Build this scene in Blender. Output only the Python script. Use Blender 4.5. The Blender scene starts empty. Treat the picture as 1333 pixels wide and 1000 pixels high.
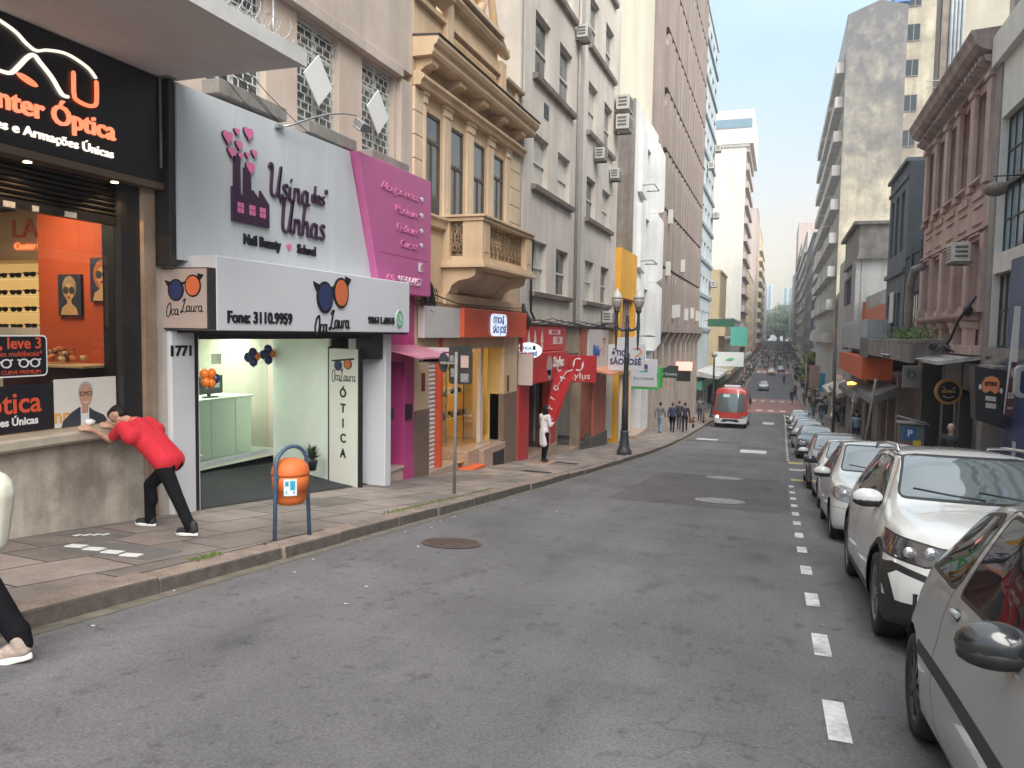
import bpy, bmesh, math, random
from mathutils import Vector, Matrix
from math import sin, cos, pi, radians, sqrt, atan2
R = random.Random(7)
scene = bpy.context.scene
COL = scene.collection

# camera
CAM_H = 1.6
HAZE = .0010
yaw, pitch, roll = radians(19.1), radians(3.85), radians(0.9)
fw = Vector((-sin(yaw)*cos(pitch), cos(yaw)*cos(pitch), -sin(pitch)))
rt = Vector((cos(yaw), sin(yaw), 0)); up = rt.cross(fw)
rt2 = rt*cos(roll) + up*sin(roll); up2 = -rt*sin(roll) + up*cos(roll)
cd = bpy.data.cameras.new('camera'); cam = bpy.data.objects.new('camera', cd); COL.objects.link(cam)
m = Matrix((rt2, up2, -fw)).transposed().to_4x4(); m.translation = (0, 0, CAM_H)
cam.matrix_world = m
cd.sensor_width = 36; cd.lens = 36*1000/1333; cd.clip_end = 5000; cd.clip_start = .05
scene.camera = cam
scene.view_settings.view_transform = 'Standard'
scene.view_settings.look = 'None'
scene.view_settings.exposure = 2.32
scene.view_settings.gamma = 1
scene.cycles.max_bounces = 6
scene.cycles.volume_bounces = 0
scene.cycles.transparent_max_bounces = 8

# world: overcast, thin bright cloud, warm towards the horizon
SUN_EL, SUN_ROT = radians(42), radians(138)
w = bpy.data.worlds.new('World'); scene.world = w; w.use_nodes = True
nt = w.node_tree; N = nt.nodes; Lk = nt.links
N.clear()
out = N.new('ShaderNodeOutputWorld'); bg = N.new('ShaderNodeBackground')
sky = N.new('ShaderNodeTexSky'); sky.sky_type = 'NISHITA'; sky.sun_disc = False
sky.sun_elevation = SUN_EL; sky.sun_rotation = SUN_ROT; sky.dust_density = 2.0; sky.air_density = 1.2
tc = N.new('ShaderNodeTexCoord'); sp = N.new('ShaderNodeSeparateXYZ'); Lk.new(tc.outputs['Generated'], sp.inputs[0])
ramp = N.new('ShaderNodeValToRGB'); Lk.new(sp.outputs['Z'], ramp.inputs[0])
cr = ramp.color_ramp
cr.elements[0].position = 0.0; cr.elements[0].color = (4.6, 3.4, 2.2, 1)
cr.elements[1].position = 1.0; cr.elements[1].color = (9.2, 9.8, 10.2, 1)
e = cr.elements.new(.07); e.color = (4.4, 3.75, 2.9, 1)
e = cr.elements.new(.17); e.color = (3.8, 3.9, 3.9, 1)
e = cr.elements.new(.5); e.color = (4.2, 4.9, 5.3, 1)
e = cr.elements.new(.32); e.color = (2.7, 3.75, 4.4, 1)
mp = N.new('ShaderNodeMapping'); mp.inputs['Scale'].default_value = (2.2, 2.2, 6.0); Lk.new(tc.outputs['Generated'], mp.inputs[0])
nz = N.new('ShaderNodeTexNoise'); nz.inputs['Scale'].default_value = 1.6; nz.inputs['Detail'].default_value = 6; Lk.new(mp.outputs[0], nz.inputs['Vector'])
mr = N.new('ShaderNodeMapRange'); mr.inputs[1].default_value = .35; mr.inputs[2].default_value = .7; mr.inputs[3].default_value = .62; mr.inputs[4].default_value = 1.0
Lk.new(nz.outputs['Fac'], mr.inputs[0])
mx = N.new('ShaderNodeMix'); mx.data_type = 'RGBA'
Lk.new(mr.outputs[0], mx.inputs[0]); Lk.new(sky.outputs[0], mx.inputs[6]); Lk.new(ramp.outputs[0], mx.inputs[7])
Lk.new(mx.outputs[2], bg.inputs[0]); bg.inputs['Strength'].default_value = 0.05
Lk.new(bg.outputs[0], out.inputs[0])
sd = bpy.data.lights.new('sun', 'SUN'); sun = bpy.data.objects.new('sun', sd); COL.objects.link(sun)
sd.energy = 1.5; sd.angle = radians(60); sd.color = (1.0, .96, .9)
sdir = Vector((sin(SUN_ROT)*cos(SUN_EL), cos(SUN_ROT)*cos(SUN_EL), sin(SUN_EL)))
sun.rotation_euler = sdir.to_track_quat('Z', 'Y').to_euler()

# street profile
GY = [-60, 0, 3.7, 8.45, 12.9, 21.8, 30.6, 38, 47.2, 58.5, 80, 105, 135, 175, 300, 450, 900, 3000]
GZ = [6.1, 0, -.41, -.90, -1.38, -2.28, -3.12, -3.70, -4.27, -4.88, -6.0, -6.75, -6.6, -6.3, -3.6, -2.5, -1., -1.]
def g0(y):
    for i in range(len(GY)-1):
        if y <= GY[i+1]:
            t = (y-GY[i])/(GY[i+1]-GY[i]); return GZ[i]+t*(GZ[i+1]-GZ[i])
    return GZ[-1]
def g(y):
    s = 1.2 + max(0, y)*.05
    return (g0(y-s)+g0(y-s/2)+g0(y)+g0(y+s/2)+g0(y+s))/5
KH = .13                                   # kerb height
XL, XR = -6.85, 4.9                        # facade lines
KL, KR = -4.58, 2.72                       # kerb lines
# materials
MATS = {}
def mat(name, col, rough=.6, var=.12, scale=2.5, bump=0., metal=0., spec=.5, streak=0., coat=0., emit=None, est=1., alpha=None, stain=None, stain_amt=0., dist=.01, trans=0., fine=0.):
    if name in MATS: return MATS[name]
    m = bpy.data.materials.new(name); m.use_nodes = True; MATS[name] = m
    nt = m.node_tree; n = nt.nodes; L = nt.links
    b = n['Principled BSDF']; b.inputs['Roughness'].default_value = rough; b.inputs['Metallic'].default_value = metal
    b.inputs['Specular IOR Level'].default_value = spec; b.inputs['Coat Weight'].default_value = coat; b.inputs['Coat Roughness'].default_value = .03
    c4 = (col[0], col[1], col[2], 1)
    m.diffuse_color = c4
    if trans: b.inputs['Transmission Weight'].default_value = trans; b.inputs['IOR'].default_value = 1.45
    if emit:
        b.inputs['Emission Color'].default_value = (*emit, 1); b.inputs['Emission Strength'].default_value = est
    if var == 0 and not bump and not streak and not stain:
        b.inputs['Base Color'].default_value = c4; return m
    tc = n.new('ShaderNodeTexCoord')
    nz = n.new('ShaderNodeTexNoise'); nz.inputs['Scale'].default_value = scale; nz.inputs['Detail'].default_value = 7; nz.inputs['Roughness'].default_value = .62
    L.new(tc.outputs['Object'], nz.inputs['Vector'])
    mr = n.new('ShaderNodeMapRange'); mr.inputs[1].default_value = .3; mr.inputs[2].default_value = .7
    mr.inputs[3].default_value = 1-var; mr.inputs[4].default_value = 1+var; L.new(nz.outputs['Fac'], mr.inputs[0])
    mul = n.new('ShaderNodeVectorMath'); mul.operation = 'SCALE'; mul.inputs[0].default_value = col
    L.new(mr.outputs[0], mul.inputs['Scale']); cur = mul.outputs[0]
    if streak:
        mp = n.new('ShaderNodeMapping'); mp.inputs['Scale'].default_value = (1.5, 1.5, .10); L.new(tc.outputs['Object'], mp.inputs[0])
        n2 = n.new('ShaderNodeTexNoise'); n2.inputs['Scale'].default_value = 1.0; n2.inputs['Detail'].default_value = 8; n2.inputs['Roughness'].default_value = .65; L.new(mp.outputs[0], n2.inputs['Vector'])
        m2 = n.new('ShaderNodeMapRange'); m2.inputs[1].default_value = .40; m2.inputs[2].default_value = .68; m2.inputs[3].default_value = 1; m2.inputs[4].default_value = 1-streak; L.new(n2.outputs['Fac'], m2.inputs[0])
        s2 = n.new('ShaderNodeVectorMath'); s2.operation = 'SCALE'; L.new(cur, s2.inputs[0]); L.new(m2.outputs[0], s2.inputs['Scale']); cur = s2.outputs[0]
    if stain:
        n3 = n.new('ShaderNodeTexNoise'); n3.inputs['Scale'].default_value = scale*.32; n3.inputs['Detail'].default_value = 9; n3.inputs['Roughness'].default_value = .7; L.new(tc.outputs['Object'], n3.inputs['Vector'])
        m3 = n.new('ShaderNodeMapRange'); m3.inputs[1].default_value = .48; m3.inputs[2].default_value = .64; m3.inputs[3].default_value = 0; m3.inputs[4].default_value = stain_amt; L.new(n3.outputs['Fac'], m3.inputs[0])
        mxn = n.new('ShaderNodeMix'); mxn.data_type = 'RGBA'; L.new(m3.outputs[0], mxn.inputs[0]); L.new(cur, mxn.inputs[6]); mxn.inputs[7].default_value = (*stain, 1); cur = mxn.outputs[2]
    if fine:
        n4 = n.new('ShaderNodeTexNoise'); n4.inputs['Scale'].default_value = 55; n4.inputs['Detail'].default_value = 3; L.new(tc.outputs['Object'], n4.inputs['Vector'])
        m4 = n.new('ShaderNodeMapRange'); m4.inputs[1].default_value = .3; m4.inputs[2].default_value = .7; m4.inputs[3].default_value = 1-fine; m4.inputs[4].default_value = 1+fine; L.new(n4.outputs['Fac'], m4.inputs[0])
        s4 = n.new('ShaderNodeVectorMath'); s4.operation = 'SCALE'; L.new(cur, s4.inputs[0]); L.new(m4.outputs[0], s4.inputs['Scale']); cur = s4.outputs[0]
    L.new(cur, b.inputs['Base Color'])
    if bump:
        n5 = n.new('ShaderNodeTexNoise'); n5.inputs['Scale'].default_value = scale*9; n5.inputs['Detail'].default_value = 5; L.new(tc.outputs['Object'], n5.inputs['Vector'])
        bp = n.new('ShaderNodeBump'); bp.inputs['Strength'].default_value = bump; bp.inputs['Distance'].default_value = dist; L.new(n5.outputs['Fac'], bp.inputs['Height']); L.new(bp.outputs[0], b.inputs['Normal'])
    return m

def glow(name, col, st): return mat(name, (.8, .8, .8), var=0, emit=col, est=st)

# frames: u along the street (+Y), v up, w out of the facade
def FL(X=XL): return lambda u, v, w: (X+w, u, v)
def FR(X=XR): return lambda u, v, w: (X-w, u, v)
def FC(Y): return lambda u, v, w: (u, Y-w, v)          # plane facing the camera, u = X
W = lambda u, v, w: (u, v, w)
ROT = {'L': Matrix(((0, 0, 1), (1, 0, 0), (0, 1, 0))), 'R': Matrix(((0, 0, -1), (-1, 0, 0), (0, 1, 0))), 'C': Matrix(((1, 0, 0), (0, 0, -1), (0, 1, 0)))}

class MB:
    def __init__(s, f=W): s.v = []; s.f = []; s.m = []; s.fr = f; s.sm = []
    def V(s, p): s.v.append(s.fr(*p)); return len(s.v)-1
    def face(s, pts, m=0, sm=False):
        i = [s.V(p) for p in pts]; s.f.append(i); s.m.append(m); s.sm.append(sm)
    def box(s, u0, u1, v0, v1, w0, w1, m=0):
        b = len(s.v)
        for p in ((u0, v0, w0), (u1, v0, w0), (u1, v1, w0), (u0, v1, w0), (u0, v0, w1), (u1, v0, w1), (u1, v1, w1), (u0, v1, w1)): s.V(p)
        for q in ((3, 2, 1, 0), (4, 5, 6, 7), (0, 1, 5, 4), (1, 2, 6, 5), (2, 3, 7, 6), (3, 0, 4, 7)):
            s.f.append([b+k for k in q]); s.m.append(m); s.sm.append(False)
    def prism(s, poly, w0, w1, m=0, ms=None):
        n = len(poly); a = [s.V((p[0], p[1], w0)) for p in poly]; b = [s.V((p[0], p[1], w1)) for p in poly]
        s.f.append(a[::-1]); s.m.append(m); s.sm.append(False)
        s.f.append(b); s.m.append(m); s.sm.append(False)
        for i in range(n):
            j = (i+1) % n; s.f.append([a[i], a[j], b[j], b[i]]); s.m.append(m if ms is None else ms); s.sm.append(False)
    def prof(s, poly, u0, u1, m=0):            # profile in (w, v) swept along u
        n = len(poly); a = [s.V((u0, p[1], p[0])) for p in poly]; b = [s.V((u1, p[1], p[0])) for p in poly]
        s.f.append(a); s.m.append(m); s.sm.append(False); s.f.append(b[::-1]); s.m.append(m); s.sm.append(False)
        for i in range(n):
            j = (i+1) % n; s.f.append([a[i], b[i], b[j], a[j]]); s.m.append(m); s.sm.append(False)
    def tube(s, pts, r, seg=8, m=0, cap=True):
        P = [Vector(p) for p in pts]; n = len(P); rr = r if isinstance(r, (list, tuple)) else [r]*n
        rings = []; nrm = None
        for i in range(n):
            t = (P[min(i+1, n-1)]-P[max(i-1, 0)])
            if t.length < 1e-9: t = Vector((0, 0, 1))
            t.normalize()
            if nrm is None:
                a = Vector((0, 0, 1)) if abs(t.z) < .9 else Vector((1, 0, 0)); nrm = t.cross(a).normalized()
            else:
                nrm = (nrm - t*nrm.dot(t))
                if nrm.length < 1e-6: nrm = t.orthogonal()
                nrm.normalize()
            bn = t.cross(nrm)
            rings.append([s.V(P[i]+(nrm*cos(2*pi*k/seg)+bn*sin(2*pi*k/seg))*rr[i]) for k in range(seg)])
        for i in range(n-1):
            for k in range(seg):
                l = (k+1) % seg; s.f.append([rings[i][k], rings[i][l], rings[i+1][l], rings[i+1][k]]); s.m.append(m); s.sm.append(True)
        if cap:
            s.f.append(rings[0][::-1]); s.m.append(m); s.sm.append(False); s.f.append(rings[-1]); s.m.append(m); s.sm.append(False)
    def lathe(s, prof, c=(0, 0, 0), seg=16, m=0, axis='z', sq=1., cap=True):
        rings = []
        for (r, h) in prof:
            ring = []
            for k in range(seg):
                a = 2*pi*k/seg
                if axis == 'z': p = (c[0]+r*cos(a), c[1]+r*sin(a)*sq, c[2]+h)
                elif axis == 'y': p = (c[0]+r*cos(a), c[1]+h, c[2]+r*sin(a)*sq)
                else: p = (c[0]+h, c[1]+r*cos(a), c[2]+r*sin(a)*sq)
                ring.append(s.V(p))
            rings.append(ring)
        for i in range(len(rings)-1):
            for k in range(seg):
                l = (k+1) % seg; s.f.append([rings[i][k], rings[i][l], rings[i+1][l], rings[i+1][k]]); s.m.append(m); s.sm.append(True)
        if cap: s.f.append(rings[0][::-1]); s.m.append(m); s.sm.append(False); s.f.append(rings[-1]); s.m.append(m); s.sm.append(False)
    def ball(s, c, r, seg=12, rg=8, m=0):
        r = r if isinstance(r, (tuple, list)) else (r, r, r); rings = []
        for i in range(1, rg):
            t = pi*i/rg; rings.append([s.V((c[0]+r[0]*sin(t)*cos(2*pi*k/seg), c[1]+r[1]*sin(t)*sin(2*pi*k/seg), c[2]+r[2]*cos(t))) for k in range(seg)])
        for i in range(len(rings)-1):
            for k in range(seg):
                l = (k+1) % seg; s.f.append([rings[i][k], rings[i+1][k], rings[i+1][l], rings[i][l]]); s.m.append(m); s.sm.append(True)
        s.f.append(rings[0]); s.m.append(m); s.sm.append(True); s.f.append(rings[-1][::-1]); s.m.append(m); s.sm.append(True)
    def holes(s, u0, u1, v0, v1, hs, w=0, d=.18, m=0, mr=None):
        us = sorted(set([u0, u1]+[x for h in hs for x in h[:2] if u0 < x < u1])); vs = sorted(set([v0, v1]+[x for h in hs for x in h[2:4] if v0 < x < v1]))
        for a, b in zip(us, us[1:]):
            for c, e in zip(vs, vs[1:]):
                cu, cv = (a+b)/2, (c+e)/2
                if any(h[0] < cu < h[1] and h[2] < cv < h[3] for h in hs): continue
                s.face([(a, c, w), (b, c, w), (b, e, w), (a, e, w)], m)
        mr = m if mr is None else mr
        for h in hs:
            a, b, c, e = h[:4]
            s.face([(a, c, w), (a, e, w), (a, e, w-d), (a, c, w-d)], mr); s.face([(b, c, w), (b, e, w), (b, e, w-d), (b, c, w-d)], mr)
            s.face([(a, c, w), (b, c, w), (b, c, w-d), (a, c, w-d)], mr); s.face([(a, e, w), (b, e, w), (b, e, w-d), (a, e, w-d)], mr)
    def mesh(s, name, mats, recalc=True, smooth=False):
        me = bpy.data.meshes.new(name); me.from_pydata(s.v, [], s.f)
        for q in mats: me.materials.append(q)
        me.polygons.foreach_set('material_index', s.m)
        me.polygons.foreach_set('use_smooth', [True]*len(s.f) if smooth else s.sm)
        me.update()
        if recalc:
            bm = bmesh.new(); bm.from_mesh(me); bmesh.ops.recalc_face_normals(bm, faces=bm.faces); bm.to_mesh(me); bm.free()
        return me

def link(name, me, parent=None, loc=(0, 0, 0), rot=None):
    o = bpy.data.objects.new(name, me); COL.objects.link(o)
    if rot is not None: o.rotation_mode = 'QUATERNION'; o.rotation_quaternion = rot.to_quaternion()
    if parent is not None: o.parent = parent
    o.location = loc
    return o
def world_of(p):
    v = Vector((0, 0, 0))
    while p is not None: v += p.location; p = p.parent
    return v
def tag(o, label=None, cat=None, group=None, kind=None):
    if label: o['label'] = label
    if cat: o['category'] = cat
    if group: o['group'] = group
    if kind: o['kind'] = kind
    return o
def thing(name, label, cat, loc, group=None):
    o = bpy.data.objects.new(name, None); COL.objects.link(o); o.location = loc; o.empty_display_size = .2
    return tag(o, label, cat, group)
def part(name, mb, mats, parent, smooth=False, bevel=0, label=None):
    """mesh in world coordinates, child of parent"""
    me = mb.mesh(name, mats if isinstance(mats, (list, tuple)) else [mats], smooth=smooth)
    off = world_of(parent)
    me.transform(Matrix.Translation(-off))
    o = link(name, me, parent)
    if bevel:
        b = o.modifiers.new('bevel', 'BEVEL'); b.width = bevel; b.segments = 2; b.limit_method = 'ANGLE'
    if label: o['label'] = label
    return o
def split(name, mb, mats, parent, bevel=0, gap=.015):
    n = len(mb.v); pa = list(range(n))
    def fd(i):
        while pa[i] != i: pa[i] = pa[pa[i]]; i = pa[i]
        return i
    for f in mb.f:
        for i in f[1:]: pa[fd(i)] = fd(f[0])
    G_ = {}
    for k, f in enumerate(mb.f): G_.setdefault(fd(f[0]), []).append(k)
    L_ = []
    for fs in G_.values():
        vs = [mb.v[i] for k in fs for i in mb.f[k]]; L_.append([fs, [min(v[a] for v in vs) for a in range(3)], [max(v[a] for v in vs) for a in range(3)]])
    ch = True
    while ch:
        ch = False
        for i in range(len(L_)):
            for j in range(i+1, len(L_)):
                A, B = L_[i], L_[j]
                if all(A[1][a] <= B[2][a]+gap and B[1][a] <= A[2][a]+gap for a in range(3)):
                    A[0] += B[0]; A[1] = [min(A[1][a], B[1][a]) for a in range(3)]; A[2] = [max(A[2][a], B[2][a]) for a in range(3)]; L_.pop(j); ch = True; break
            if ch: break
    for fs, _, _ in L_:
        q = MB(); ix = {}
        for k in fs:
            for i in mb.f[k]:
                if i not in ix: ix[i] = len(q.v); q.v.append(mb.v[i])
            q.f.append([ix[i] for i in mb.f[k]]); q.m.append(mb.m[k]); q.sm.append(mb.sm[k])
        part(name, q, mats, parent, bevel=bevel)
def solo(name, mb, mats, label, cat, group=None, kind=None, smooth=False, bevel=0, origin=None):
    me = mb.mesh(name, mats if isinstance(mats, (list, tuple)) else [mats], smooth=smooth)
    xs = [v.co for v in me.vertices]
    c = Vector(((min(v.x for v in xs)+max(v.x for v in xs))/2, (min(v.y for v in xs)+max(v.y for v in xs))/2, min(v.z for v in xs))) if origin is None else Vector(origin)
    me.transform(Matrix.Translation(-c)); o = link(name, me, None, c)
    if bevel:
        b = o.modifiers.new('bevel', 'BEVEL'); b.width = bevel; b.segments = 2; b.limit_method = 'ANGLE'
    return tag(o, label, cat, group, kind)
def struct(name, mb, mats, smooth=False):
    o = link(name, mb.mesh(name, mats if isinstance(mats, (list, tuple)) else [mats], smooth=smooth)); o['kind'] = 'structure'; return o
def copy_tree(o, parent=None):
    c = o.copy(); COL.objects.link(c)
    if parent is not None: c.parent = parent
    for ch in list(o.children): copy_tree(ch, c)
    return c

# lettering
def text_mesh(txt, size, ext=.01, align='CENTER', shear=0., bold=0., sx=1., spacing=1., lines=1.):
    c = bpy.data.curves.new('lettering', 'FONT'); c.body = txt; c.size = size; c.extrude = ext; c.align_x = align; c.align_y = 'CENTER'
    c.shear = shear; c.offset = bold; c.space_character = spacing; c.space_line = lines; c.resolution_u = 3
    o = bpy.data.objects.new('lettering', c); COL.objects.link(o)
    dg = bpy.context.evaluated_depsgraph_get(); dg.update()
    me = bpy.data.meshes.new_from_object(o.evaluated_get(dg)); bpy.data.objects.remove(o); bpy.data.curves.remove(c)
    if sx != 1: me.transform(Matrix.Diagonal((sx, 1, 1, 1)))
    return me
def text(parent, txt, size, pos, side, m, ext=.01, name='lettering', align='CENTER', tilt=0, width=None, **k):
    me = text_mesh(txt, size, ext, align, **k); me.materials.append(m)
    if width:
        xs = [v.co.x for v in me.vertices]; w = max(xs)-min(xs); me.transform(Matrix.Diagonal((width/w, 1, 1, 1)))
    r = ROT[side] if not tilt else ROT[side] @ Matrix.Rotation(tilt, 3, 'Z')
    return link(name, me, parent, Vector(pos)-world_of(parent), r)
def stroke_mesh(strokes, wd, ext=.008, contrast=.35):
    """pen lettering: smooth ribbons through points, thicker on the downstroke"""
    mb = MB()
    for st in strokes:
        P = [Vector((p[0], p[1], 0)) for p in st]; Q = []
        if len(P) > 2:
            for i in range(len(P)-1):
                a = P[max(i-1, 0)]; b = P[i]; c = P[i+1]; d = P[min(i+2, len(P)-1)]
                for k in range(6):
                    t = k/6; Q.append(.5*((2*b)+(c-a)*t+(2*a-5*b+4*c-d)*t*t+(3*b-a-3*c+d)*t**3))
            Q.append(P[-1])
        else: Q = P
        n = len(Q); Lf = []; Rt = []
        for i in range(n):
            t = (Q[min(i+1, n-1)]-Q[max(i-1, 0)])
            if t.length < 1e-9: t = Vector((1, 0, 0))
            t.normalize(); nn = Vector((-t.y, t.x, 0)); ww = wd*(1-contrast+contrast*abs(t.y))*.5*(1 if 0 < i < n-1 else .5)
            Lf.append(Q[i]+nn*ww); Rt.append(Q[i]-nn*ww)
        for i in range(n-1):
            a, b, c, d = Lf[i], Lf[i+1], Rt[i+1], Rt[i]
            lo = [mb.V((p.x, p.y, 0)) for p in (a, b, c, d)]; hi = [mb.V((p.x, p.y, ext)) for p in (a, b, c, d)]
            for q in ((hi[0], hi[1], hi[2], hi[3]), (lo[0], lo[1], hi[1], hi[0]), (lo[3], lo[2], hi[2], hi[3]), (lo[0], hi[0], hi[3], lo[3]), (lo[1], hi[1], hi[2], lo[2])):
                mb.f.append(list(q)); mb.m.append(0); mb.sm.append(False)
    return mb
CUR = {
 'U': ([[(0, .85), (.06, 1.0), (.16, .9), (.14, .5), (.16, .12), (.3, 0), (.46, .15), (.54, .6), (.6, 1.0)], [(.6, 1.0), (.54, .5), (.54, .12), (.64, 0), (.74, .14)]], .72),
 's': ([[(.30, .40), (.17, .48), (.06, .37), (.17, .25), (.27, .12), (.15, 0), (0, .08)]], .38),
 'i': ([[(.03, .45), (.03, .08), (.10, .0), (.20, .06)], [(.05, .62), (.10, .72)]], .25),
 'n': ([[(.02, .46), (.02, 0)], [(.02, .28), (.12, .44), (.24, .42), (.27, .25), (.27, .06), (.34, .0), (.42, .06)]], .45),
 'a': ([[(.30, .36), (.17, .46), (.04, .34), (.03, .12), (.13, 0), (.26, .08), (.30, .3)], [(.31, .46), (.31, .06), (.38, 0), (.46, .06)]], .49),
 'd': ([[(.30, .36), (.17, .46), (.04, .34), (.03, .12), (.13, 0), (.26, .08), (.30, .3)], [(.36, .95), (.31, .4), (.31, .06), (.38, 0), (.46, .06)]], .49),
 'h': ([[(.08, .98), (.02, .5), (.02, 0)], [(.02, .28), (.12, .44), (.24, .42), (.27, .25), (.27, .06), (.34, .0), (.42, .06)]], .45),
 'O': ([[(.3, .92), (.1, .75), (0, .3), (.08, -.08), (.24, -.14), (.38, .2), (.40, .65), (.3, .92), (.16, .8)]], .46),
 'c': ([[(.3, .38), (.18, .45), (.04, .3), (.05, .06), (.18, 0), (.34, .12)]], .34),
 'L': ([[(.1, .75), (.3, 1.0), (.42, .9)], [(.34, .95), (.2, .3), (.06, -.1), (0, .0), (.14, .06), (.4, -.05), (.6, .1)]], .55),
 'u': ([[(.03, .45), (.03, .12), (.12, 0), (.25, .1), (.28, .4)], [(.28, .45), (.28, .06), (.36, 0), (.44, .06)]], .46),
 'r': ([[(.03, .46), (.03, 0)], [(.03, .3), (.12, .44), (.26, .42)]], .30),
 ' ': ([], .3)}
def cursive(parent, txt, size, pos, side, m, wd=.05, ext=.01, name='lettering', gap=.0, slope=0.):
    st = []; x = 0
    for ch in txt:
        s, adv = CUR[ch]
        for q in s: st.append([((x+p[0]+p[1]*slope)*size, p[1]*size) for p in q])
        x += adv+gap
    mb = stroke_mesh(st, wd*size, ext); me = mb.mesh(name, [m], recalc=False)
    return link(name, me, parent, Vector(pos)-world_of(parent), ROT[side])
def flat(parent, name, polys, pos, side, m, ext=.006, z0=0.):
    mb = MB()
    for p in polys: mb.prism(p, z0, z0+ext)
    return link(name, mb.mesh(name, [m]), parent, Vector(pos)-world_of(parent), ROT[side])
def circ(cx, cy, rx, ry=None, n=24, a0=0, a1=2*pi):
    ry = rx if ry is None else ry
    return [(cx+rx*cos(a0+(a1-a0)*k/n), cy+ry*sin(a0+(a1-a0)*k/n)) for k in range(n)]
def heart(cx, cy, s):
    return [(cx+s*.0625*16*sin(t)**3, cy+s*.0625*(13*cos(t)-5*cos(2*t)-2*cos(3*t)-cos(4*t))) for t in [2*pi*k/26 for k in range(26)]]

# windows
WMESH = {}
def win_meshes(style, w, h, depth=.06, mats=None):
    key = (style, round(w, 2), round(h, 2), mats)
    if key in WMESH: return WMESH[key]
    w, h = round(w, 2), round(h, 2)
    f = MB(); p = MB(); fr = .055
    f.box(-w/2, -w/2+fr, 0, h, 0, depth); f.box(w/2-fr, w/2, 0, h, 0, depth); f.box(-w/2+fr, w/2-fr, 0, fr, 0, depth); f.box(-w/2+fr, w/2-fr, h-fr, h, 0, depth)
    if style == 'sash':
        f.box(-w/2+fr, w/2-fr, h*.47, h*.47+.06, .005, depth+.02)
    elif style == 'sash2':
        f.box(-.03, .03, fr, h-fr, 0, depth-.003); f.box(-w/2+fr, -.03, h*.5, h*.5+.05, .005, depth+.012); f.box(.03, w/2-fr, h*.5, h*.5+.05, .005, depth+.012)
    elif style == 'grid':
        nx = max(2, round(w/.55)); nv = max(2, round(h/.8))
        for i in range(1, nx): x = -w/2+w*i/nx; f.box(x-.02, x+.02, fr, h-fr, 0, depth-.004)
        for j in range(1, nv): y = h*j/nv; f.box(-w/2+fr, w/2-fr, y-.02, y+.02, .004, depth-.008)
    elif style == 'tall':
        f.box(-w/2+fr, w/2-fr, h*.72, h*.72+.07, 0, depth-.004); f.box(-.025, .025, fr, h*.72, 0, depth-.008)
    elif style == 'wide':
        f.box(-.03, .03, fr, h-fr, 0, depth-.004)
    elif style == 'brick':            # white security lattice in a brick bond
        n = int(h/.115)
        for j in range(1, n):
            y = h*j/n; f.box(-w/2+fr, w/2-fr, y-.008, y+.008, .075, .09)
            for i in range(0, int(w/.2)+1):
                x = -w/2+(i+.5*(j % 2))*.2
                if abs(x) < w/2-fr: f.box(x-.007, x+.007, y, y+h/n, .078, .088)
        f.box(-.03, .03, fr, h-fr, 0, .06); f.box(-w/2+fr, w/2-fr, h*.72, h*.72+.05, 0, .064)
    p.box(-w/2+fr*.6, w/2-fr*.6, fr*.6, h-fr*.6, .012, .03)
    WMESH[key] = (f, p, {})
    return WMESH[key]
def window(root, side, X, hole, style, fm, pm, depth=.18, sill=None, sillm=None, simple=False):
    a, b, c, e = hole; wd, h = b-a, e-c
    f, p, cache = win_meshes(style, wd, h)
    fk = ('f', fm.name); pk = ('p', pm.name)
    if fk not in cache: cache[fk] = f.mesh('window', [fm])
    if pk not in cache: cache[pk] = p.mesh('pane', [pm])
    fn = {'L': FL, 'R': FR, 'C': FC}[side](X)
    pos = Vector(fn((a+b)/2, c, -depth))
    o = link('window', cache[fk], root, pos-world_of(root), ROT[side])
    q = link('pane', cache[pk], o, (0, 0, 0))
    if sill:
        sk = ('s', round(wd, 2), round(sill, 2), sillm.name)
        if sk not in cache:
            s = MB(); s.box(-wd/2-.08, wd/2+.08, -.1, -.003, 0, depth+sill); cache[sk] = s.mesh('window_sill', [sillm])
        link('window_sill', cache[sk], o, (0, 0, 0))
    return o

G = {}
G['dark'] = mat('dark glass', (.03, .037, .04), rough=.04, var=.1, scale=1, spec=.9)
G['mid'] = mat('grey glass', (.10, .115, .12), rough=.06, var=.25, scale=1.2, spec=.9)
G['light'] = mat('curtained glass', (.42, .42, .40), rough=.5, var=.15, scale=3, streak=.3, coat=1)
G['blind'] = mat('blind behind glass', (.55, .52, .46), rough=.5, var=.1, scale=3, coat=.6)
G['blue'] = mat('blue glass', (.16, .25, .32), rough=.05, var=.15, scale=.8, spec=.9)
def anyglass(k=('dark', 'mid', 'mid', 'light', 'blind')): return G[R.choice(k)]
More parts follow.
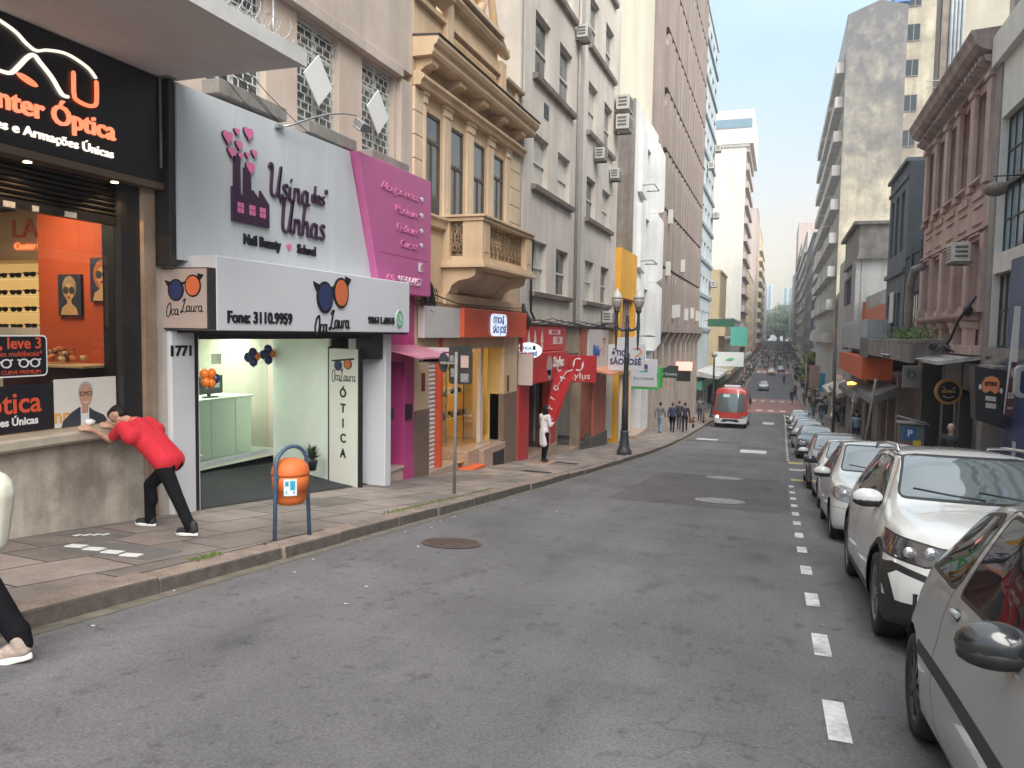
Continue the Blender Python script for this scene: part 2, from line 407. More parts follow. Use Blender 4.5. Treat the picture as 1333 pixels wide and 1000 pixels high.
# road, kerbs, pavements
def node_mat(name, rough=.85):
    m = bpy.data.materials.new(name); m.use_nodes = True; MATS[name] = m
    return m, m.node_tree.nodes, m.node_tree.links, m.node_tree.nodes['Principled BSDF']
def asphalt(name, base, patchy=.2):
    m, n, L, b = node_mat(name); b.inputs['Roughness'].default_value = .82; b.inputs['Specular IOR Level'].default_value = .35
    tc = n.new('ShaderNodeTexCoord')
    def noise(sc, det, lo, hi, a, z, mp=None, rough=.6):
        x = n.new('ShaderNodeTexNoise'); x.inputs['Scale'].default_value = sc; x.inputs['Detail'].default_value = det; x.inputs['Roughness'].default_value = rough
        src = tc.outputs['Object']
        if mp: q = n.new('ShaderNodeMapping'); q.inputs['Scale'].default_value = mp; L.new(src, q.inputs[0]); src = q.outputs[0]
        L.new(src, x.inputs['Vector']); r = n.new('ShaderNodeMapRange'); r.inputs[1].default_value = lo; r.inputs[2].default_value = hi; r.inputs[3].default_value = a; r.inputs[4].default_value = z
        L.new(x.outputs['Fac'], r.inputs[0]); return r.outputs[0], x
    cur = None
    fs = [noise(60, 5, .25, .75, .62, 1.38)[0], noise(.55, 6, .3, .7, 1-patchy, 1+patchy)[0], noise(2.4, 7, .56, .72, 1.0, .68, (1, .45, 1))[0], noise(1.0, 5, .35, .7, .90, 1.1, (1.6, .12, 1))[0],
          noise(7, 6, .56, .70, 1.0, .55, (1, .7, 1), .75)[0], noise(3.1, 8, .60, .70, 1.0, .70, (.8, 1, 1), .8)[0], noise(22, 3, .70, .76, 1.0, 1.7)[0]]
    v = n.new('ShaderNodeVectorMath'); v.operation = 'SCALE'; v.inputs[0].default_value = base; L.new(fs[0], v.inputs['Scale']); cur = v.outputs[0]
    for f in fs[1:]:
        v = n.new('ShaderNodeVectorMath'); v.operation = 'SCALE'; L.new(cur, v.inputs[0]); L.new(f, v.inputs['Scale']); cur = v.outputs[0]
    vo = n.new('ShaderNodeTexVoronoi'); vo.feature = 'DISTANCE_TO_EDGE'; vo.inputs['Scale'].default_value = .38
    nn = n.new('ShaderNodeTexNoise'); nn.inputs['Scale'].default_value = 2.2; nn.inputs['Detail'].default_value = 8; L.new(tc.outputs['Object'], nn.inputs['Vector'])
    ad = n.new('ShaderNodeVectorMath'); ad.operation = 'MULTIPLY_ADD'; ad.inputs[1].default_value = (1.1, 1.1, 0); L.new(nn.outputs['Color'], ad.inputs[0]); L.new(tc.outputs['Object'], ad.inputs[2]); L.new(ad.outputs[0], vo.inputs['Vector'])
    cm = n.new('ShaderNodeMapRange'); cm.inputs[1].default_value = 0; cm.inputs[2].default_value = .006; cm.inputs[3].default_value = .55; cm.inputs[4].default_value = 1; L.new(vo.outputs['Distance'], cm.inputs[0])
    nm = noise(.5, 3, .5, .62, 0, 1)[0]
    mxx = n.new('ShaderNodeMix'); L.new(nm, mxx.inputs[0]); mxx.inputs[2].default_value = 1; L.new(cm.outputs[0], mxx.inputs[3])
    v = n.new('ShaderNodeVectorMath'); v.operation = 'SCALE'; L.new(cur, v.inputs[0]); L.new(mxx.outputs[0], v.inputs['Scale'])
    L.new(v.outputs[0], b.inputs['Base Color'])
    bn = n.new('ShaderNodeTexNoise'); bn.inputs['Scale'].default_value = 90; bn.inputs['Detail'].default_value = 4; L.new(tc.outputs['Object'], bn.inputs['Vector'])
    bp = n.new('ShaderNodeBump'); bp.inputs['Strength'].default_value = .55; bp.inputs['Distance'].default_value = .008; L.new(bn.outputs['Fac'], bp.inputs['Height']); L.new(bp.outputs[0], b.inputs['Normal'])
    return m
def paving(name, c1, c2, mortar, bw, rh, rot=0., msz=.012, dirty=.35):
    m, n, L, b = node_mat(name); b.inputs['Roughness'].default_value = .75; b.inputs['Specular IOR Level'].default_value = .35
    tc = n.new('ShaderNodeTexCoord'); mp = n.new('ShaderNodeMapping'); mp.inputs['Rotation'].default_value = (0, 0, rot); L.new(tc.outputs['Object'], mp.inputs[0])
    wn = n.new('ShaderNodeTexNoise'); wn.inputs['Scale'].default_value = 1.3; wn.inputs['Detail'].default_value = 3; L.new(mp.outputs[0], wn.inputs['Vector'])
    wa = n.new('ShaderNodeVectorMath'); wa.operation = 'MULTIPLY_ADD'; wa.inputs[1].default_value = (.09, .09, 0); L.new(wn.outputs['Color'], wa.inputs[0]); L.new(mp.outputs[0], wa.inputs[2])
    br = n.new('ShaderNodeTexBrick'); L.new(wa.outputs[0], br.inputs['Vector']); br.inputs['Color1'].default_value = (*c1, 1); br.inputs['Color2'].default_value = (*c2, 1); br.inputs['Mortar'].default_value = (*mortar, 1)
    br.inputs['Scale'].default_value = 1; br.inputs['Brick Width'].default_value = bw; br.inputs['Row Height'].default_value = rh; br.inputs['Mortar Size'].default_value = msz; br.inputs['Mortar Smooth'].default_value = .25; br.offset = .37
    nz = n.new('ShaderNodeTexNoise'); nz.inputs['Scale'].default_value = 1.4; nz.inputs['Detail'].default_value = 9; nz.inputs['Roughness'].default_value = .68; L.new(tc.outputs['Object'], nz.inputs['Vector'])
    r = n.new('ShaderNodeMapRange'); r.inputs[1].default_value = .28; r.inputs[2].default_value = .72; r.inputs[3].default_value = 1-dirty; r.inputs[4].default_value = 1+dirty; L.new(nz.outputs['Fac'], r.inputs[0])
    v = n.new('ShaderNodeVectorMath'); v.operation = 'SCALE'; L.new(br.outputs['Color'], v.inputs[0]); L.new(r.outputs[0], v.inputs['Scale'])
    n2 = n.new('ShaderNodeTexNoise'); n2.inputs['Scale'].default_value = 40; n2.inputs['Detail'].default_value = 4; L.new(tc.outputs['Object'], n2.inputs['Vector'])
    r2 = n.new('ShaderNodeMapRange'); r2.inputs[1].default_value = .3; r2.inputs[2].default_value = .7; r2.inputs[3].default_value = .88; r2.inputs[4].default_value = 1.12; L.new(n2.outputs['Fac'], r2.inputs[0])
    v2 = n.new('ShaderNodeVectorMath'); v2.operation = 'SCALE'; L.new(v.outputs[0], v2.inputs[0]); L.new(r2.outputs[0], v2.inputs['Scale']); L.new(v2.outputs[0], b.inputs['Base Color'])
    bp = n.new('ShaderNodeBump'); bp.inputs['Strength'].default_value = .8; bp.inputs['Distance'].default_value = .012; bp.invert = True; L.new(br.outputs['Fac'], bp.inputs['Height'])
    b2 = n.new('ShaderNodeBump'); b2.inputs['Strength'].default_value = .35; b2.inputs['Distance'].default_value = .006; L.new(n2.outputs['Fac'], b2.inputs['Height']); L.new(bp.outputs[0], b2.inputs['Normal']); L.new(b2.outputs[0], b.inputs['Normal'])
    return m

M_road = asphalt('asphalt', (.142, .136, .141))
M_patch = asphalt('relaid asphalt', (.108, .099, .101), .12)
M_slab = paving('basalt slabs', (.165, .140, .128), (.265, .220, .198), (.05, .046, .04), .98, .62, radians(97))
M_slab2 = paving('worn small slabs', (.30, .245, .21), (.18, .16, .145), (.10, .09, .08), .50, .40, radians(94), .01, .4)
M_kerb = mat('granite kerb', (.235, .18, .15), rough=.8, var=.3, scale=5, bump=.6, fine=.2, stain=(.12, .11, .09), stain_amt=.6)
M_kerbR = mat('grey kerb', (.30, .29, .27), rough=.8, var=.25, scale=5, bump=.4)
M_white = mat('road paint white', (.62, .62, .60), rough=.65, var=.22, scale=14, bump=.3, stain=(.2, .19, .19), stain_amt=.75)
M_yel = mat('road paint yellow', (.52, .40, .16), rough=.65, var=.25, scale=9)
M_red = mat('red block paving', (.34, .17, .15), rough=.8, var=.22, scale=3, fine=.15)
M_dirt = mat('gutter dirt', (.15, .13, .10), rough=.95, var=.35, scale=6, bump=.5)
M_land = mat('land', (.2, .19, .17), rough=.95)

def ys(y0, y1):
    r = []; y = y0
    while y < y1: r.append(y); y += .6 if y < 30 else (2 if y < 120 else 8)
    return r+[y1]
def sheet(mb, x0, x1, y0, y1, dz, nx=1, m=0, thick=0):
    Y = ys(y0, y1)
    X = [x0+(x1-x0)*i/nx for i in range(nx+1)]
    rows = [[mb.V((x, y, g(y)+dz+(0 if not thick else 0))) for x in X] for y in Y]
    for a in range(len(Y)-1):
        for i in range(nx): mb.f.append([rows[a][i], rows[a][i+1], rows[a+1][i+1], rows[a+1][i]]); mb.m.append(m); mb.sm.append(True)
b = MB(); sheet(b, -150, 150, -60, 1400, -.09, 8); struct('ground', b, M_land)
b = MB(); sheet(b, KL-.1, KR+.1, -40, 620, 0, 6); struct('road', b, M_road, smooth=True)
b = MB(); sheet(b, -3.0, .12, 14.2, 21.6, .004, 2); sheet(b, .02, .3, 14.6, 20.2, .0042); struct('road_patch', b, M_patch)
b = MB(); sheet(b, -4.4, -1.6, 40, 41.2, .004); sheet(b, -1.7, .1, 37.2, 38.2, .0045); sheet(b, KL, KR, 73, 74.2, .004); struct('road_repair', b, M_patch)
b = MB(); sheet(b, XL-3, KL-.24, -40, 15.2, KH, 3); struct('pavement_left', b, M_slab)
b = MB(); sheet(b, XL-3, KL-.24, 15.2, 620, KH, 3); struct('pavement_left_lower', b, M_slab2)
b = MB(); sheet(b, KR+.18, XR+4, -40, 620, KH, 3); struct('pavement_right', b, M_slab2)
def kerb(name, x0, x1, m, y0, jit):
    b = MB(); y = y0; rr = random.Random(3)
    while y < 620:
        L_ = rr.uniform(.9, 1.7) if y < 60 else 12; e = y+L_-(.012 if y < 60 else 0)
        dx = rr.uniform(-jit, jit); dz = rr.uniform(-jit, jit)*.7; cx = .02
        z0, z1 = g(y), g(e); t = KH+.006+dz
        A = [(x0+dx, y, z0+t), (x1+dx, y, z0+t-.01), (x1+dx, e, z1+t-.01), (x0+dx, e, z1+t)]
        Bq = [(x0+dx, y, z0-.2), (x1+dx+.015, y, z0-.2), (x1+dx+.015, e, z1-.2), (x0+dx, e, z1-.2)]
        ia = [b.V(p) for p in A]; ib = [b.V(p) for p in Bq]
        b.f.append(ia); b.m.append(0); b.sm.append(False)
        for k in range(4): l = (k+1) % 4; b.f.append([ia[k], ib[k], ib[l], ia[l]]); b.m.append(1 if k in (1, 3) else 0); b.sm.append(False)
        y = e+(.012 if y < 60 else 0)
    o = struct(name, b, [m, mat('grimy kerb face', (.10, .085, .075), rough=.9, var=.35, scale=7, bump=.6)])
    bv = o.modifiers.new('bevel', 'BEVEL'); bv.width = .018; bv.segments = 2
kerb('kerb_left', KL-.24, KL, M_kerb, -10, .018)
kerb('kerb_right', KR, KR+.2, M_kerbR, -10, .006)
b = MB(); sheet(b, KL, KL+.13, -10, 60, .0035); struct('gutter', b, M_dirt)
b = MB()
def dash(xc, w, y0, y1, dz=.004): sheet(b, xc-w/2, xc+w/2, y0, y1, dz)
x_of = lambda y: .37+max(0, y-12)*.0062
for (a, c) in ((2.5, 3.05), (4.12, 4.72), (5.62, 6.2), (7.12, 7.66), (8.6, 9.1), (10.05, 10.5), (11.35, 11.85), (12.75, 13.2), (14.0, 14.5), (15.4, 15.85), (16.8, 17.25), (18.2, 18.7), (19.8, 20.3)):
    dash(x_of(a), .115, a, c)
y = 31.0
while y < 72: dash(x_of(y), .09, y, y+.7); y += 1.35
dash(x_of(68), .1, 60, 78)
for (x0, x1, y0, y1) in ((-1.45, -.35, 34.2, 36.2), (-.95, -.15, 60, 63), (-4.0, -2.9, 41.5, 42.5)): sheet(b, x0, x1, y0, y1, .005)
sheet(b, x_of(26), 1.2, 26.0, 26.7, .005)
struct('lane_marking', b, M_white)
b = MB(); sheet(b, x_of(23), 1.3, 21.9, 22.5, .0055); sheet(b, x_of(29), 1.5, 29.4, 30.4, .0055); struct('yellow_marking', b, M_yel)
b = MB(); sheet(b, KL+.02, KR-.02, 79, 107, .03, 2); sheet(b, KL+.02, KR-.02, 172, 190, .03, 2); struct('crossing_platform', b, M_red)
b = MB()
for yy in (82, 101):
    for i in range(6):
        x = -4.0+i*1.15; z = .036
        b.face([(x-.32, yy, g(yy)+z), (x+.32, yy, g(yy)+z), (x+.22, yy+2.6, g(yy+2.6)+z), (x-.22, yy+2.6, g(yy+2.6)+z)])
for i in range(6): x = -4.0+i*1.15; b.face([(x-.35, 174, g(174)+.036), (x+.35, 174, g(174)+.036), (x+.3, 180, g(180)+.036), (x-.3, 180, g(180)+.036)])
struct('crossing_marking', b, M_white)

M_iron = mat('rusty cast iron', (.115, .075, .062), rough=.7, var=.3, scale=12, bump=.5)
M_ironL = mat('worn pale cover', (.34, .33, .33), rough=.6, var=.3, scale=10, bump=.3, stain=(.14, .13, .13), stain_amt=.8)
def manhole(x, y, r, m, label):
    sl = (g(y+.5)-g(y-.5))
    root = thing('manhole_cover', label, 'manhole cover', (x, y, g(y)), 'manhole covers in the road')
    c = MB(); n = 36
    for (ra, rb, h, mm) in ((0, r*.84, .009, 0), (r*.87, r, .012, 0)):
        for k in range(n):
            a0, a1 = 2*pi*k/n, 2*pi*(k+1)/n
            q = [(x+rr*cos(a), y+rr*sin(a), g(y)+sl*rr*sin(a)+h) for rr, a in ((ra, a0), (rb, a0), (rb, a1), (ra, a1))]
            if ra == 0: q = q[1:]
            (c if ra == 0 else c).face(q, 0)
    part('cover', c, m, root)
    rg = MB()
    for k in range(-4, 5):
        hw = sqrt(max(0, (r*.78)**2-(k*r*.17)**2))
        for j in range(-4, 5):
            if abs(j*r*.17) < hw:
                u, v = x+j*r*.17, y+k*r*.17; s = r*.055
                rg.face([(u-s, v-s, g(y)+sl*(v-s-y)+.015), (u+s, v-s, g(y)+sl*(v-s-y)+.015), (u+s, v+s, g(y)+sl*(v+s-y)+.015), (u-s, v+s, g(y)+sl*(v+s-y)+.015)])
    part('stud_pattern', rg, m, root)
manhole(-3.52, 8.1, .35, M_iron, 'round rusty brown manhole cover in the road nearest the orange bin')
manhole(-.98, 15.35, .48, M_ironL, 'worn pale round cover in the relaid patch of road, the nearer of two pale ones')
manhole(-1.25, 21.1, .48, M_ironL, 'worn pale round cover just past the relaid patch, the farther of two pale ones')
M_paper = mat('paper scrap', (.7, .69, .66), rough=.8, var=.1)
rr = random.Random(5)
def scrap(x, y, s, z=0):
    b = MB(); a = rr.uniform(0, pi); pts = []
    for k in range(6):
        t = a+k*pi/3; q = s*rr.uniform(.5, 1); pts.append((x+q*cos(t), y+q*.8*sin(t)))
    b.face([(p[0], p[1], g(p[1])+z+.006+rr.uniform(0, .008)) for p in pts]); return b
b = MB()
for k in range(34):
    y = rr.uniform(3, 19); x = KL+rr.uniform(.02, .3 if rr.random() < .7 else 2.2); t = scrap(x, y, rr.uniform(.008, .03))
    for f in t.f: b.face([t.v[i] for i in f])
o = struct('litter', b, M_paper); o['kind'] = 'stuff'
M_weed = mat('kerb weeds', (.13, .17, .05), rough=.9, var=.35, scale=20)
b = MB()
for (y0, y1, n) in ((5.35, 5.75, 220), (8.9, 12.7, 900), (12.0, 13.0, 400)):
    for k in range(n):
        y = rr.uniform(y0, y1); x = KL-.25+rr.gauss(0, .035); h = rr.uniform(.006, .03); a = rr.uniform(0, pi); s = rr.uniform(.006, .016); z = g(y)+KH
        b.face([(x-s*cos(a), y-s*sin(a), z), (x+s*cos(a), y+s*sin(a), z), (x+rr.uniform(-.01, .01), y, z+h)])
o = struct('weeds', b, M_weed); o['kind'] = 'stuff'
M_tile = mat('white tile', (.66, .66, .64), rough=.6, var=.1, scale=15)
M_dslab = mat('dark slab', (.125, .12, .118), rough=.8, var=.15, scale=9, bump=.3)
def slab(xc, yc, hx, hy, rot, dz, m, name, label=None, cat=None, group=None):
    b = MB(); P = []
    for (i, j) in ((-1, -1), (1, -1), (1, 1), (-1, 1)):
        u, v = i*hx, j*hy; X, Y = xc+u*cos(rot)-v*sin(rot), yc+u*sin(rot)+v*cos(rot); P.append((X, Y))
    lo = [b.V((p[0], p[1], g(p[1])+KH-.01)) for p in P]; hi = [b.V((p[0], p[1], g(p[1])+KH+dz)) for p in P]
    b.f.append(hi); b.m.append(0); b.sm.append(False)
    for k in range(4): l = (k+1) % 4; b.f.append([hi[k], lo[k], lo[l], hi[l]]); b.m.append(0); b.sm.append(False)
    return solo(name, b, m, label, cat, group)
slab(-5.68, 5.38, .52, .24, .08, .004, M_dslab, 'paving_slab', 'dark square slab under the row of four larger white tiles', 'paving slab')
slab(-6.4, 5.78, .3, .17, .1, .004, M_dslab, 'paving_slab', 'dark slab under the row of four small grey-white tiles by the wall', 'paving slab')
for i in range(4):
    slab(-6.08+i*.232, 5.3-i*.015, .082, .058, .25, .012, M_tile, 'pavement_tile', 'white painted tile, number %s from the wall in the row of four large ones' % ('first', 'second', 'third', 'fourth')[i], 'tile', 'large white tiles on the pavement')
for i in range(4):
    slab(-6.52+i*.048*1.15, 5.70+i*.06, .021, .045, .1, .009, M_tile, 'pavement_tile', 'small grey-white tile in the row of four beside the stone wall', 'tile', 'small white tiles on the pavement')
# LEFT SIDE
M_beige = mat('beige render', (.52, .44, .38), rough=.85, var=.10, scale=1.2, bump=.25, streak=.22)
M_beige2 = mat('lighter beige render', (.56, .46, .39), rough=.85, var=.08, scale=1.5, bump=.2, streak=.15)
M_sill = mat('grey stone sill', (.27, .25, .23), rough=.8, var=.2, scale=6, streak=.3, bump=.3)
M_marble = mat('stained limestone cladding', (.47, .42, .36), rough=.5, var=.22, scale=2.2, streak=.45, stain=(.13, .11, .09), stain_amt=.75, fine=.1)
M_pil = mat('brown marble pillar', (.32, .225, .165), rough=.45, var=.3, scale=3, streak=.3, stain=(.42, .36, .30), stain_amt=.5)
M_pil2 = mat('pale marble pillar', (.48, .44, .39), rough=.45, var=.2, scale=3, streak=.35)
M_black = mat('black panel', (.012, .013, .018), rough=.35, var=.2, scale=2)
M_blk = mat('black metal', (.018, .018, .02), rough=.45, var=.2, scale=6)
M_shut = mat('roller shutter', (.022, .019, .018), rough=.4, var=.3, scale=4, metal=.3)
M_wsign = mat('white sign board', (.53, .56, .59), rough=.35, var=.04, scale=1.2, streak=.10, stain=(.45, .46, .47), stain_amt=.25)
M_wfas = mat('white lacquered fascia', (.62, .63, .67), rough=.3, var=.03, scale=1)
M_mag = mat('magenta panel', (.45, .11, .27), rough=.4, var=.05, scale=1.5)
M_magd = mat('magenta paint', (.43, .05, .20), rough=.35, var=.08, scale=2)
M_plum = mat('dark plum acrylic', (.045, .02, .05), rough=.3, var=0)
M_pink = mat('pink acrylic', (.62, .16, .34), rough=.35, var=0)
M_ink = mat('black acrylic lettering', (.012, .012, .016), rough=.3, var=0)
M_navy = mat('navy lens', (.028, .04, .12), rough=.3, var=0)
M_orl = mat('orange lens', (.62, .15, .06), rough=.35, var=0)
M_orange = glow('lit orange lettering', (1.0, .13, .015), .30)
M_cream_l = glow('lit cream lettering', (1.0, .86, .68), .24)
M_canopy = mat('painted concrete canopy', (.56, .54, .525), rough=.8, var=.10, scale=.9, streak=0, stain=(.27, .22, .2), stain_amt=.3)
M_canedge = mat('white canopy edge', (.55, .55, .54), rough=.8, var=.12, scale=3)
M_wframe = mat('off-white window frame', (.52, .50, .46), rough=.6, var=.1, scale=6)
M_gframe = mat('grey window frame', (.22, .21, .20), rough=.6, var=.2, scale=6)
M_bframe = mat('dark window frame', (.03, .03, .03), rough=.5, var=.1)
M_lattice = mat('white painted lattice', (.60, .60, .58), rough=.6, var=.1, scale=8)
M_steel = mat('galvanised steel', (.42, .43, .44), rough=.35, metal=.85, var=.2, scale=10)
M_tileo = mat('orange tiled wall', (.52, .10, .03), rough=.6, var=.1, scale=1.4)

F = FL()
# ---- building over the two nearest shops
root = thing('apartment_building', 'beige building above the black optical shop sign and the white nail-salon sign', 'building', (XL-4, 4, g(4)))
b = MB(F)
wh = [(4.2, 5.4, 4.72, 6.3), (6.1, 7.3, 4.72, 6.3), (8.1, 9.3, 4.72, 6.3), (10.04, 11.2, 4.72, 6.3), (11.93, 13.1, 4.72, 6.3)]
b.holes(-6, 13.2, 4.0, 6.32, wh, -.10, .2, 1)
b.box(13.2, 13.655, 2.2, 6.32, -.3, .0)
b.box(-6, 13.2, 6.32, 6.50, -.3, .045)
b.box(-6, 13.655, 6.5, 14.5, -.3, -.003)
b.box(-6, 13.65, 14.5, 14.8, -9, .1); b.box(-6, 13.65, -1, 14.5, -9.1, -9.)
b.box(13.60, 13.65, -2, 14.5, -9, -.31)
part('wall', b, [M_beige, M_beige2], root, bevel=.008)
for i, h in enumerate(wh):
    window(root, 'L', XL-.10, h, 'brick', M_lattice, G['mid'], .16)
    b = MB(F); b.box(h[0]-.08, h[1]+.12, 4.52, 4.70, -.12, .16); part('window_sill', b, M_sill, root, bevel=.01)
for i, (yc, zc) in enumerate(((10.43, 5.41), (12.29, 5.44))):
    b = MB(F); b.prism([(yc-.39, zc), (yc, zc-.385), (yc+.38, zc), (yc, zc+.385)], .0, .02)
    solo('diamond_sign', b, mat('white plastic panel', (.70, .70, .69), rough=.5, var=.04), 'white diamond panel hung on the %s latticed window above the %s' % (('nearer', 'white board'), ('farther', 'magenta panel'))[i], 'panel', 'white diamond panels on the latticed windows')

# ---- shop 1: optical shop with the black sign
s1 = thing('optical_shop', 'optical shopfront with orange interior behind glass above a stone base wall', 'shopfront', (XL, 5, g(5)))
b = MB(F)
b.box(-6, 6.9, -1.5, .40, -.35, 0)
part('base_wall', b, M_marble, s1, bevel=.006)
b = MB(F); b.prof([(-.35, .401), (.10, .401), (.13, .43), (.13, .50), (.10, .52), (-.35, .54)], -6, 6.905); part('window_sill', b, mat('pale stone sill', (.42, .37, .30), rough=.5, var=.15, scale=4, streak=.2), s1)
b = MB(F); b.box(6.905, 7.08, -1.2, 3.23, -.35, .03); part('pillar', b, M_pil, s1, bevel=.006)
b = MB(F); b.box(7.082, 7.262, -1.2, 3.23, -.35, .0); part('pillar', b, M_pil2, s1, bevel=.006)
b = MB(F); b.box(6.64, 6.903, .54, 3.2, -.3, -.02); part('window_frame', b, M_blk, s1)
b = MB(F)
for k in range(26): z = 2.79+k*.055; b.prof([(-.14, z), (-.10, z+.008), (-.08, z+.028), (-.10, z+.047), (-.14, z+.055)], -6, 6.64)
b.box(-6, 6.64, 2.70, 2.79, -.15, -.07)
part('roller_shutter', b, M_shut, s1)
b = MB(F)
for (u, wd) in ((5.32, .12), (5.62, .07), (5.98, .14)): b.box(u, u+wd, 2.705, 2.76, -.07, -.065)
part('sticker', b, mat('worn label', (.5, .48, .45), var=.5, scale=60), s1)
gm = mat('shop window glass', (.75, .8, .8), rough=.0, var=0, trans=1, spec=.5)
b = MB(F); b.box(-6, 6.64, .54, 2.7, -.13, -.12); part('window_pane', b, gm, s1)
M_cream = mat('cream panelling', (.62, .48, .28), rough=.5, var=.08)
b = MB()
b.face([(-8.62, 7.06, .1), (XL-.36, 7.06, .1), (XL-.36, 7.06, 3.2), (-8.62, 7.06, 3.2)], 0)
b.face([(-8.62, 7.06, .1), (-8.62, 8.3, .1), (-8.62, 8.3, 3.2), (-8.62, 7.06, 3.2)], 0)
part('orange_wall', b, M_tileo, s1)
b = MB()
b.face([(-13, 8.3, -.3), (-8.62, 8.3, -.3), (-8.62, 8.3, 3.2), (-13, 8.3, 3.2)]); b.face([(-12, -5, -.3), (-12, 9, -.3), (-12, 9, 3.2), (-12, -5, 3.2)])
b.face([(-12, -5, 3.2), (XL-.15, -5, 3.2), (XL-.15, 8.3, 3.2), (-12, 8.3, 3.2)]); b.face([(-12, -5, -.1), (XL-.35, -5, -.1), (XL-.35, 8.3, -.1), (-12, 8.3, -.1)]); b.face([(-12, -5, -.3), (XL-.2, -5, -.3), (XL-.2, -5, 3.2), (-12, -5, 3.2)])
part('interior_wall', b, M_cream, s1)
su = thing('display_cabinet', 'lit cabinet with rows of dark sunglasses inside the orange optical shop', 'display cabinet', (-10.4, 8.1, -.1))
b = MB(); b.box(-12, -8.9, 8.02, 8.28, -.1, 2.45); part('cabinet', b, mat('lit cabinet back', (.75, .55, .28), var=.1, emit=(1, .62, .22), est=.12), su)
b = MB(); b.box(-8.9, -8.64, 7.6, 8.2, -.1, 2.55); part('side_panel', b, mat('beige laminate', (.50, .33, .22), rough=.5), su)
b = MB(); b.box(-12, -8.9, 7.62, 8.28, 2.46, 2.56); part('top_board', b, M_cream, su)
for k in range(9):
    b = MB(); b.box(-12, -8.9, 7.8, 8.02, .35+k*.235, .362+k*.235); sh = part('shelf', b, mat('glass shelf', (.5, .45, .3), rough=.2, emit=(1, .7, .3), est=.1), su)
    b2 = MB(lambda u, v, w: (u, w, v))
    x = -11.9
    while x < -9.0:
        z = .40+k*.235+(.01 if int(x*10) % 2 else 0)
        for s in (-.056, .056): b2.prism([(x+s+.05*cos(t), z+.036*sin(t)) for t in [2*pi*i/10 for i in range(10)]], 7.84, 7.855)
        b2.box(x-.12, x+.12, z+.010, z+.028, 7.835, 7.85); x += .27
    part('spectacles', b2, M_ink, sh)
lg = thing('wall_logo', 'lit orange wall sign above the sunglasses cabinet inside the optical shop', 'sign', (-9.6, 7.6, 2.6))
b = MB(); b.box(-12, -8.64, 7.60, 7.62, 2.56, 3.1); part('board', b, M_cream, lg)
text(lg, 'LAU', .34, (-9.35, 7.595, 2.86), 'C', mat('orange plastic', (.6, .14, .03), var=0), .02, sx=1.2)
text(lg, 'Center Óptica', .13, (-9.3, 7.585, 2.635), 'C', M_orange, .01, bold=.003)
def portrait(xc, zc, w_, h_, hair, label):
    p = thing('portrait_painting', label, 'painting', (xc, 7.03, zc-h_/2), 'paintings on the orange wall')
    b = MB(); b.box(xc-w_/2, xc+w_/2, 7.02, 7.055, zc-h_/2, zc+h_/2); part('canvas', b, mat('navy canvas', (.03, .04, .07), rough=.7, var=.3, scale=8), p)
    sk = mat('ochre paint', (.55, .36, .17), rough=.7, var=.15, scale=12); hr = mat('painted hair'+hair, (.42, .13, .04) if hair == 'r' else (.38, .30, .18), rough=.7, var=.3, scale=14)
    P = (xc, 7.02, zc)
    flat(p, 'hair', [circ(0, h_*.12, w_*.36, h_*.34)] if hair == 'r' else [circ(0, h_*.18, w_*.3, h_*.28)], P, 'C', hr, .003)
    flat(p, 'face', [circ(0, h_*.08, w_*.21, h_*.21)], P, 'C', sk, .004, .003)
    flat(p, 'shoulders', [[(-w_*.38, -h_*.47), (w_*.38, -h_*.47), (w_*.3, -h_*.3), (w_*.1, -h_*.2), (w_*.08, -h_*.08), (-w_*.08, -h_*.08), (-w_*.1, -h_*.2), (-w_*.32, -h_*.3)]], P, 'C', sk, .003, .002)
    flat(p, 'glasses', [circ(-w_*.13, h_*.12, w_*.12, h_*.09), circ(w_*.13, h_*.12, w_*.12, h_*.09)], P, 'C', mat('dark lens paint', (.05, .06, .06), var=0), .003, .008)
    flat(p, 'lips', [circ(0, -h_*.05, w_*.07, h_*.028)], P, 'C', mat('red paint', (.4, .04, .03), var=0), .003, .009)
portrait(-8.08, 1.96, .36, .50, 'b', 'painting of a pale face in round glasses, lower and left on the orange wall')
portrait(-7.56, 2.14, .38, .52, 'r', 'painting of a red-haired face in sunglasses, higher and right on the orange wall')
ct = thing('shop_counter', 'dark brown counter below the paintings in the optical shop', 'counter', (-7.9, 6.9, -.1))
b = MB(); b.box(-8.6, -7.35, 6.55, 7.0, -.1, 1.12); part('cabinet', b, mat('dark brown wood', (.05, .022, .018), rough=.4, var=.2), ct); b = MB(); b.box(-8.65, -7.3, 6.5, 7.03, 1.123, 1.15); part('counter_top', b, M_cream, ct)
b = MB(); rr = random.Random(9)
for k in range(70): b.ball((-8.05+rr.gauss(0, .19), 6.78+rr.uniform(-.12, .12), 1.2+abs(rr.gauss(0, .07))), rr.uniform(.02, .045), 6, 4, rr.choice((0, 0, 1, 2)))
o = solo('dried_flowers', b, [mat('orange petals', (.5, .17, .05), var=.3), mat('pale petals', (.55, .42, .28), var=.3), mat('brown leaves', (.12, .07, .03), var=.3)], 'bunch of dried orange and cream flowers lying on the brown counter', 'flowers')
st = thing('window_sticker', 'black sticker with white border and row of glasses on the optical shop window', 'sticker', (XL-.115, 5.1, 1.05))
b = MB(F);
def rrect(u0, u1, v0, v1, r, n=5):
    P = []
    for (cx_, cy_, a) in ((u1-r, v1-r, 0), (u0+r, v1-r, 90), (u0+r, v0+r, 180), (u1-r, v0+r, 270)):
        for k in range(n+1): t = radians(a+90*k/n); P.append((cx_+r*cos(t), cy_+r*sin(t)))
    return P
b.prism(rrect(4.1, 5.78, 1.09, 1.50, .05), -.118, -.112); part('border', b, mat('white vinyl', (.7, .7, .7), var=0), st)
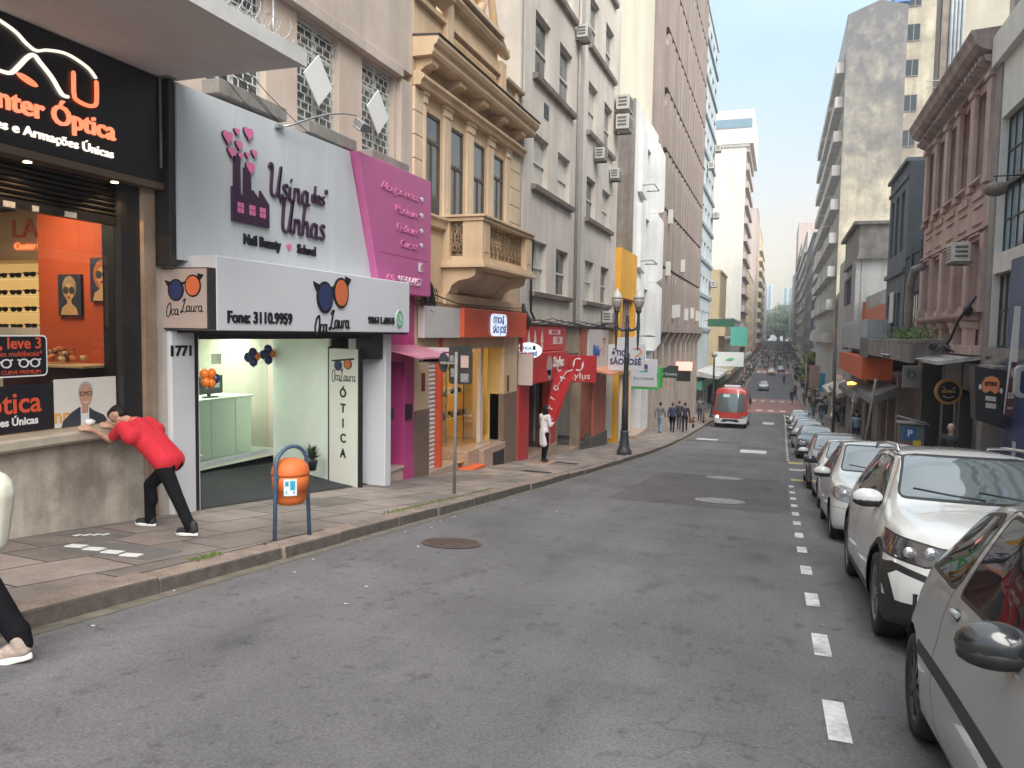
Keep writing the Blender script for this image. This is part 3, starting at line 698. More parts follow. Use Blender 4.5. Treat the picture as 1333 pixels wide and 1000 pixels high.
b = MB(F); b.prism(rrect(4.115, 5.765, 1.105, 1.485, .04), -.117, -.110); part('backing', b, M_black, st)
M_rl = mat('red-orange vinyl', (.62, .09, .04), rough=.4, var=0)
text(st, 'Pague 1, leve 3', .155, (XL-.108, 5.72, 1.415), 'L', M_rl, .001, align='RIGHT', bold=.003)
text(st, 'em lentes multifocais*', .075, (XL-.108, 5.72, 1.315), 'L', M_rl, .001, align='RIGHT')
text(st, 'BLUE CURVE PREMIUM', .055, (XL-.108, 5.70, 1.135), 'L', M_rl, .001, align='RIGHT')
b = MB(F)
for uc in (5.58, 5.28, 4.98, 4.68):
    for s in (-.06, .06):
        for k in range(14):
            a0, a1 = 2*pi*k/14, 2*pi*(k+1)/14; c_ = (uc+s, 1.225)
            q = [(c_[0]+r*1.1*cos(a), c_[1]+r*.9*sin(a)) for r, a in ((.036, a0), (.05, a0), (.05, a1), (.036, a1))]; b.prism(q, -.11, -.106)
    b.box(uc-.015, uc+.015, 1.232, 1.247, -.11, -.1055); b.box(uc-.125, uc-.105, 1.25, 1.265, -.11, -.1052); b.box(uc+.105, uc+.125, 1.25, 1.265, -.11, -.1052)
part('glasses_icon', b, mat('white vinyl', (.7, .7, .7), var=0), st)
ba = thing('window_banner', 'black banner with red Óptica lettering along the bottom of the window', 'banner', (XL-.11, 5, .54))
b = MB(F); b.box(2.6, 5.84, .545, 1.01, -.118, -.112); part('backing', b, M_black, ba)
text(ba, 'Center Óptica', .29, (XL-.111, 5.70, .83), 'L', M_rl, .002, align='RIGHT', bold=.004)
text(ba, 'Lentes e Armações Únicas', .105, (XL-.111, 5.66, .655), 'L', mat('white vinyl', (.7, .7, .7), var=0), .002, align='RIGHT', bold=.003)
po = thing('portrait_poster', 'poster of a smiling grey-haired man in glasses and dark suit in the shop window', 'poster', (XL-.11, 6.2, .54))
b = MB(F); b.box(5.845, 6.62, .545, 1.045, -.118, -.112); part('backing', b, mat('poster backdrop', (.62, .60, .56), rough=.4, var=.05), po)
P = (XL-.112, 6.2, .54)
skin = mat('printed skin', (.46, .26, .18), rough=.4, var=.08, scale=20)
text(po, 'nnc', .2, (XL-.111, 5.98, .66), 'L', mat('amber print', (.65, .33, .08), var=0), .0008, bold=.006)
flat(po, 'suit', [[(-.28, .0), (.32, .0), (.25, .09), (.12, .15), (.05, .2), (-.06, .2), (-.16, .15), (-.26, .07)]], P, 'L', mat('printed suit', (.035, .04, .055), var=.2), .002)
flat(po, 'collar', [[(-.045, .0), (.06, .0), (.06, .2), (-.045, .2)]], P, 'L', mat('printed shirt', (.6, .62, .66), var=0), .001, .002)
flat(po, 'neck', [[(-.035, .13), (.045, .13), (.05, .24), (-.03, .24)]], P, 'L', skin, .001, .003)
flat(po, 'grey_hair', [circ(.02, .355, .093, .115)], P, 'L', mat('printed grey hair', (.34, .33, .32), var=.2, scale=30), .001, .0035)
flat(po, 'face', [circ(.02, .32, .08, .122)], P, 'L', skin, .001, .0045)
flat(po, 'glasses', [rrect(-.055, .01, .315, .362, .015), rrect(.03, .095, .315, .362, .015), [(.0, .34), (.04, .34), (.04, .352), (.0, .352)]], P, 'L', M_ink, .001, .006)
flat(po, 'lenses', [rrect(-.047, .003, .322, .355, .012), rrect(.037, .088, .322, .355, .012)], P, 'L', mat('printed skin dark', (.36, .2, .14), var=0), .001, .0065)
flat(po, 'smile', [[(-.02, .262), (.02, .248), (.062, .262), (.05, .245), (.02, .232), (-.01, .245)]], P, 'L', mat('printed teeth', (.6, .52, .48), var=0), .001, .006)

sg = thing('shop_sign', 'black optical sign with orange lettering and white glasses outline under the canopy', 'sign', (XL, 4, 3.25))
b = MB(F); b.box(-6, 7.245, 3.235, 4.405, .0, .14); part('panel', b, M_black, sg, bevel=.01)
b = MB(F); b.box(-6, 7.25, 3.16, 3.233, -.12, .145); part('bottom_trim', b, mat('bronze trim', (.12, .085, .06), rough=.5, var=.2, streak=.2), sg)
PX = XL+.15
text(sg, 'Center Óptica', .265, (PX, 6.42, 3.63), 'L', M_orange, .018, align='RIGHT', bold=.004, width=1.62)
text(sg, 'Lentes e Armações Únicas', .125, (PX, 6.40, 3.40), 'L', M_cream_l, .01, align='RIGHT', bold=.001, width=1.55)
o_ = (PX, 0, 0)
mb = stroke_mesh([[(4.3, 4.05), (4.6, 4.28), (5.0, 4.33), (5.28, 4.28), (5.42, 4.20), (5.52, 4.17), (5.64, 4.215), (5.85, 4.25), (6.08, 4.2), (6.19, 4.12)], [(4.3, 4.05), (4.35, 3.9)]], .028, .02, .2)
link('glasses_outline', mb.mesh('glasses_outline', [M_cream_l], recalc=False), sg, Vector(o_)-world_of(sg), ROT['L'])
mb = stroke_mesh([[(5.13, 3.87), (5.25, 3.88), (5.33, 3.96), (5.42, 4.07), (5.49, 4.12), (5.56, 4.07), (5.68, 3.97), (5.78, 3.85), (5.86, 3.84)]], .04, .02, .3)
link('logo_letter', mb.mesh('logo_letter', [M_cream_l], recalc=False), sg, Vector(o_)-world_of(sg), ROT['L'])
mb = stroke_mesh([[(5.92, 4.11), (5.92, 3.9), (5.95, 3.84), (6.08, 3.82), (6.17, 3.85), (6.19, 3.93), (6.19, 4.1)]], .038, .02, .1)
link('logo_letter', mb.mesh('logo_letter', [M_orange], recalc=False), sg, Vector(o_)-world_of(sg), ROT['L'])
mb = stroke_mesh([[(4.78, 4.12), (4.78, 3.8), (4.84, 3.72), (5.1, 3.72)]], .055, .02, .1)
link('logo_letter', mb.mesh('logo_letter', [M_orange], recalc=False), sg, Vector(o_)-world_of(sg), ROT['L'])
flat(sg, 'logo_dot', [[(5.42+.10*cos(t)-.02*sin(t), 3.87+.035*sin(t)-.02*cos(t)) for t in [2*pi*k/18 for k in range(18)]]], o_, 'L', M_orange, .02)
for i, yy in enumerate((5.47, 6.48)):
    r_ = thing('spotlight', 'small lit downlight under the black sign, %s' % ('left of the pillar over the shutter', 'nearest the stone pillar')[i], 'spotlight', (XL+.07, yy, 3.14), 'downlights under the black sign')
    b = MB(); b.lathe([(.05, 0), (.05, .02), (.04, .022)], (XL+.07, yy, 3.137), 14); part('ring', b, M_steel, r_)
    b = MB(); b.lathe([(.036, 0), (.036, .004)], (XL+.07, yy, 3.13), 14); part('lamp', b, glow('warm lamp', (1, .62, .25), 4), r_)
    l = bpy.data.lights.new('downlight', 'SPOT'); l.energy = 4; l.color = (1, .62, .3); l.spot_size = radians(110); l.shadow_soft_size = .04
    lo = bpy.data.objects.new('downlight', l); COL.objects.link(lo); lo.parent = r_; lo.location = (0, 0, -.03)
cn = thing('concrete_canopy', 'pale concrete canopy jutting over the black optical sign', 'canopy', (XL, 3, 4.41))
b = MB(F); b.box(-8, 7.25, 4.412, 4.54, -.2, 1.9); part('slab', b, M_canopy, cn, bevel=.01)
b = MB(F); b.box(-8, 7.27, 4.41, 4.57, 1.902, 1.94); part('edge', b, M_canedge, cn)
b = MB(); rr = random.Random(2)
for s in range(3):
    pts = []; y = 3.2
    while y < 7.3: a = y*16+s*2; r_ = .15+.03*sin(y*5+s); pts.append((XL+1.62+r_*cos(a), y, 4.78+r_*sin(a)+.03*sin(3*y))); y += .035
    b.tube(pts, .0045, 4)
    for p in pts[::2]:
        d = [rr.gauss(0, .014) for _ in range(3)]; b.tube([(p[0]-d[0], p[1]-d[1], p[2]-d[2]), (p[0]+d[0], p[1]+d[1], p[2]+d[2])], .003, 3)
for yy in (3.3, 5.2, 7.15): b.tube([(XL+1.6, yy, 4.54), (XL+1.6, yy, 5.1)], .012, 6)
for k in range(120):
    y = rr.uniform(3, 7.25); b.tube([(XL+1.88+rr.gauss(0, .03), y, 4.57), (XL+1.86+rr.gauss(0, .05), y+rr.gauss(0, .05), 4.6+rr.uniform(0, .07))], .004, 3)
solo('razor_wire', b, M_steel, 'coils of silver razor wire along the top of the concrete canopy', 'razor wire')
b = MB()
for k, dz in enumerate((0, .07, .15, .05)):
    pts = []
    for i in range(9):
        t = i/8; y = 7.4+t*2.6+k*.1; pts.append((XL+.28-.1*t, y, 5.0+dz*2-1.02*t-.12*sin(pi*t)+dz*t))
    b.tube(pts, .007, 4)
solo('cable', b, M_blk, 'thin black cables sagging across the wall above the white board', 'cable')

# ---- white nail-salon board
ws = thing('shop_sign', 'large white board with plum factory, pink hearts and cursive Usina das Unhas', 'sign', (-6.6, 9, 2.38))
FW = FL(-6.6)
b = MB(FW); b.prism([(7.2, 2.38), (11.7, 2.38), (10.94, 4.45), (7.2, 4.385)], -.22, 0); part('board', b, M_wsign, ws)
b = MB(FW)
for u in (8.17, 9.27, 10.28): b.box(u, u+.012, 2.4, 4.36, .0, .0035)
part('panel_joint', b, mat('joint grey', (.45, .47, .49), var=0), ws)
b = MB(FW); b.box(7.10, 7.197, 2.3, 4.4, -.24, -.02); part('side_frame', b, M_blk, ws, bevel=.01)
b = MB(FW); b.box(7.04, 7.06, 3.4, 4.42, -.1, -.08); b.box(7.04, 7.17, 4.402, 4.43, -.24, .03); part('bracket', b, M_gframe, ws)
ox = (-6.598, 0, 0)
flat(ws, 'factory_icon', [[(8.10, 2.95), (8.84, 2.95), (8.84, 3.26), (8.655, 3.42), (8.655, 3.285), (8.50, 3.40), (8.47, 3.285), (8.455, 3.66), (8.34, 3.66), (8.33, 3.34), (8.26, 3.27), (8.25, 3.77), (8.15, 3.77), (8.14, 3.38), (8.10, 3.38)]], ox, 'L', M_plum, .035)
flat(ws, 'icon_window', [[(u, v), (u+.055, v), (u+.055, v+.06), (u, v+.06)] for uc in (8.19, 8.42, 8.635) for (u, v) in ((uc, 3.07), (uc+.065, 3.07), (uc, 3.14), (uc+.065, 3.14))], ox, 'L', M_pink, .004, .035)
for (u, v, s) in ((8.03, 3.97, .105), (8.20, 4.08, .055), (8.43, 4.11, .105), (8.24, 3.92, .075), (8.10, 3.80, .08), (8.265, 3.79, .055), (8.40, 3.83, .045), (8.54, 3.88, .065), (8.46, 3.68, .10)):
    flat(ws, 'heart_icon', [heart(u, v, s*.9)], ox, 'L', M_plum, .03); flat(ws, 'heart_face', [heart(u, v, s*.86)], ox, 'L', M_pink, .006, .0302)
cursive(ws, 'Usina', .43, (-6.595, 8.83, 3.40), 'L', M_plum, .085, .03, slope=.08, gap=0)
cursive(ws, 'das', .26, (-6.595, 9.86, 3.47), 'L', M_plum, .10, .03)
flat(ws, 'dot', [circ(10.25, 3.68, .035)], ox, 'L', M_plum, .03)
cursive(ws, 'Unhas', .46, (-6.595, 9.08, 2.95), 'L', M_plum, .085, .03, slope=.08, gap=0)
text(ws, 'Nail Beauty', .185, (-6.588, 8.72, 2.745), 'L', M_ink, .012, bold=.006, width=.78)
text(ws, 'School', .185, (-6.588, 9.74, 2.745), 'L', M_ink, .012, bold=.006, width=.46)
flat(ws, 'heart_icon', [heart(9.31, 2.755, .055)], ox, 'L', M_pink, .02)
mg = thing('shop_sign', 'slanted magenta panel with faint pink lines of lettering and white hearts', 'sign', (-6.5, 12.5, 2.27))
b = MB(FL(-6.6)); b.prism([(11.72, 2.27), (13.74, 2.27), (13.72, 4.48), (11.0, 4.46)], -.22, .13); part('panel', b, M_mag, mg, bevel=.01)
b = MB(FL(-6.6)); b.box(11.68, 13.73, 2.93, 2.94, .13, .1335); part('panel_joint', b, M_magd, mg)
fa = mat('faded pink lettering', (.56, .16, .33), rough=.3, var=.1)
for (t, z) in (('Alongamentos', 4.03), ('Manicure', 3.71), ('Pedicure', 3.40), ('Cursos', 3.13)):
    text(mg, t, .20, (-6.465, 13.17, z+.03), 'L', fa, .012, align='RIGHT', sx=1.25, shear=.2)
for z in (4.07, 3.77, 3.48, 3.21): flat(mg, 'heart_icon', [heart(13.30, z, .05)], (-6.468, 0, 0), 'L', M_wfas, .02)
flat(mg, 'icon', [rrect(13.20, 13.36, 2.71, 2.88, .02)], (-6.468, 0, 0), 'L', M_wfas, .012)
text(mg, 'f', .17, (-6.45, 13.30, 2.79), 'L', M_magd, .004, bold=.006)
text(mg, '99304.4157', .21, (-6.46, 13.30, 2.50), 'L', mat('pale pink lettering', (.66, .45, .55), var=0), .014, align='RIGHT', width=.92)
text(mg, '(51)', .16, (-6.46, 12.08, 2.52), 'L', fa, .012)
al = thing('sign_floodlight', 'grey floodlight on a curved arm over the white board', 'floodlight', (-6.6, 9.1, 4.35))
pts = [(-6.6, 9.1, 4.36), (-6.5, 9.25, 4.42), (-6.4, 9.65, 4.62), (-6.36, 10.0, 4.76), (-6.34, 10.35, 4.86), (-6.33, 10.7, 4.92)]
b = MB(); b.tube(pts, .014, 8); b.box(-6.64, -6.54, 9.0, 9.14, 4.33, 4.38); part('arm', b, M_steel, al)
b = MB(lambda u, v, w: (-6.30+u*.8+w*.6, 10.82+v, 4.80+w*.8-u*.6)); b.box(-.09, .09, -.13, .13, -.05, .06); b.box(-.11, .11, -.15, .15, -.075, -.052); part('lamp_head', b, M_steel, al, bevel=.01)
b = MB(lambda u, v, w: (-6.30+u*.8+w*.6, 10.82+v, 4.80+w*.8-u*.6)); b.box(-.08, .08, -.11, .11, -.082, -.076); part('lens', b, G['mid'], al)

# ---- fascia box of the opticians
fb = thing('shop_sign', 'long white fascia box with black phone numbers and orange and navy glasses logo', 'sign', (-6.2, 9.8, 1.56))
FB = FL(-6.2)
b = MB(FB); b.box(7.36, 12.3, 1.565, 2.44, -.62, 0); part('box', b, M_wfas, fb, bevel=.012)
b = MB(FB); b.box(7.37, 12.29, 1.53, 1.563, -.6, -.03); part('bottom_trim', b, M_blk, fb)
text(fb, 'Fone: 3110.9959', .20, (-6.198, 8.17, 1.725), 'L', M_ink, .014, bold=.005, width=1.28)
text(fb, '98611.6815', .145, (-6.198, 11.28, 1.755), 'L', M_ink, .014, bold=.007, width=.88)
M_green = mat('green acrylic', (.10, .42, .20), rough=.35, var=0)
flat(fb, 'phone_icon', [circ(11.90, 1.80, .125, .15, 28)], (-6.198, 0, 0), 'L', M_wsign, .012)
flat(fb, 'phone_ring', [[(11.90+r*cos(a), 1.80+r*1.2*sin(a)) for r, a in ((.085, a0), (.118, a0), (.118, a0+.225), (.085, a0+.225))] for a0 in [2*pi*k/28 for k in range(28)]], (-6.198, 0, 0), 'L', M_green, .006, .012)
flat(fb, 'phone_handset', [[(11.85, 1.86), (11.875, 1.87), (11.89, 1.83), (11.88, 1.81), (11.92, 1.77), (11.94, 1.78), (11.955, 1.75), (11.93, 1.73), (11.88, 1.76), (11.85, 1.81)]], (-6.198, 0, 0), 'L', M_green, .004, .012)
def glasses_logo(parent, uc, vc, s, side, X, mi=M_ink, ext=.02):
    """round two-colour glasses with cursive name below; s = total width"""
    k = s/1.0; P = X
    def pt(l): return [((uc if side != 'C' else uc)+u*k, vc+v*k) for (u, v) in l]
    if side == 'L': base = (X, 0, 0); cv = lambda u, v: (X, u, v)
    else: base = (0, X, 0); cv = lambda u, v: (u, X, v)
    flat(parent, 'glasses_frame', [pt(circ(-.24, .0, .245, .27, 24)), pt(circ(.27, .10, .245, .27, 24)), pt([(-.06, .12), (.08, .17), (.08, .23), (-.06, .18)]), pt([(-.48, .08), (-.40, .20), (-.58, .25), (-.56, .19)]), pt([(.40, .28), (.48, .22), (.60, .36), (.42, .40)])], base, side, mi, ext)
    flat(parent, 'lens_navy', [pt(circ(-.24, .0, .205, .23, 24))], base, side, M_navy, .004, ext)
    flat(parent, 'lens_orange', [pt(circ(.27, .10, .205, .23, 24))], base, side, M_orl, .004, ext)
    x0 = uc-.56*k;
    cursive(parent, 'Oca', .31*k, cv(x0+.02*k, vc-.60*k), side, mi, .085, ext*.8, slope=.1)
    cursive(parent, 'Laura', .31*k, cv(x0+.46*k, vc-.52*k), side, mi, .085, ext*.8, slope=.1, gap=-.03)
glasses_logo(fb, 9.80, 2.06, .84, 'L', -6.198)
bx = thing('shop_sign', 'square beige end sign with orange and navy glasses logo facing up the street', 'sign', (-6.6, 7.35, 1.56))
b = MB(); b.box(-6.88, -6.205, 7.22, 7.357, 1.575, 2.29); part('panel', b, mat('black edging', (.03, .025, .025), var=0), bx, bevel=.006)
b = MB(); b.box(-6.865, -6.22, 7.212, 7.221, 1.59, 2.275); part('face', b, mat('taupe acrylic', (.42, .345, .32), rough=.4, var=.03), bx)
glasses_logo(bx, -6.54, 2.03, .48, 'C', 7.211, ext=.004)

# ---- opticians' open shop
os_ = thing('optical_shop', 'open white optical shop with green-tinted interior behind the orange bin', 'shopfront', (XL, 10, g(10)))
z0 = g(7.4)+KH
b = MB(F); b.box(7.27, 7.66, z0-.4, 1.56, -.28, .06); pl = part('pillar', b, M_wfas, os_, bevel=.015)
text(pl, '1771', .17, (XL+.062, 7.43, 1.31), 'L', M_ink, .008, bold=.006, width=.33)
b = MB(F); b.box(7.662, 7.745, z0-.4, 1.56, -.28, .03); part('door_frame', b, M_blk, os_)
b = MB(F); b.box(7.746, 7.77, z0-.35, 1.5, -.1, .02); part('door_trim', b, M_wfas, os_)
b = MB(F); b.box(11.98, 12.2, g(12)-.2, 1.563, -.4, .35); part('pillar', b, M_wfas, os_, bevel=.015)
b = MB(F); b.box(7.77, 11.98, 1.45, 1.56, -.16, -.02); b.box(11.6, 11.975, 1.1, 1.56, -.015, .3); part('lintel', b, mat('charcoal lintel', (.025, .027, .035), rough=.5, var=.2), os_)
fz = -.80
M_int = mat('interior white wall', (.76, .80, .74), rough=.6, var=.04)
M_mat = mat('dark carpet', (.028, .032, .036), rough=.95, var=.25, scale=8, bump=.4)
b = MB(); sheetY = [7.66, 8.6, 9.5, 10.5, 11.5, 12.4, 13.4]
for y0_, y1_ in zip(sheetY, sheetY[1:]):
    f0 = lambda x, y: min(g(y), g(7.7)) if False else g(y)*.5+g(8.6)*.5
    b.face([(XL+.02, y0_, g(y0_)+KH+.012), (XL+.02, y1_, g(y1_)+KH+.012), (-9.9, y1_, f0(0, y1_)+KH-.02), (-9.9, y0_, f0(0, y0_)+KH-.02)])
part('carpet', b, M_mat, os_)
def wl(mb, x0, y0, x1, y1, za, zb, t=.04, m=0):
    d = Vector((x1-x0, y1-y0, 0)).normalized(); n_ = Vector((-d.y, d.x, 0))*t
    P = [(x0, y0), (x1, y1), (x1+n_.x, y1+n_.y), (x0+n_.x, y0+n_.y)]
    lo = [mb.V((p[0], p[1], za)) for p in P]; hi = [mb.V((p[0], p[1], zb)) for p in P]
    mb.f += [lo[::-1], hi]+[[lo[k], lo[(k+1) % 4], hi[(k+1) % 4], hi[k]] for k in range(4)]; mb.m += [m]*6; mb.sm += [False]*6
b = MB(); wl(b, -9.30, 12.6, -7.47, 11.72, -1.1, 1.56); part('interior_wall', b, M_int, os_)
b = MB(); b.face([(-14, 7.3, 1.56), (XL-.2, 7.3, 1.56), (XL-.2, 18, 1.56), (-14, 18, 1.56)]); b.face([(-14, 7.2, -1), (XL-.3, 7.2, -1), (XL-.3, 7.2, 1.56), (-14, 7.2, 1.56)]); b.face([(-12.5, 7, -1.4), (-12.5, 18, -1.4), (-12.5, 18, 1.6), (-12.5, 7, 1.6)]); b.face([(-9.3, 12.62, -1.1), (-9.3, 18, -1.4), (-9.3, 18, 1.56), (-9.3, 12.62, 1.56)]); b.face([(-12.5, 17, -1.4), (-9.3, 17, -1.4), (-9.3, 17, 1.6), (-12.5, 17, 1.6)])
part('interior_shell', b, M_int, os_)
b = MB(); b.face([(-12.5, 7.2, -.85), (-9.42, 7.2, -.85), (-9.42, 17, -.95), (-12.5, 17, -.95)]); part('interior_floor', b, mat('pale floor', (.45, .47, .42), rough=.3), os_)
b = MB(); b.box(-9.42, -9.36, 8.2, 12.55, -.82, -.74); part('screen_base', b, M_wfas, os_)
b = MB(); b.box(-9.40, -9.385, 8.2, 12.55, -.74, 1.55); part('glass_screen', b, mat('green tinted glass', (.80, .93, .84), rough=0, var=0, trans=1), os_)
ot = thing('shop_sign', 'tall white panel with vertical black ÓTICA letters and glasses logo beside the opening', 'sign', (-7.1, 11.4, -1))
pa, pb = Vector((-7.45, 11.68, 0)), Vector((-6.72, 11.42, 0))
b = MB(); wl(b, pa.x, pa.y, pb.x, pb.y, g(11.5)+KH-.05, 1.27, .07); part('panel', b, mat('back-lit white panel', (.70, .70, .64), var=.03, rough=.4), ot, bevel=.006)
b = MB(); wl(b, pa.x-.03, pa.y+.01, pa.x, pa.y, g(11.5)+KH-.05, 1.3, .08); wl(b, pb.x, pb.y, pb.x+.035, pb.y-.012, g(11.5)+KH-.05, 1.3, .08); part('panel_edge', b, M_blk, ot)
dpan = (pb-pa).normalized(); npn = Vector((dpan.y, -dpan.x, 0)); mid = (pa+pb)/2+npn*.004
rotp = Matrix((dpan, Vector((0, 0, 1)), npn)).transposed()
def onpanel(me, v, uo=0): return link('lettering', me, ot, Vector((mid.x+dpan.x*uo, mid.y+dpan.y*uo, v))-world_of(ot), rotp)
for i, chh in enumerate('ÓTICA'):
    me = text_mesh(chh, .215, .004, bold=.006); me.materials.append(M_ink); onpanel(me, .50-i*.262)
me = MB();
for (c_, mm) in (((-.13, .0), 0), ((.13, .03), 1)):
    me.prism(circ(c_[0], c_[1], .105, .09), .002, .006, 0)
me.prism([(-.30, .06), (.30, .11), (.30, .14), (-.30, .09)], .002, .007, 0)
onpanel(me.mesh('glasses_frame', [M_ink]), .98)
me = MB(); me.prism(circ(-.13, 0, .085, .075), .006, .009); onpanel(me.mesh('lens_navy', [M_navy]), .98)
me = MB(); me.prism(circ(.13, .03, .085, .075), .006, .009); onpanel(me.mesh('lens_orange', [M_orl]), .98)
for tx, uo in (('Oca', -.3), ('Laura', -.08)):
    st_ = []; x = 0
    for ch in tx:
        s_, adv = CUR[ch]; st_ += [[((x+p[0])*.2, p[1]*.2) for p in q] for q in s_]; x += adv-.04
    onpanel(stroke_mesh(st_, .014, .003).mesh('lettering', [M_ink], recalc=False), .72, uo)
dk = thing('shop_counter', 'white counter behind the green glass of the open optical shop', 'counter', (-10.2, 10.5, -.72))
b = MB(); b.box(-10.9, -10.2, 10.2, 13.1, -.95, .20); part('cabinet', b, M_int, dk, bevel=.01)
b = MB(); b.box(-10.95, -10.17, 10.18, 13.14, .203, .24); b.box(-10.199, -10.19, 11.9, 11.92, -.9, .19); b.box(-10.199, -10.19, 12.6, 12.62, -.9, .19); part('counter_top', b, mat('counter top', (.7, .72, .66), rough=.3), dk)
wu = thing('display_cabinet', 'white wall shelving with rows of glasses in the open optical shop', 'display cabinet', (-12.3, 14, -.9))
b = MB(); b.box(-12.45, -12.2, 13.0, 16.9, -1.0, 1.5); b.box(-12.2, -11.9, 14.75, 15.3, -.9, .85)
for k in range(7): b.box(-12.2, -12.0, 13.3, 14.7, .0+k*.19, .01+k*.19)
part('cabinet', b, M_int, wu)
b = MB()
for k in range(7):
    y = 13.35
    while y < 14.6: b.box(-12.1, -12.07, y, y+.13, .025+k*.19, .08+k*.19); y += .17
part('spectacles', b, M_ink, wu)
lb = thing('advertisement_board', 'tall dark framed eyewear advertisement on the wall of the open optical shop', 'advertisement', (-11.3, 12, -.5))
b = MB(); b.box(-12.19, -12.12, 15.40, 16.0, -.50, 1.12); part('frame', b, mat('dark blue board', (.02, .04, .05), var=0), lb)
b = MB()
for k in range(9): b.box(-12.12, -12.11, 15.5, 15.9, -.42+k*.15, -.34+k*.15)
part('picture', b, mat('pale prints', (.35, .42, .42), var=.3, scale=20), lb)
mo = thing('desktop_monitor', 'black monitor with white notice on the white counter', 'monitor', (-10.1, 9.9, .25))
b = MB(); b.box(-10.55, -10.5, 11.9, 12.6, .30, .66); b.box(-10.6, -10.4, 12.1, 12.35, .24, .26); b.box(-10.55, -10.51, 12.2, 12.27, .25, .31); part('screen', b, mat('monitor black', (.02, .03, .035), rough=.3), mo, bevel=.005)
b = MB(); b.box(-10.498, -10.494, 12.1, 12.5, .42, .64); part('notice', b, M_wfas, mo)
def balloons(x, y, z, n, spec, label, s=.1):
    r_ = thing('balloon_cluster', label, 'balloons', (x, y, z-.2), 'balloon clusters in the open optical shop')
    for (du, dv, c_) in spec:
        b = MB(); b.ball((x+.03*du, y+du*s, z+dv*s), (s*.62, s*.62, s*.7), 14, 10); b.lathe([(.004, 0), (.016, -.02)], (x+.03*du, y+du*s, z+dv*s-s*.68), 6)
        part('balloon', b, mat('balloon '+c_, (.75, .17, .02) if c_ == 'orange' else (.02, .03, .12), rough=.25, var=0), r_)
balloons(-9.3, 10.82, .74, 5, [(-.7, .5, 'orange'), (.4, .5, 'orange'), (-.5, -.6, 'orange'), (.3, -.8, 'orange'), (1., -.2, 'navy')], 'orange balloon cluster with one navy balloon, left in the open shop', .13)
balloons(-9.3, 12.0, 1.06, 5, [(-.8, 0, 'navy'), (0, .7, 'navy'), (.1, -.7, 'navy'), (-.4, .1, 'navy'), (.6, .1, 'orange')], 'navy balloon cluster with an orange centre, against the tall framed poster', .13)
balloons(-9.3, 12.45, 1.10, 5, [(-.8, 0, 'navy'), (0, .8, 'navy'), (.1, -.8, 'navy'), (-.4, .1, 'navy'), (.6, .1, 'orange')], 'navy balloon cluster with an orange centre, nearest the white wall corner', .13)
b = MB(); b.box(-9.36, -9.35, 10.95, 11.2, .96, 1.14); solo('paper_notice', b, mat('lime notice', (.62, .72, .55), var=.1, scale=30), 'small white and lime notice stuck on the glass above the orange balloons', 'notice')
pp = thing('potted_plant', 'dark leafy plant in a black pot at the foot of the white wall', 'plant', (-7.75, 11.6, -.85))
b = MB(); b.lathe([(.07, 0), (.10, .16), (.10, .18)], (-7.75, 11.6, -.9), 12); part('pot', b, M_blk, pp)
b = MB(); rr = random.Random(4)
for k in range(60):
    a = rr.uniform(0, 2*pi); t = rr.uniform(.05, .2); h = rr.uniform(.1, .32); c_ = Vector((-7.75, 11.6, -.72)); e_ = c_+Vector((cos(a)*t, sin(a)*t, h)); s_ = Vector((-sin(a), cos(a), 0))*.016; mdp = c_+Vector((cos(a)*t*.45, sin(a)*t*.45, h*.6))
    b.face([tuple(c_), tuple(mdp-s_), tuple(e_), tuple(mdp+s_)])
part('leaves', b, mat('dark leaves', (.03, .055, .025), var=.4, scale=20), pp)
def room_lamp(name, label, x, y, z, sx, sy, en, col, est):
    r_ = thing(name, label, 'ceiling light', (x, y, z))
    b = MB(); b.box(x-sx/2, x+sx/2, y-sy/2, y+sy/2, z-.02, z); part('housing', b, M_wfas, r_)
    b = MB(); b.box(x-sx/2+.02, x+sx/2-.02, y-sy/2+.02, y+sy/2-.02, z-.027, z-.021); part('diffuser', b, glow(name+' glow %s' % str(col), col, est), r_)
    l = bpy.data.lights.new('room_light', 'AREA'); l.shape = 'RECTANGLE'; l.size = sx; l.size_y = sy; l.energy = en; l.color = col
    lo = bpy.data.objects.new('room_light', l); COL.objects.link(lo); lo.parent = r_; lo.location = (0, 0, -.04)
room_lamp('ceiling_light', 'white ceiling light inside the green-tinted optical shop', -11, 12.6, 1.54, .6, 3.0, 30, (.90, 1, .87), 1.2)
room_lamp('ceiling_light', 'white ceiling light over the dark carpet of the open shop', -8.3, 9.9, 1.54, .4, 1.0, 9, (1, 1, .9), 1.2)
room_lamp('ceiling_light', 'warm ceiling light inside the orange optical shop', -8.0, 6.0, 3.18, .5, 1.4, 11, (1, .70, .46), 1.2)

# ---- magenta doorway
md = thing('doorway', 'magenta framed doorway with dark grille door and pink awning', 'doorway', (XL, 12.9, g(12.9)))
b = MB(F); b.box(13.24, 13.66, g(13.5)-.2, 2.27, -.3, .08); b.box(12.21, 13.24, 1.02, 2.3, -.3, .05); part('frame', b, M_magd, md, bevel=.01)
b = MB(F); b.box(12.21, 13.24, -1.02, 1.02, -.32, -.30); part('door', b, mat('dark door', (.02, .014, .03), rough=.4, var=.2), md)
b = MB(F)
for k in range(11): u = 12.25+k*.096; b.box(u, u+.018, -1.0, 1.0, -.295, -.275)
for z in (-.95, -.3, .35, .98): b.box(12.22, 13.23, z, z+.03, -.297, -.273)
for k in range(6): b.tube([(12.4+.13*k+.05*cos(t), -.32+.09*sin(t), -.27) for t in [2*pi*i/12 for i in range(13)]], .008, 5)
part('grille', b, M_blk, md)
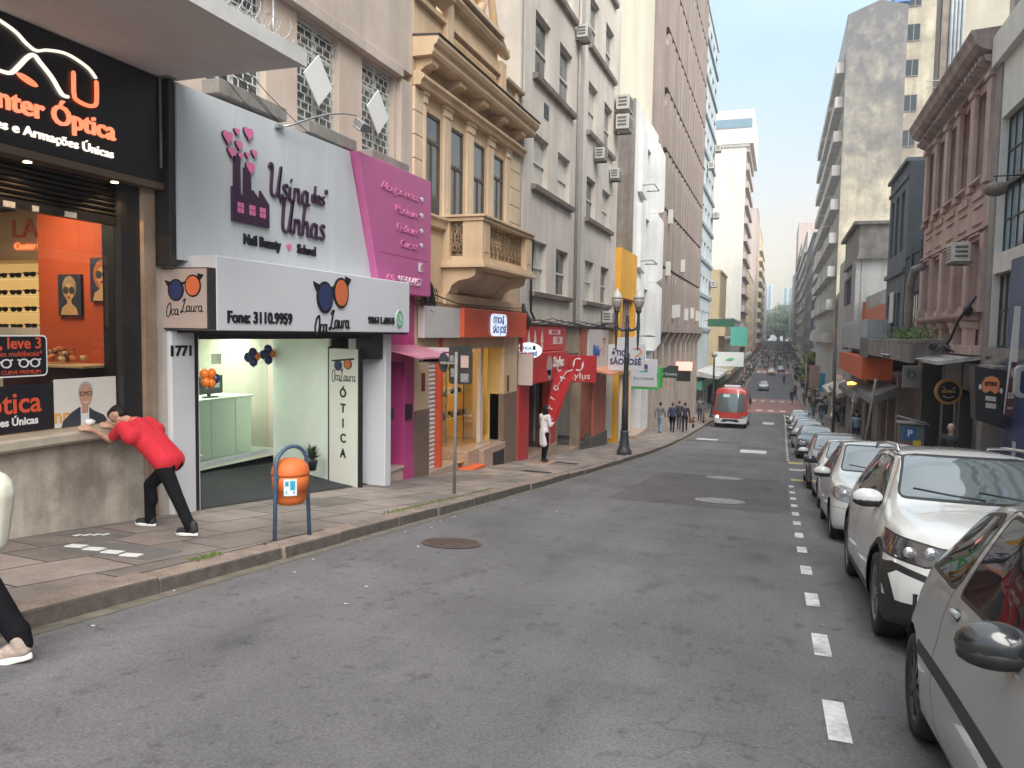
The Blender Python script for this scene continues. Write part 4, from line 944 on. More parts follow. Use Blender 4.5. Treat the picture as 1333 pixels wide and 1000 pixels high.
b = MB(F); b.box(12.21, 13.24, g(12.7)-.3, -1.05, -.3, .06); b.box(12.20, 13.25, -1.05, -1.0, -.3, .09); part('step', b, mat('pinkish granite', (.42, .33, .29), var=.2, scale=9, fine=.2), md, bevel=.008)
b = MB(F); b.prof([(.0, 1.34), (.95, 1.13), (.95, 1.10), (.0, 1.30)], 12.2, 13.72); part('awning', b, mat('pink polycarbonate', (.46, .17, .24), rough=.35, var=.1), md)
b = MB(F); b.box(12.25, 12.32, .0, .2, .3, .34) ; b.box(13.27, 13.5, -.12, .18, .081, .12); part('intercom', b, M_blk, md)
ss = thing('projecting_sign', 'small clear half-round sign with black strip beside the pink awning', 'sign', (-5.9, 13.8, .95))
b = MB(); P_ = [(-6.72, .98), (-6.72, 1.28), (-6.05, 1.28)]+[(-6.05+.15*sin(t), 1.13+.15*cos(t)) for t in [pi*k/10 for k in range(1, 10)]]+[(-6.05, .98)]
b2 = MB(lambda u, v, w: (u, 13.75+w, v)); b2.prism(P_, 0, .03); part('panel', b2, mat('frosted acrylic', (.5, .45, .46), rough=.2, var=.05), ss)
b2 = MB(lambda u, v, w: (u, 13.745+w, v)); b2.box(-6.62, -6.1, 1.0, 1.12, 0, .004); b2.box(-6.4, -6.0, 1.18, 1.2, 0, .004); part('strip', b2, M_ink, ss)
# ochre building
M_och = mat('ochre stucco', (.62, .45, .29), rough=.8, var=.10, scale=1.6, bump=.25, streak=.22)
M_ochl = mat('pale ochre stucco', (.66, .51, .36), rough=.8, var=.08, scale=1.6, bump=.2, streak=.15)
M_ochd = mat('weathered ochre stone', (.30, .18, .10), rough=.85, var=.25, scale=3, streak=.5, bump=.3)
M_lead = mat('dark flashing', (.05, .045, .045), rough=.6, var=.2)
M_gran = mat('brown granite cladding', (.185, .125, .095), rough=.4, var=.35, scale=16, fine=.3)
M_granl = mat('polished pink granite', (.40, .29, .22), rough=.25, var=.25, scale=18, fine=.2)
M_rof = mat('red-orange fascia', (.62, .085, .03), rough=.35, var=.06, scale=1)
oc = thing('apartment_building', 'narrow ochre building with ornate cornice, gable and stone balcony', 'building', (XL-4, 17, g(17)))
A0, A1 = 13.665, 20.09
b = MB(F)
tall = [(14.20, 14.98, 3.95, 6.0), (15.45, 16.22, 3.95, 6.0), (16.77, 17.54, 3.95, 6.0), (18.1, 18.87, 3.95, 6.0)]
tall = [(a, c, 2.95 if 15.2 < a < 18 else 3.95, z) for a, c, _, z in tall]
b.holes(A0, A1, 1.2, 6.85, tall, 0, .10, 0)
b.box(A0+.005, A1-.005, 6.85, 7.2, -.3, -.002); b.box(A0, A0+.02, -2, 6.84, -8, -.01); b.box(A1-.02, A1, -2, 6.84, -8, -.01); b.box(A0, A1, 7.0, 7.2, -8, -.31)
part('wall', b, M_och, oc, bevel=.005)
b = MB(F)                                               # pilasters
for (u0, u1) in ((14.05, 14.18), (15.06, 15.40), (16.32, 16.70), (17.64, 18.02), (18.95, 19.2)):
    b.box(u0, u1, 3.95, 6.25, .0, .055); b.box(u0-.02, u1+.02, 6.10, 6.25, .0, .08); b.box(u0-.04, u1+.04, 6.252, 6.33, .0, .11); b.box((u0+u1)/2-.03, (u0+u1)/2+.03, 4.2, 6.0, .055, .065)
part('pilasters', b, M_ochl, oc, bevel=.01)
b = MB(F)                                               # rusticated corner strips
for (u0, u1) in ((A0, 14.04), (19.3, A1-.01)):
    z = 4.05
    while z < 6.3: b.box(u0, u1, z, min(z+.44, 6.33), -.05, .045); z += .455
part('quoins', b, M_ochl, oc, bevel=.008)
b = MB(F)
b.prof([(0, 6.33), (.16, 6.33), (.18, 6.42), (.24, 6.46), (.24, 6.52), (.12, 6.60), (0, 6.60)], A0, A1)
b.prof([(0, 6.86), (.40, 6.86), (.44, 6.93), (.44, 7.02), (.50, 7.06), (.54, 7.14), (.54, 7.20), (0, 7.24)], A0-.02, A1+.08)
for u in (13.78, 15.2, 16.55, 17.9, 19.3): b.prof([(0, 6.60), (.10, 6.62), (.20, 6.70), (.34, 6.74), (.36, 6.855), (0, 6.855)], u, u+.32)
part('cornice', b, M_och, oc, bevel=.006)
b = MB(F); b.prof([(-.1, 7.245), (.55, 7.205), (.57, 7.235), (-.1, 7.29)], A0-.03, A1+.09); part('flashing', b, M_lead, oc)
b = MB(F)                                               # parapet with panels and gable
b.box(A0, A1, 7.2, 7.95, -.35, .0); b.box(A0, A1, 7.95, 8.05, -.4, .10)
b.box(A0, 14.7, 8.052, 8.9, -.35, .0); b.prof([(0, 8.2), (.10, 8.25), (.3, 8.35), (.34, 8.5), (0, 8.52)], A0, 15.0)
b.box(15.0, 15.35, 7.3, 8.6, .0, .12); b.box(18.3, 18.65, 7.3, 8.3, .0, .12); b.box(19.55, 19.8, 7.3, 7.94, .0, .06)
b.box(15.5, 18.1, 7.35, 7.85, .0, .05)
b.prism([(15.2, 8.052), (18.35, 8.052), (18.2, 8.5), (17.6, 8.75), (17.3, 9.4), (17.05, 10.3), (16.6, 10.7), (16.2, 10.3), (15.9, 9.4), (15.5, 8.75)], -.3, .02)
b.prof([(0, 8.45), (.16, 8.47), (.22, 8.56), (.22, 8.62), (0, 8.66)], 15.0, 18.6)
b.tube([(18.55, 8.45, .15), (18.2, 8.62, .15), (17.65, 8.9, .15), (17.38, 9.5, .15), (17.12, 10.3, .15), (16.62, 10.75, .15), (16.1, 10.3, .15), (15.85, 9.4, .15)], .10, 8)
b.tube([(16.75, 8.85, .1), (16.9, 9.1, .12), (16.7, 9.35, .1), (16.85, 9.6, .08)], [.10, .13, .09, .03], 8)
part('parapet', b, M_och, oc, bevel=.01)
b = MB(F); b.box(15.55, 18.05, 7.4, 7.8, .05, .056); part('stucco_panel', b, mat('pebbled stucco', (.44, .28, .13), bump=.9, var=.2, scale=8), oc)
b = MB(F); b.box(15.55, 18.0, 8.70, 8.78, .02, .3); b.prof([(.0, 7.95), (.14, 7.97), (.16, 8.03), (0, 8.05)], 18.66, A1); part('ledge', b, M_ochl, oc)
for h in tall: window(oc, 'L', XL, h, 'tall', mat('brown window frame', (.09, .07, .055), var=.1), mat('tall window glass', (.10, .095, .085), rough=.08, var=.35, scale=1.2, spec=.7), .075)
b = MB(F)                                               # lower band
b.prof([(0, 3.72), (.10, 3.74), (.12, 3.86), (.16, 3.92), (.16, 3.97), (0, 3.98)], A0, 15.08); b.prof([(0, 3.72), (.10, 3.74), (.12, 3.86), (.16, 3.92), (.16, 3.97), (0, 3.98)], 18.52, A1)
b.box(A0, 15.0, 2.2, 2.32, 0, .08); b.box(A0+.1, 14.9, 2.45, 3.6, 0, .02)
b.box(15.0, A1, 2.18, 2.40, 0, .14)
part('string_course', b, M_ochd if False else M_och, oc, bevel=.005)
b = MB(F); b.box(A0, A1, 2.10, 2.178, 0, .17); part('weathered_ledge', b, M_ochd, oc)
bal = thing('balcony_tmp', 'x', 'x', (0, 0, 0)); bpy.data.objects.remove(bal)
B0, B1, BW = 15.1, 18.5, .92
b = MB(F)
b.box(B0-.10, B1+.10, 2.95, 3.03, 0, BW+.10); b.box(B0-.04, B1+.04, 3.032, 3.12, 0, BW+.03)
for u in (B0, B1-.45): b.box(u, u+.45, 3.122, 3.92, BW-.45, BW)
b.box(B0, B0+.22, 3.122, 3.92, 0, .16); b.box(B1-.22, B1, 3.122, 3.92, 0, .16)
b.box(B0+.46, B1-.46, 3.122, 3.2, BW-.25, BW-.06); b.box(B0+.04, B0+.2, 3.122, 3.2, .17, BW-.46)
b.box(B0-.03, B1+.03, 3.922, 4.0, BW-.48, BW+.03); b.box(B0-.03, B0+.26, 3.922, 4.0, 0, BW-.48); b.box(B1-.26, B1+.03, 3.922, 4.0, 0, BW-.48)
b.box(B0-.07, B1+.07, 4.002, 4.05, BW-.52, BW+.07); b.box(B0-.07, B0+.30, 4.002, 4.05, 0, BW-.52); b.box(B1-.3, B1+.07, 4.002, 4.05, 0, BW-.52)
for u in (B0+.1, B1-.35): b.box(u, u+.25, 3.28, 3.78, BW, BW+.012)
part('balcony', b, M_och, oc, bevel=.008)
b = MB(F)
for u in (B0+.02, B1-.5):
    b.prof([(0, 2.35), (.08, 2.36), (.16, 2.45), (.22, 2.58), (.38, 2.68), (.62, 2.72), (.74, 2.78), (.78, 2.948), (0, 2.948)], u, u+.48)
b.prof([(0, 2.45), (.05, 2.45), (.5, 2.9), (.5, 2.948), (0, 2.948)], B0+.5, B1-.5)
part('corbel', b, M_och, oc, bevel=.01)
b = MB(F)
def scroll(u0, u1, v0, v1, wd_, fl):
    n = max(2, round((u1-u0)/.24))
    for i in range(n):
        uc = u0+(i+.5)*(u1-u0)/n; hw = (u1-u0)/n*.45
        for (vc, sg_) in ((v0+.17, 1), (v1-.17, -1)):
            pts = [(uc+sg_*hw*(1-t*.7)*cos(t*9), vc+.13*(1-t*.7)*sin(t*9)) for t in [k/16 for k in range(17)]]
            b.tube([fl(p[0], p[1]) for p in pts], .013, 4)
        b.tube([fl(uc-hw, v0), fl(uc+hw, v1)], .011, 4); b.tube([fl(uc+hw, v0), fl(uc-hw, v1)], .011, 4)
    for v in (v0, (v0+v1)/2, v1): b.tube([fl(u0, v), fl(u1, v)], .013, 4)
    for i in range(n+1): u = u0+i*(u1-u0)/n; b.tube([fl(u, v0), fl(u, v1)], .012, 4)
scroll(B0+.46, B1-.46, 3.23, 3.9, 0, lambda u, v: (u, v, BW-.15)); scroll(.17, BW-.46, 3.23, 3.9, 0, lambda u, v: (B0+.12, v, u))
part('balcony_railing', b, mat('painted iron scrollwork', (.33, .22, .13), rough=.6, var=.2, scale=12), oc)
b = MB(F); rr = random.Random(8)
for k in range(16):
    u = 13.8+rr.uniform(0, .5); v = 2.15+rr.uniform(-.1, .25); r_ = rr.uniform(.06, .16)
    b.tube([(u+r_*cos(t)*1.2, v+r_*sin(t), .2+rr.uniform(-.02, .02)) for t in [2*pi*i/12 for i in range(13)]], .008, 4)
b.tube([(13.85, 2.7, .15), (14.1, 2.5, .2), (14.2, 2.2, .2)], .06, 8); b.tube([(14.2, 2.35, .2), (15.5, 2.2, .22), (17.5, 2.22, .22), (20, 2.25, .2)], .014, 5)
solo('cable', b, M_blk, 'tangle of black cable coils on the ochre wall beside the magenta panel', 'cable')
sj = thing('optical_shop', 'lit optical shop with yellow light strips and granite pillars under the ochre building', 'shopfront', (XL, 17, g(17)))
b = MB(F); b.box(A0, 14.42, g(14)-.2, .0, -.3, .06); b.box(19.0, A1, g(19)-.5, -.02, -.35, .05); split('granite_base', b, M_gran, sj, bevel=.008)
b = MB(F); b.box(A0+.002, 14.40, .002, 2.1, -.3, .045); b.box(19.02, A1-.002, -.018, 2.1, -.35, .035); b.box(14.4, 19.02, 1.55, 2.1, -.3, .03); split('pillar', b, M_och, sj)
b = MB(F); b.box(14.05, 14.2, .38, .75, .05, .06); b.box(19.25, 19.4, .02, .45, .04, .05); split('plaque', b, mat('dark red plaque', (.16, .03, .02), var=.4, scale=20), sj)
b = MB(F)
for k in range(30): z = g(14.7)+.2+k*.094; b.prof([(-.12, z), (-.09, z+.01), (-.075, z+.045), (-.09, z+.085), (-.12, z+.094)], 14.43, 14.98)
part('roller_shutter', b, mat('white shutter', (.60, .60, .60), rough=.4, var=.08, scale=3), sj)
b = MB(F); b.box(14.99, 15.12, g(15)-.05, 1.5, -.15, .04); part('door_frame', b, M_rof, sj)
b = MB(F); b.box(14.43, 15.9, g(15)-.35, g(15)+.26, -.6, .09); b.box(16.7, 19.0, g(18)-.6, g(18)+.65, -1.6, -.02); b.box(17.4, 18.98, g(18)-.6, g(18)+.62, -.02, .12); split('step', b, M_granl, sj, bevel=.01)
b = MB(F); b.box(18.05, 18.9, g(18.5)-.4, g(18.5)+.5, .12, .127); part('drain_door', b, M_blk, sj)
b = MB(F); b.box(15.9, 17.2, g(16.5)+.1, g(16.5)+.155, -1.7, .25); part('doormat', b, mat('orange mat', (.62, .11, .03), rough=.95, var=.2, scale=12, bump=.4), sj)
M_showw = mat('ochre interior panel', (.55, .36, .14), rough=.5, var=.05)
b = MB(F)
b.face([(15.12, -2, -2.2), (19, -2, -2.2), (19, 1.6, -2.2), (15.12, 1.6, -2.2)]); b.face([(19, -2, -2.2), (19, -2, -.1), (19, 1.6, -.1), (19, 1.6, -2.2)]); b.face([(15.12, 1.56, -2.2), (19, 1.56, -2.2), (19, 1.56, -.1), (15.12, 1.56, -.1)]); b.face([(15.12, -1.4, -2.2), (19, -1.6, -2.2), (19, -1.6, -.1), (15.12, -1.4, -.1)]); b.face([(15.12, -2, -2.2), (15.12, -2, -.1), (15.12, 1.6, -.1), (15.12, 1.6, -2.2)])
part('interior_wall', b, M_showw, sj)
M_led = glow('yellow light strip', (1, .62, .08), 2.0)
for (u, w_) in ((15.35, -1.2), (16.3, -1.6), (17.0, -1.9), (17.6, -1.4), (18.55, -.55)):
    b = MB(F); b.box(u, u+.04, -1.05, 1.5, w_, w_+.03); part('light_strip', b, M_led, sj)
b = MB(F); b.box(17.35, 19.0, -1.1, 1.55, -.42, -.40); b.box(15.9, 17.3, -1.15, 1.55, -.9, -.885); part('display_glass', b, gm, sj)
b = MB(F)
for z in (-.6, .0, .6): b.box(16.0, 18.9, z, z+.02, -1.4, -.9)
for u in (16.35, 17.32): b.box(u, u+.05, -1.2, 1.55, -.9, -.84)
part('shelf', b, M_steel, sj)
b = MB(F); rr = random.Random(12)
for k in range(90):
    u = rr.uniform(16.0, 18.8); z = rr.choice((-.58, .02, .62)); b.box(u, u+rr.uniform(.03, .12), z, z+rr.uniform(.04, .16), -1.25, -1.0, rr.choice((0, 1, 2)))
part('goods', b, [M_ink, M_wfas, mat('tan goods', (.4, .25, .12), var=.3)], sj)
b = MB(F); b.box(18.2, 18.4, g(18)+.66, 1.5, -.4, -.3); part('door_post', b, mat('pale frame', (.6, .5, .42), var=0), sj)
lt = bpy.data.lights.new('room_light', 'AREA'); lt.size = 1.6; lt.energy = 14; lt.color = (1, .70, .30); lo = bpy.data.objects.new('room_light', lt); COL.objects.link(lo); lo.parent = sj; lo.location = Vector((XL-1.2, 17.2, 1.45))-sj.location
fz_ = thing('shop_sign', 'red-orange fascia with glowing white lens-shaped sign, pale grey at its near end', 'sign', (XL, 17, 1.47))
b = MB(F); b.box(15.64, 20.06, 1.47, 2.12, .03, .30); part('panel', b, M_rof, fz_, bevel=.01)
b = MB(F); b.box(13.80, 15.63, 1.46, 2.10, .07, .22); part('grey_panel', b, mat('pale grey panel', (.50, .48, .48), rough=.4, var=.04), fz_, bevel=.01)
b = MB(F); b.prism(rrect(17.27, 18.33, 1.50, 2.04, .14), .30, .345); part('lit_sign', b, glow('lit white sign face', (.62, .75, 1.0), .17), fz_, bevel=.01)
M_bl = mat('blue sign lettering', (.01, .09, .40), rough=.4, var=0)
text(fz_, 'ÓTICA', .21, (XL+.348, 17.66, 1.88), 'L', M_bl, .004, bold=.004); text(fz_, 'SÃO JOSÉ', .24, (XL+.348, 17.80, 1.65), 'L', M_bl, .004, bold=.004, width=.95)
flat(fz_, 'figure_icon', [circ(18.05, 1.97, .04), [(18.0, 1.79), (18.1, 1.79), (18.07, 1.93), (18.02, 1.93)]], (XL+.346, 0, 0), 'L', M_bl, .004)
ov = thing('projecting_sign', 'white oval sign with blue ÓTICA SÃO JOSÉ lettering above the red Stylus fascia', 'sign', (-6.62, 20.45, .88))
b = MB(lambda u, v, w: (u, 20.45-w, v)); b.prism(circ(-6.60, 1.10, .39, .225, 28), 0, .07); part('panel', b, glow('lit oval face', (.62, .82, 1.0), .15), ov)
text(ov, 'ÓTICA', .12, (-6.68, 20.37, 1.16), 'C', mat('teal lettering', (.02, .32, .45), var=0), .004, bold=.003); text(ov, 'SÃO JOSÉ', .15, (-6.60, 20.37, 1.01), 'C', M_bl, .004, bold=.004, width=.56)
flat(ov, 'figure_icon', [circ(-6.42, 1.20, .04), circ(-6.42, 1.15, .05, .03)], (0, 20.378, 0), 'C', M_ink, .004)

# grey apartment block over the red shops
M_gry = mat('grey-beige plaster', (.58, .53, .475), rough=.85, var=.09, scale=1.0, bump=.3, streak=.22, stain=(.33, .29, .25), stain_amt=.35)
M_gryd = mat('grey pipe shaft', (.42, .39, .36), rough=.85, var=.1, streak=.25)
gb = thing('apartment_building', 'grey-beige apartment block with paired sash windows above the red shops', 'building', (XL-6, 26.6, g(26.6)))
C0, C1 = 20.10, 33.3
hs = []
for (z0_, z1_) in ((2.82, 4.3), (5.86, 7.35), (8.95, 10.75), (12.0, 13.8), (15.1, 16.9)):
    for (a, c) in ((21.35, 22.85), (23.9, 25.4), (27.75, 29.2), (30.4, 31.9)): hs.append((a, c, z0_, z1_))
b = MB(F); b.holes(C0, C1, 1.85, 20, hs, 0, .22, 0); b.box(C0, C0+.03, -3, 20, -14, -.002); b.box(C1-.03, C1, -3, 20, -14, -.002); b.box(C0, C1, 19.9, 20.1, -14, .0)
b.box(20.25, 20.75, 2.4, 20, .0, .07)
part('wall', b, M_gry, gb)
b = MB(F); b.box(20.12, 20.24, 2.2, 20, .0, .03); b.box(26.3, 26.9, 1.9, 20, .0, .05); b.tube([(26.15, 1.9, .06), (26.15, 20, .06)], .05, 8); part('downpipe', b, M_gryd, gb)
b = MB(F); b.box(C0, C1, 1.83, 1.9, 0, .1); part('ledge', b, M_gryd, gb)
rr = random.Random(21)
for h in hs: window(gb, 'L', XL, h, 'sash', M_wframe, G[rr.choice(('mid', 'light', 'blind', 'dark', 'mid', 'light'))], .2)
b = MB(F)
for z0_ in (2.82, 5.86, 8.95, 12.0, 15.1):
    for (a, c) in ((21.15, 25.6), (27.55, 32.1)): b.prof([(0, z0_-.19), (.14, z0_-.16), (.17, z0_-.03), (.0, z0_-.003)], a, c)
split('window_sill', b, mat('brown-grey sill', (.26, .21, .19), rough=.8, var=.2, streak=.3), gb)
b = MB(F); b.box(22.3, 22.75, 8.0, 8.42, .0, .02); part('vent', b, M_blk, gb)
def ac_unit(fr_, u, v, w, s, label, side='L'):
    r_ = thing('air_conditioner', label, 'air conditioner', Vector(fr_(u, v, w)), 'air conditioners on the facades')
    b = MB(fr_); b.box(u-.36*s, u+.36*s, v, v+.46*s, w, w+.42*s); part('casing', b, mat('off-white casing', (.50, .49, .45), rough=.5, var=.12, scale=5, streak=.2), r_, bevel=.015)
    b = MB(fr_)
    for k in range(5): b.box(u-.30*s, u+.30*s, v+(.06+.075*k)*s, v+(.09+.075*k)*s, w+.421*s, w+.43*s)
    for k in range(3): b.box(u-.362*s, u-.361*s-.006, v+(.1+.11*k)*s, v+(.16+.11*k)*s, w+.06*s, w+.34*s); b.box(u+.361*s, u+.368*s, v+(.1+.11*k)*s, v+(.16+.11*k)*s, w+.06*s, w+.34*s)
    part('grille', b, mat('grey louvres', (.10, .10, .10), var=.1), r_)
    b = MB(fr_); b.box(u-.30*s, u-.25*s, v-.06, v-.003, w-.1, w+.4*s); b.box(u+.25*s, u+.30*s, v-.06, v-.003, w-.1, w+.4*s); part('bracket', b, M_gframe, r_)
    return r_
ac_unit(F, 32.6, 10.9, .1, 1.3, 'stacked air conditioner on the grey block, topmost of two beside the upper window'); ac_unit(F, 32.6, 10.1, .1, 1.3, 'stacked air conditioner on the grey block, lower of two beside the upper window')
ac_unit(F, 26.0, 11.5, .05, .9, 'air conditioner under the third-floor sill of the grey block, near its pipe'); ac_unit(F, 29.0, 8.15, .05, .9, 'small air conditioner under the second-floor sill, nearer of two'); ac_unit(F, 31.8, 7.95, .05, .9, 'small air conditioner under the second-floor sill, farther of two')
ac_unit(F, 31.0, 2.05, .05, 1.0, 'air conditioner below the first-floor sill beside the yellow building')
b = MB(F); b.tube([(20.9, 4.2, .15), (21.05, 4.3, .12), (21.15, 4.1, .1), (21.0, 3.2, .1), (21.05, 2.2, .1), (21.4, 1.95, .12)], .035, 6);
for k in range(5):
    pts = [(20.4+t*13, 1.93-.10*sin(pi*((t*4+k*.3) % 1))+.03*k, .12+.02*k) for t in [i/40 for i in range(41)]]; b.tube(pts, .014, 4)
b.tube([(20.3, 2.3, .1), (20.6, 1.9, .2), (20.5, 1.7, .15)], .07, 6)
solo('cable', b, M_blk, 'black cable bundle running along the wall above the red shop signs', 'cable')
# ---- red shops
M_rd = mat('red painted panel', (.50, .03, .035), rough=.35, var=.06, scale=1.2)
M_rdd = mat('dark red panel', (.42, .028, .035), rough=.35, var=.05)
M_silv = mat('silver lettering', (.72, .68, .66), rough=.35, var=0)
M_tan = mat('tan cladding', (.40, .31, .22), rough=.8, var=.15, streak=.3, scale=2)
rs = thing('optical_shop', 'red framed optical shop with open dark entrance behind the woman in white', 'shopfront', (XL, 22.3, g(22)))
b = MB(F); b.box(20.3, 21.2, g(20.7)-.1, .15, -.3, .05); b.box(23.3, 24.1, g(23.7)+.1, .15, -.3, .05); split('pillar', b, M_rd, rs, bevel=.01)
b = MB(F); b.box(20.28, 21.25, g(20.7)-.5, g(20.7)-.103, -.3, .07); b.box(21.22, 23.3, g(22)-.3, g(22)+.25, -1.5, .1); b.box(23.3, 24.15, g(23.7)-.5, g(23.7)+.5, -.3, .07); split('stone_base', b, M_granl, rs)
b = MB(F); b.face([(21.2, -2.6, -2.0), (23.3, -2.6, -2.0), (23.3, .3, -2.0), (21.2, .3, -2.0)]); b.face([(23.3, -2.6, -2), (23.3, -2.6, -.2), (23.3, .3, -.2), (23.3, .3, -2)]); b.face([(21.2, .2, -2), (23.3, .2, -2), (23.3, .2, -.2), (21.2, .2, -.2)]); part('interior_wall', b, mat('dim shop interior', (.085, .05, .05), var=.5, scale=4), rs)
b = MB(F); b.box(21.9, 21.95, -1.8, .1, -.35, -.3); b.box(22.9, 22.95, -1.8, .1, -.35, -.3); split('door_frame', b, M_gframe, rs)
b = MB(F); b.box(C0+.2, C1, .9, 1.84, -.28, -.02); b.box(C0, 20.3, -2.2, 1.8, -.3, -.0); part('upper_cladding', b, M_tan, rs)
f1 = thing('shop_sign', 'red Stylus fascia with silver lettering and small grey portrait', 'sign', (XL, 22.2, .17))
b = MB(F); b.box(20.3, 24.05, .17, 1.03, .02, .42); part('panel', b, M_rd, f1, bevel=.01)
b = MB(F); b.box(20.24, 20.30, .14, 1.0, .02, .43); part('edge', b, mat('pale edge', (.6, .5, .45), var=0), f1)
text(f1, 'Stylus', .44, (XL+.425, 22.95, .70), 'L', M_silv, .01, bold=.01, shear=.15, width=1.2); text(f1, 'óptica', .15, (XL+.425, 23.1, .42), 'L', M_silv, .006)
flat(f1, 'portrait', [circ(21.95, .62, .28, .30), [(21.7, .5), (22.15, .5), (22.05, .22), (21.85, .2)]], (XL+.423, 0, 0), 'L', mat('grey portrait print', (.36, .33, .31), var=.4, scale=9), .006)
f2 = thing('advertising_board', 'red board with white cone shapes and small notices above the Stylus fascia', 'advertisement', (XL, 22, 1.08))
b = MB(F); b.box(20.35, 24.9, 1.06, 1.80, .02, .10); part('panel', b, M_rd, f2)
flat(f2, 'cone_picture', [[(u-.14, 1.3), (u+.14, 1.3), (u, 1.7)] for u in (20.9, 21.5, 22.2)]+[[(u-.09, 1.1), (u+.09, 1.1), (u+.09, 1.28), (u-.09, 1.28)] for u in (20.9, 22.2)], (XL+.101, 0, 0), 'L', mat('pale print', (.66, .58, .5), var=.3, scale=8), .005)
flat(f2, 'notice', [[(22.9, 1.55), (24.2, 1.55), (24.2, 1.7), (22.9, 1.7)], [(23.4, 1.25), (24.5, 1.25), (24.5, 1.48), (23.4, 1.48)]], (XL+.101, 0, 0), 'L', mat('pale notice', (.62, .5, .5), var=.3, scale=15), .006)
text(f2, '0800 0700', .15, (XL+.11, 23.55, 1.625), 'L', M_rdd, .003, bold=.003); text(f2, '1774', .22, (XL+.11, 23.95, 1.365), 'L', M_rdd, .003, bold=.003)
f3 = thing('projecting_sign', 'square dark red Stylus sign with white S emblem facing up the street', 'sign', (-6.23, 24.6, -.02))
b = MB(lambda u, v, w: (u, 24.6-w, v)); b.box(-6.84, -5.62, -.01, .88, -.10, 0); part('panel', b, M_rdd, f3, bevel=.01)
text(f3, 'Stylus', .30, (-6.22, 24.59, .20), 'C', M_silv, .005, width=.82); text(f3, 'óptica', .06, (-6.05, 24.59, .07), 'C', M_silv, .004)
def swirl(cx_, cy_, r):
    a = [(cx_+r*cos(t)*.85, cy_+r*sin(t)) for t in [radians(60+150*k/14) for k in range(15)]]; b_ = [(cx_+r*.45*cos(t)-.02, cy_+.06*r/.2+r*.5*sin(t)) for t in [radians(200-150*k/10) for k in range(11)]]
    return a+b_
flat(f3, 'emblem', [swirl(-6.22, .58, .22), [(-12.44-p[0], 1.16-p[1]) for p in swirl(-6.22, .58, .22)]], (0, 24.595, 0), 'C', M_silv, .006)
s2 = thing('shopfront', 'tan passage entrance with glass door right of the red optical shop', 'shopfront', (XL, 26, g(26)))
b = MB(F); b.box(24.12, 24.35, g(24.3)-.2, .9, -.3, .03); b.box(27.2, 27.45, g(27)-.2, .9, -.3, .03); split('pillar', b, mat('tan door frame', (.32, .24, .17), var=.2, streak=.3), s2)
b = MB(F); b.box(24.35, 27.2, g(26)-.4, .9, -1.0, -.9); b.box(24.35, 27.2, .3, .95, -.9, -.05); part('back_wall', b, mat('dim passage', (.19, .165, .135), var=.3, scale=2, rough=.4), s2)
b = MB(F); b.box(24.9, 24.96, g(26), .3, -.88, -.82); b.box(26.3, 26.36, g(26), .3, -.88, -.82); b.box(24.96, 26.3, g(26)+.25, g(26)+.35, -.88, -.83); part('door_frame', b, M_gframe, s2)
b = MB(F); b.box(24.35, 27.2, g(26)-.5, g(26)+.16, -.9, .02); part('step', b, M_granl, s2)
s3 = thing('shopfront', 'orange shuttered shop with grey stone steps and white poster above', 'shopfront', (XL, 29.6, g(29.6)))
b = MB(F)
for k in range(28): z = g(28.6)+.5+k*.09; b.prof([(-.12, z), (-.09, z+.01), (-.075, z+.045), (-.09, z+.082), (-.12, z+.09)], 27.46, 29.7)
part('roller_shutter', b, mat('dull orange shutter', (.33, .09, .045), rough=.5, var=.25, scale=2), s3)
b = MB(F); b.box(29.7, 31.9, g(30.5)+.1, .3, -.3, .02); b.box(27.3, 32.0, .1, 1.82, -.25, .03); part('wall', b, mat('salmon paint', (.46, .13, .085), rough=.6, var=.12, streak=.2), s3)
b = MB(F); b.box(27.46, 32.0, g(29.6)-.6, g(29.6)+.55, -.3, .08); b.box(28.0, 28.7, g(28.4)+.4, g(28.4)+.75, .08, .12); part('stone_base', b, mat('dark grey stone', (.09, .085, .08), var=.2), s3)
p3 = thing('advertising_board', 'white poster board with blue handwriting above the salmon shop', 'advertisement', (XL, 30, .3))
b = MB(F); b.box(28.2, 31.6, .25, 1.76, .04, .12); part('panel', b, mat('pale poster', (.58, .55, .52), var=.06, rough=.4), p3)
mb = stroke_mesh([[(28.9, .7), (29.0, 1.15), (29.2, .75), (29.3, 1.1), (29.5, .8), (29.7, 1.1), (29.8, .75), (30.1, 1.0)], [(29.0, .75), (29.9, .8)]], .15, .01); link('scribble', mb.mesh('scribble', [M_bl], recalc=False), p3, Vector((XL+.121, 0, 0))-world_of(p3), ROT['L'])
mb = stroke_mesh([[(30.4, .9), (30.9, 1.15), (30.6, 1.4), (31.1, 1.35)], [(30.5, .75), (30.9, .9)]], .09, .01); link('squiggle', mb.mesh('squiggle', [M_rl], recalc=False), p3, Vector((XL+.121, 0, 0))-world_of(p3), ROT['L'])
aw = thing('awning', 'faded orange shop awning between the Stylus sign and the yellow building', 'awning', (XL, 31, -.2))
b = MB(F); b.prof([(0, .30), (.9, .08), (.9, .03), (0, .2)], 28.6, 32.4); part('canvas', b, mat('faded orange canvas', (.55, .22, .12), var=.12), aw)
fl = thing('feather_flag', 'leaning red feather flag with white letters beside the woman in white', 'flag', (-6.45, 22.4, g(22.4)+KH))
b = MB(); b.tube([(-6.5, 22.4, g(22.4)+.3), (-6.48, 22.3, -.9), (-6.3, 22.2, -.1), (-5.95, 22.1, .45), (-5.75, 22.1, .52)], .016, 6); part('pole', b, M_wfas, fl)
FP = [(-6.53, -1.5), (-6.20, -.95), (-6.0, -.35), (-5.86, .1), (-5.70, .40), (-5.82, .52), (-6.20, .46), (-6.38, .1), (-6.48, -.4), (-6.55, -1.0)]
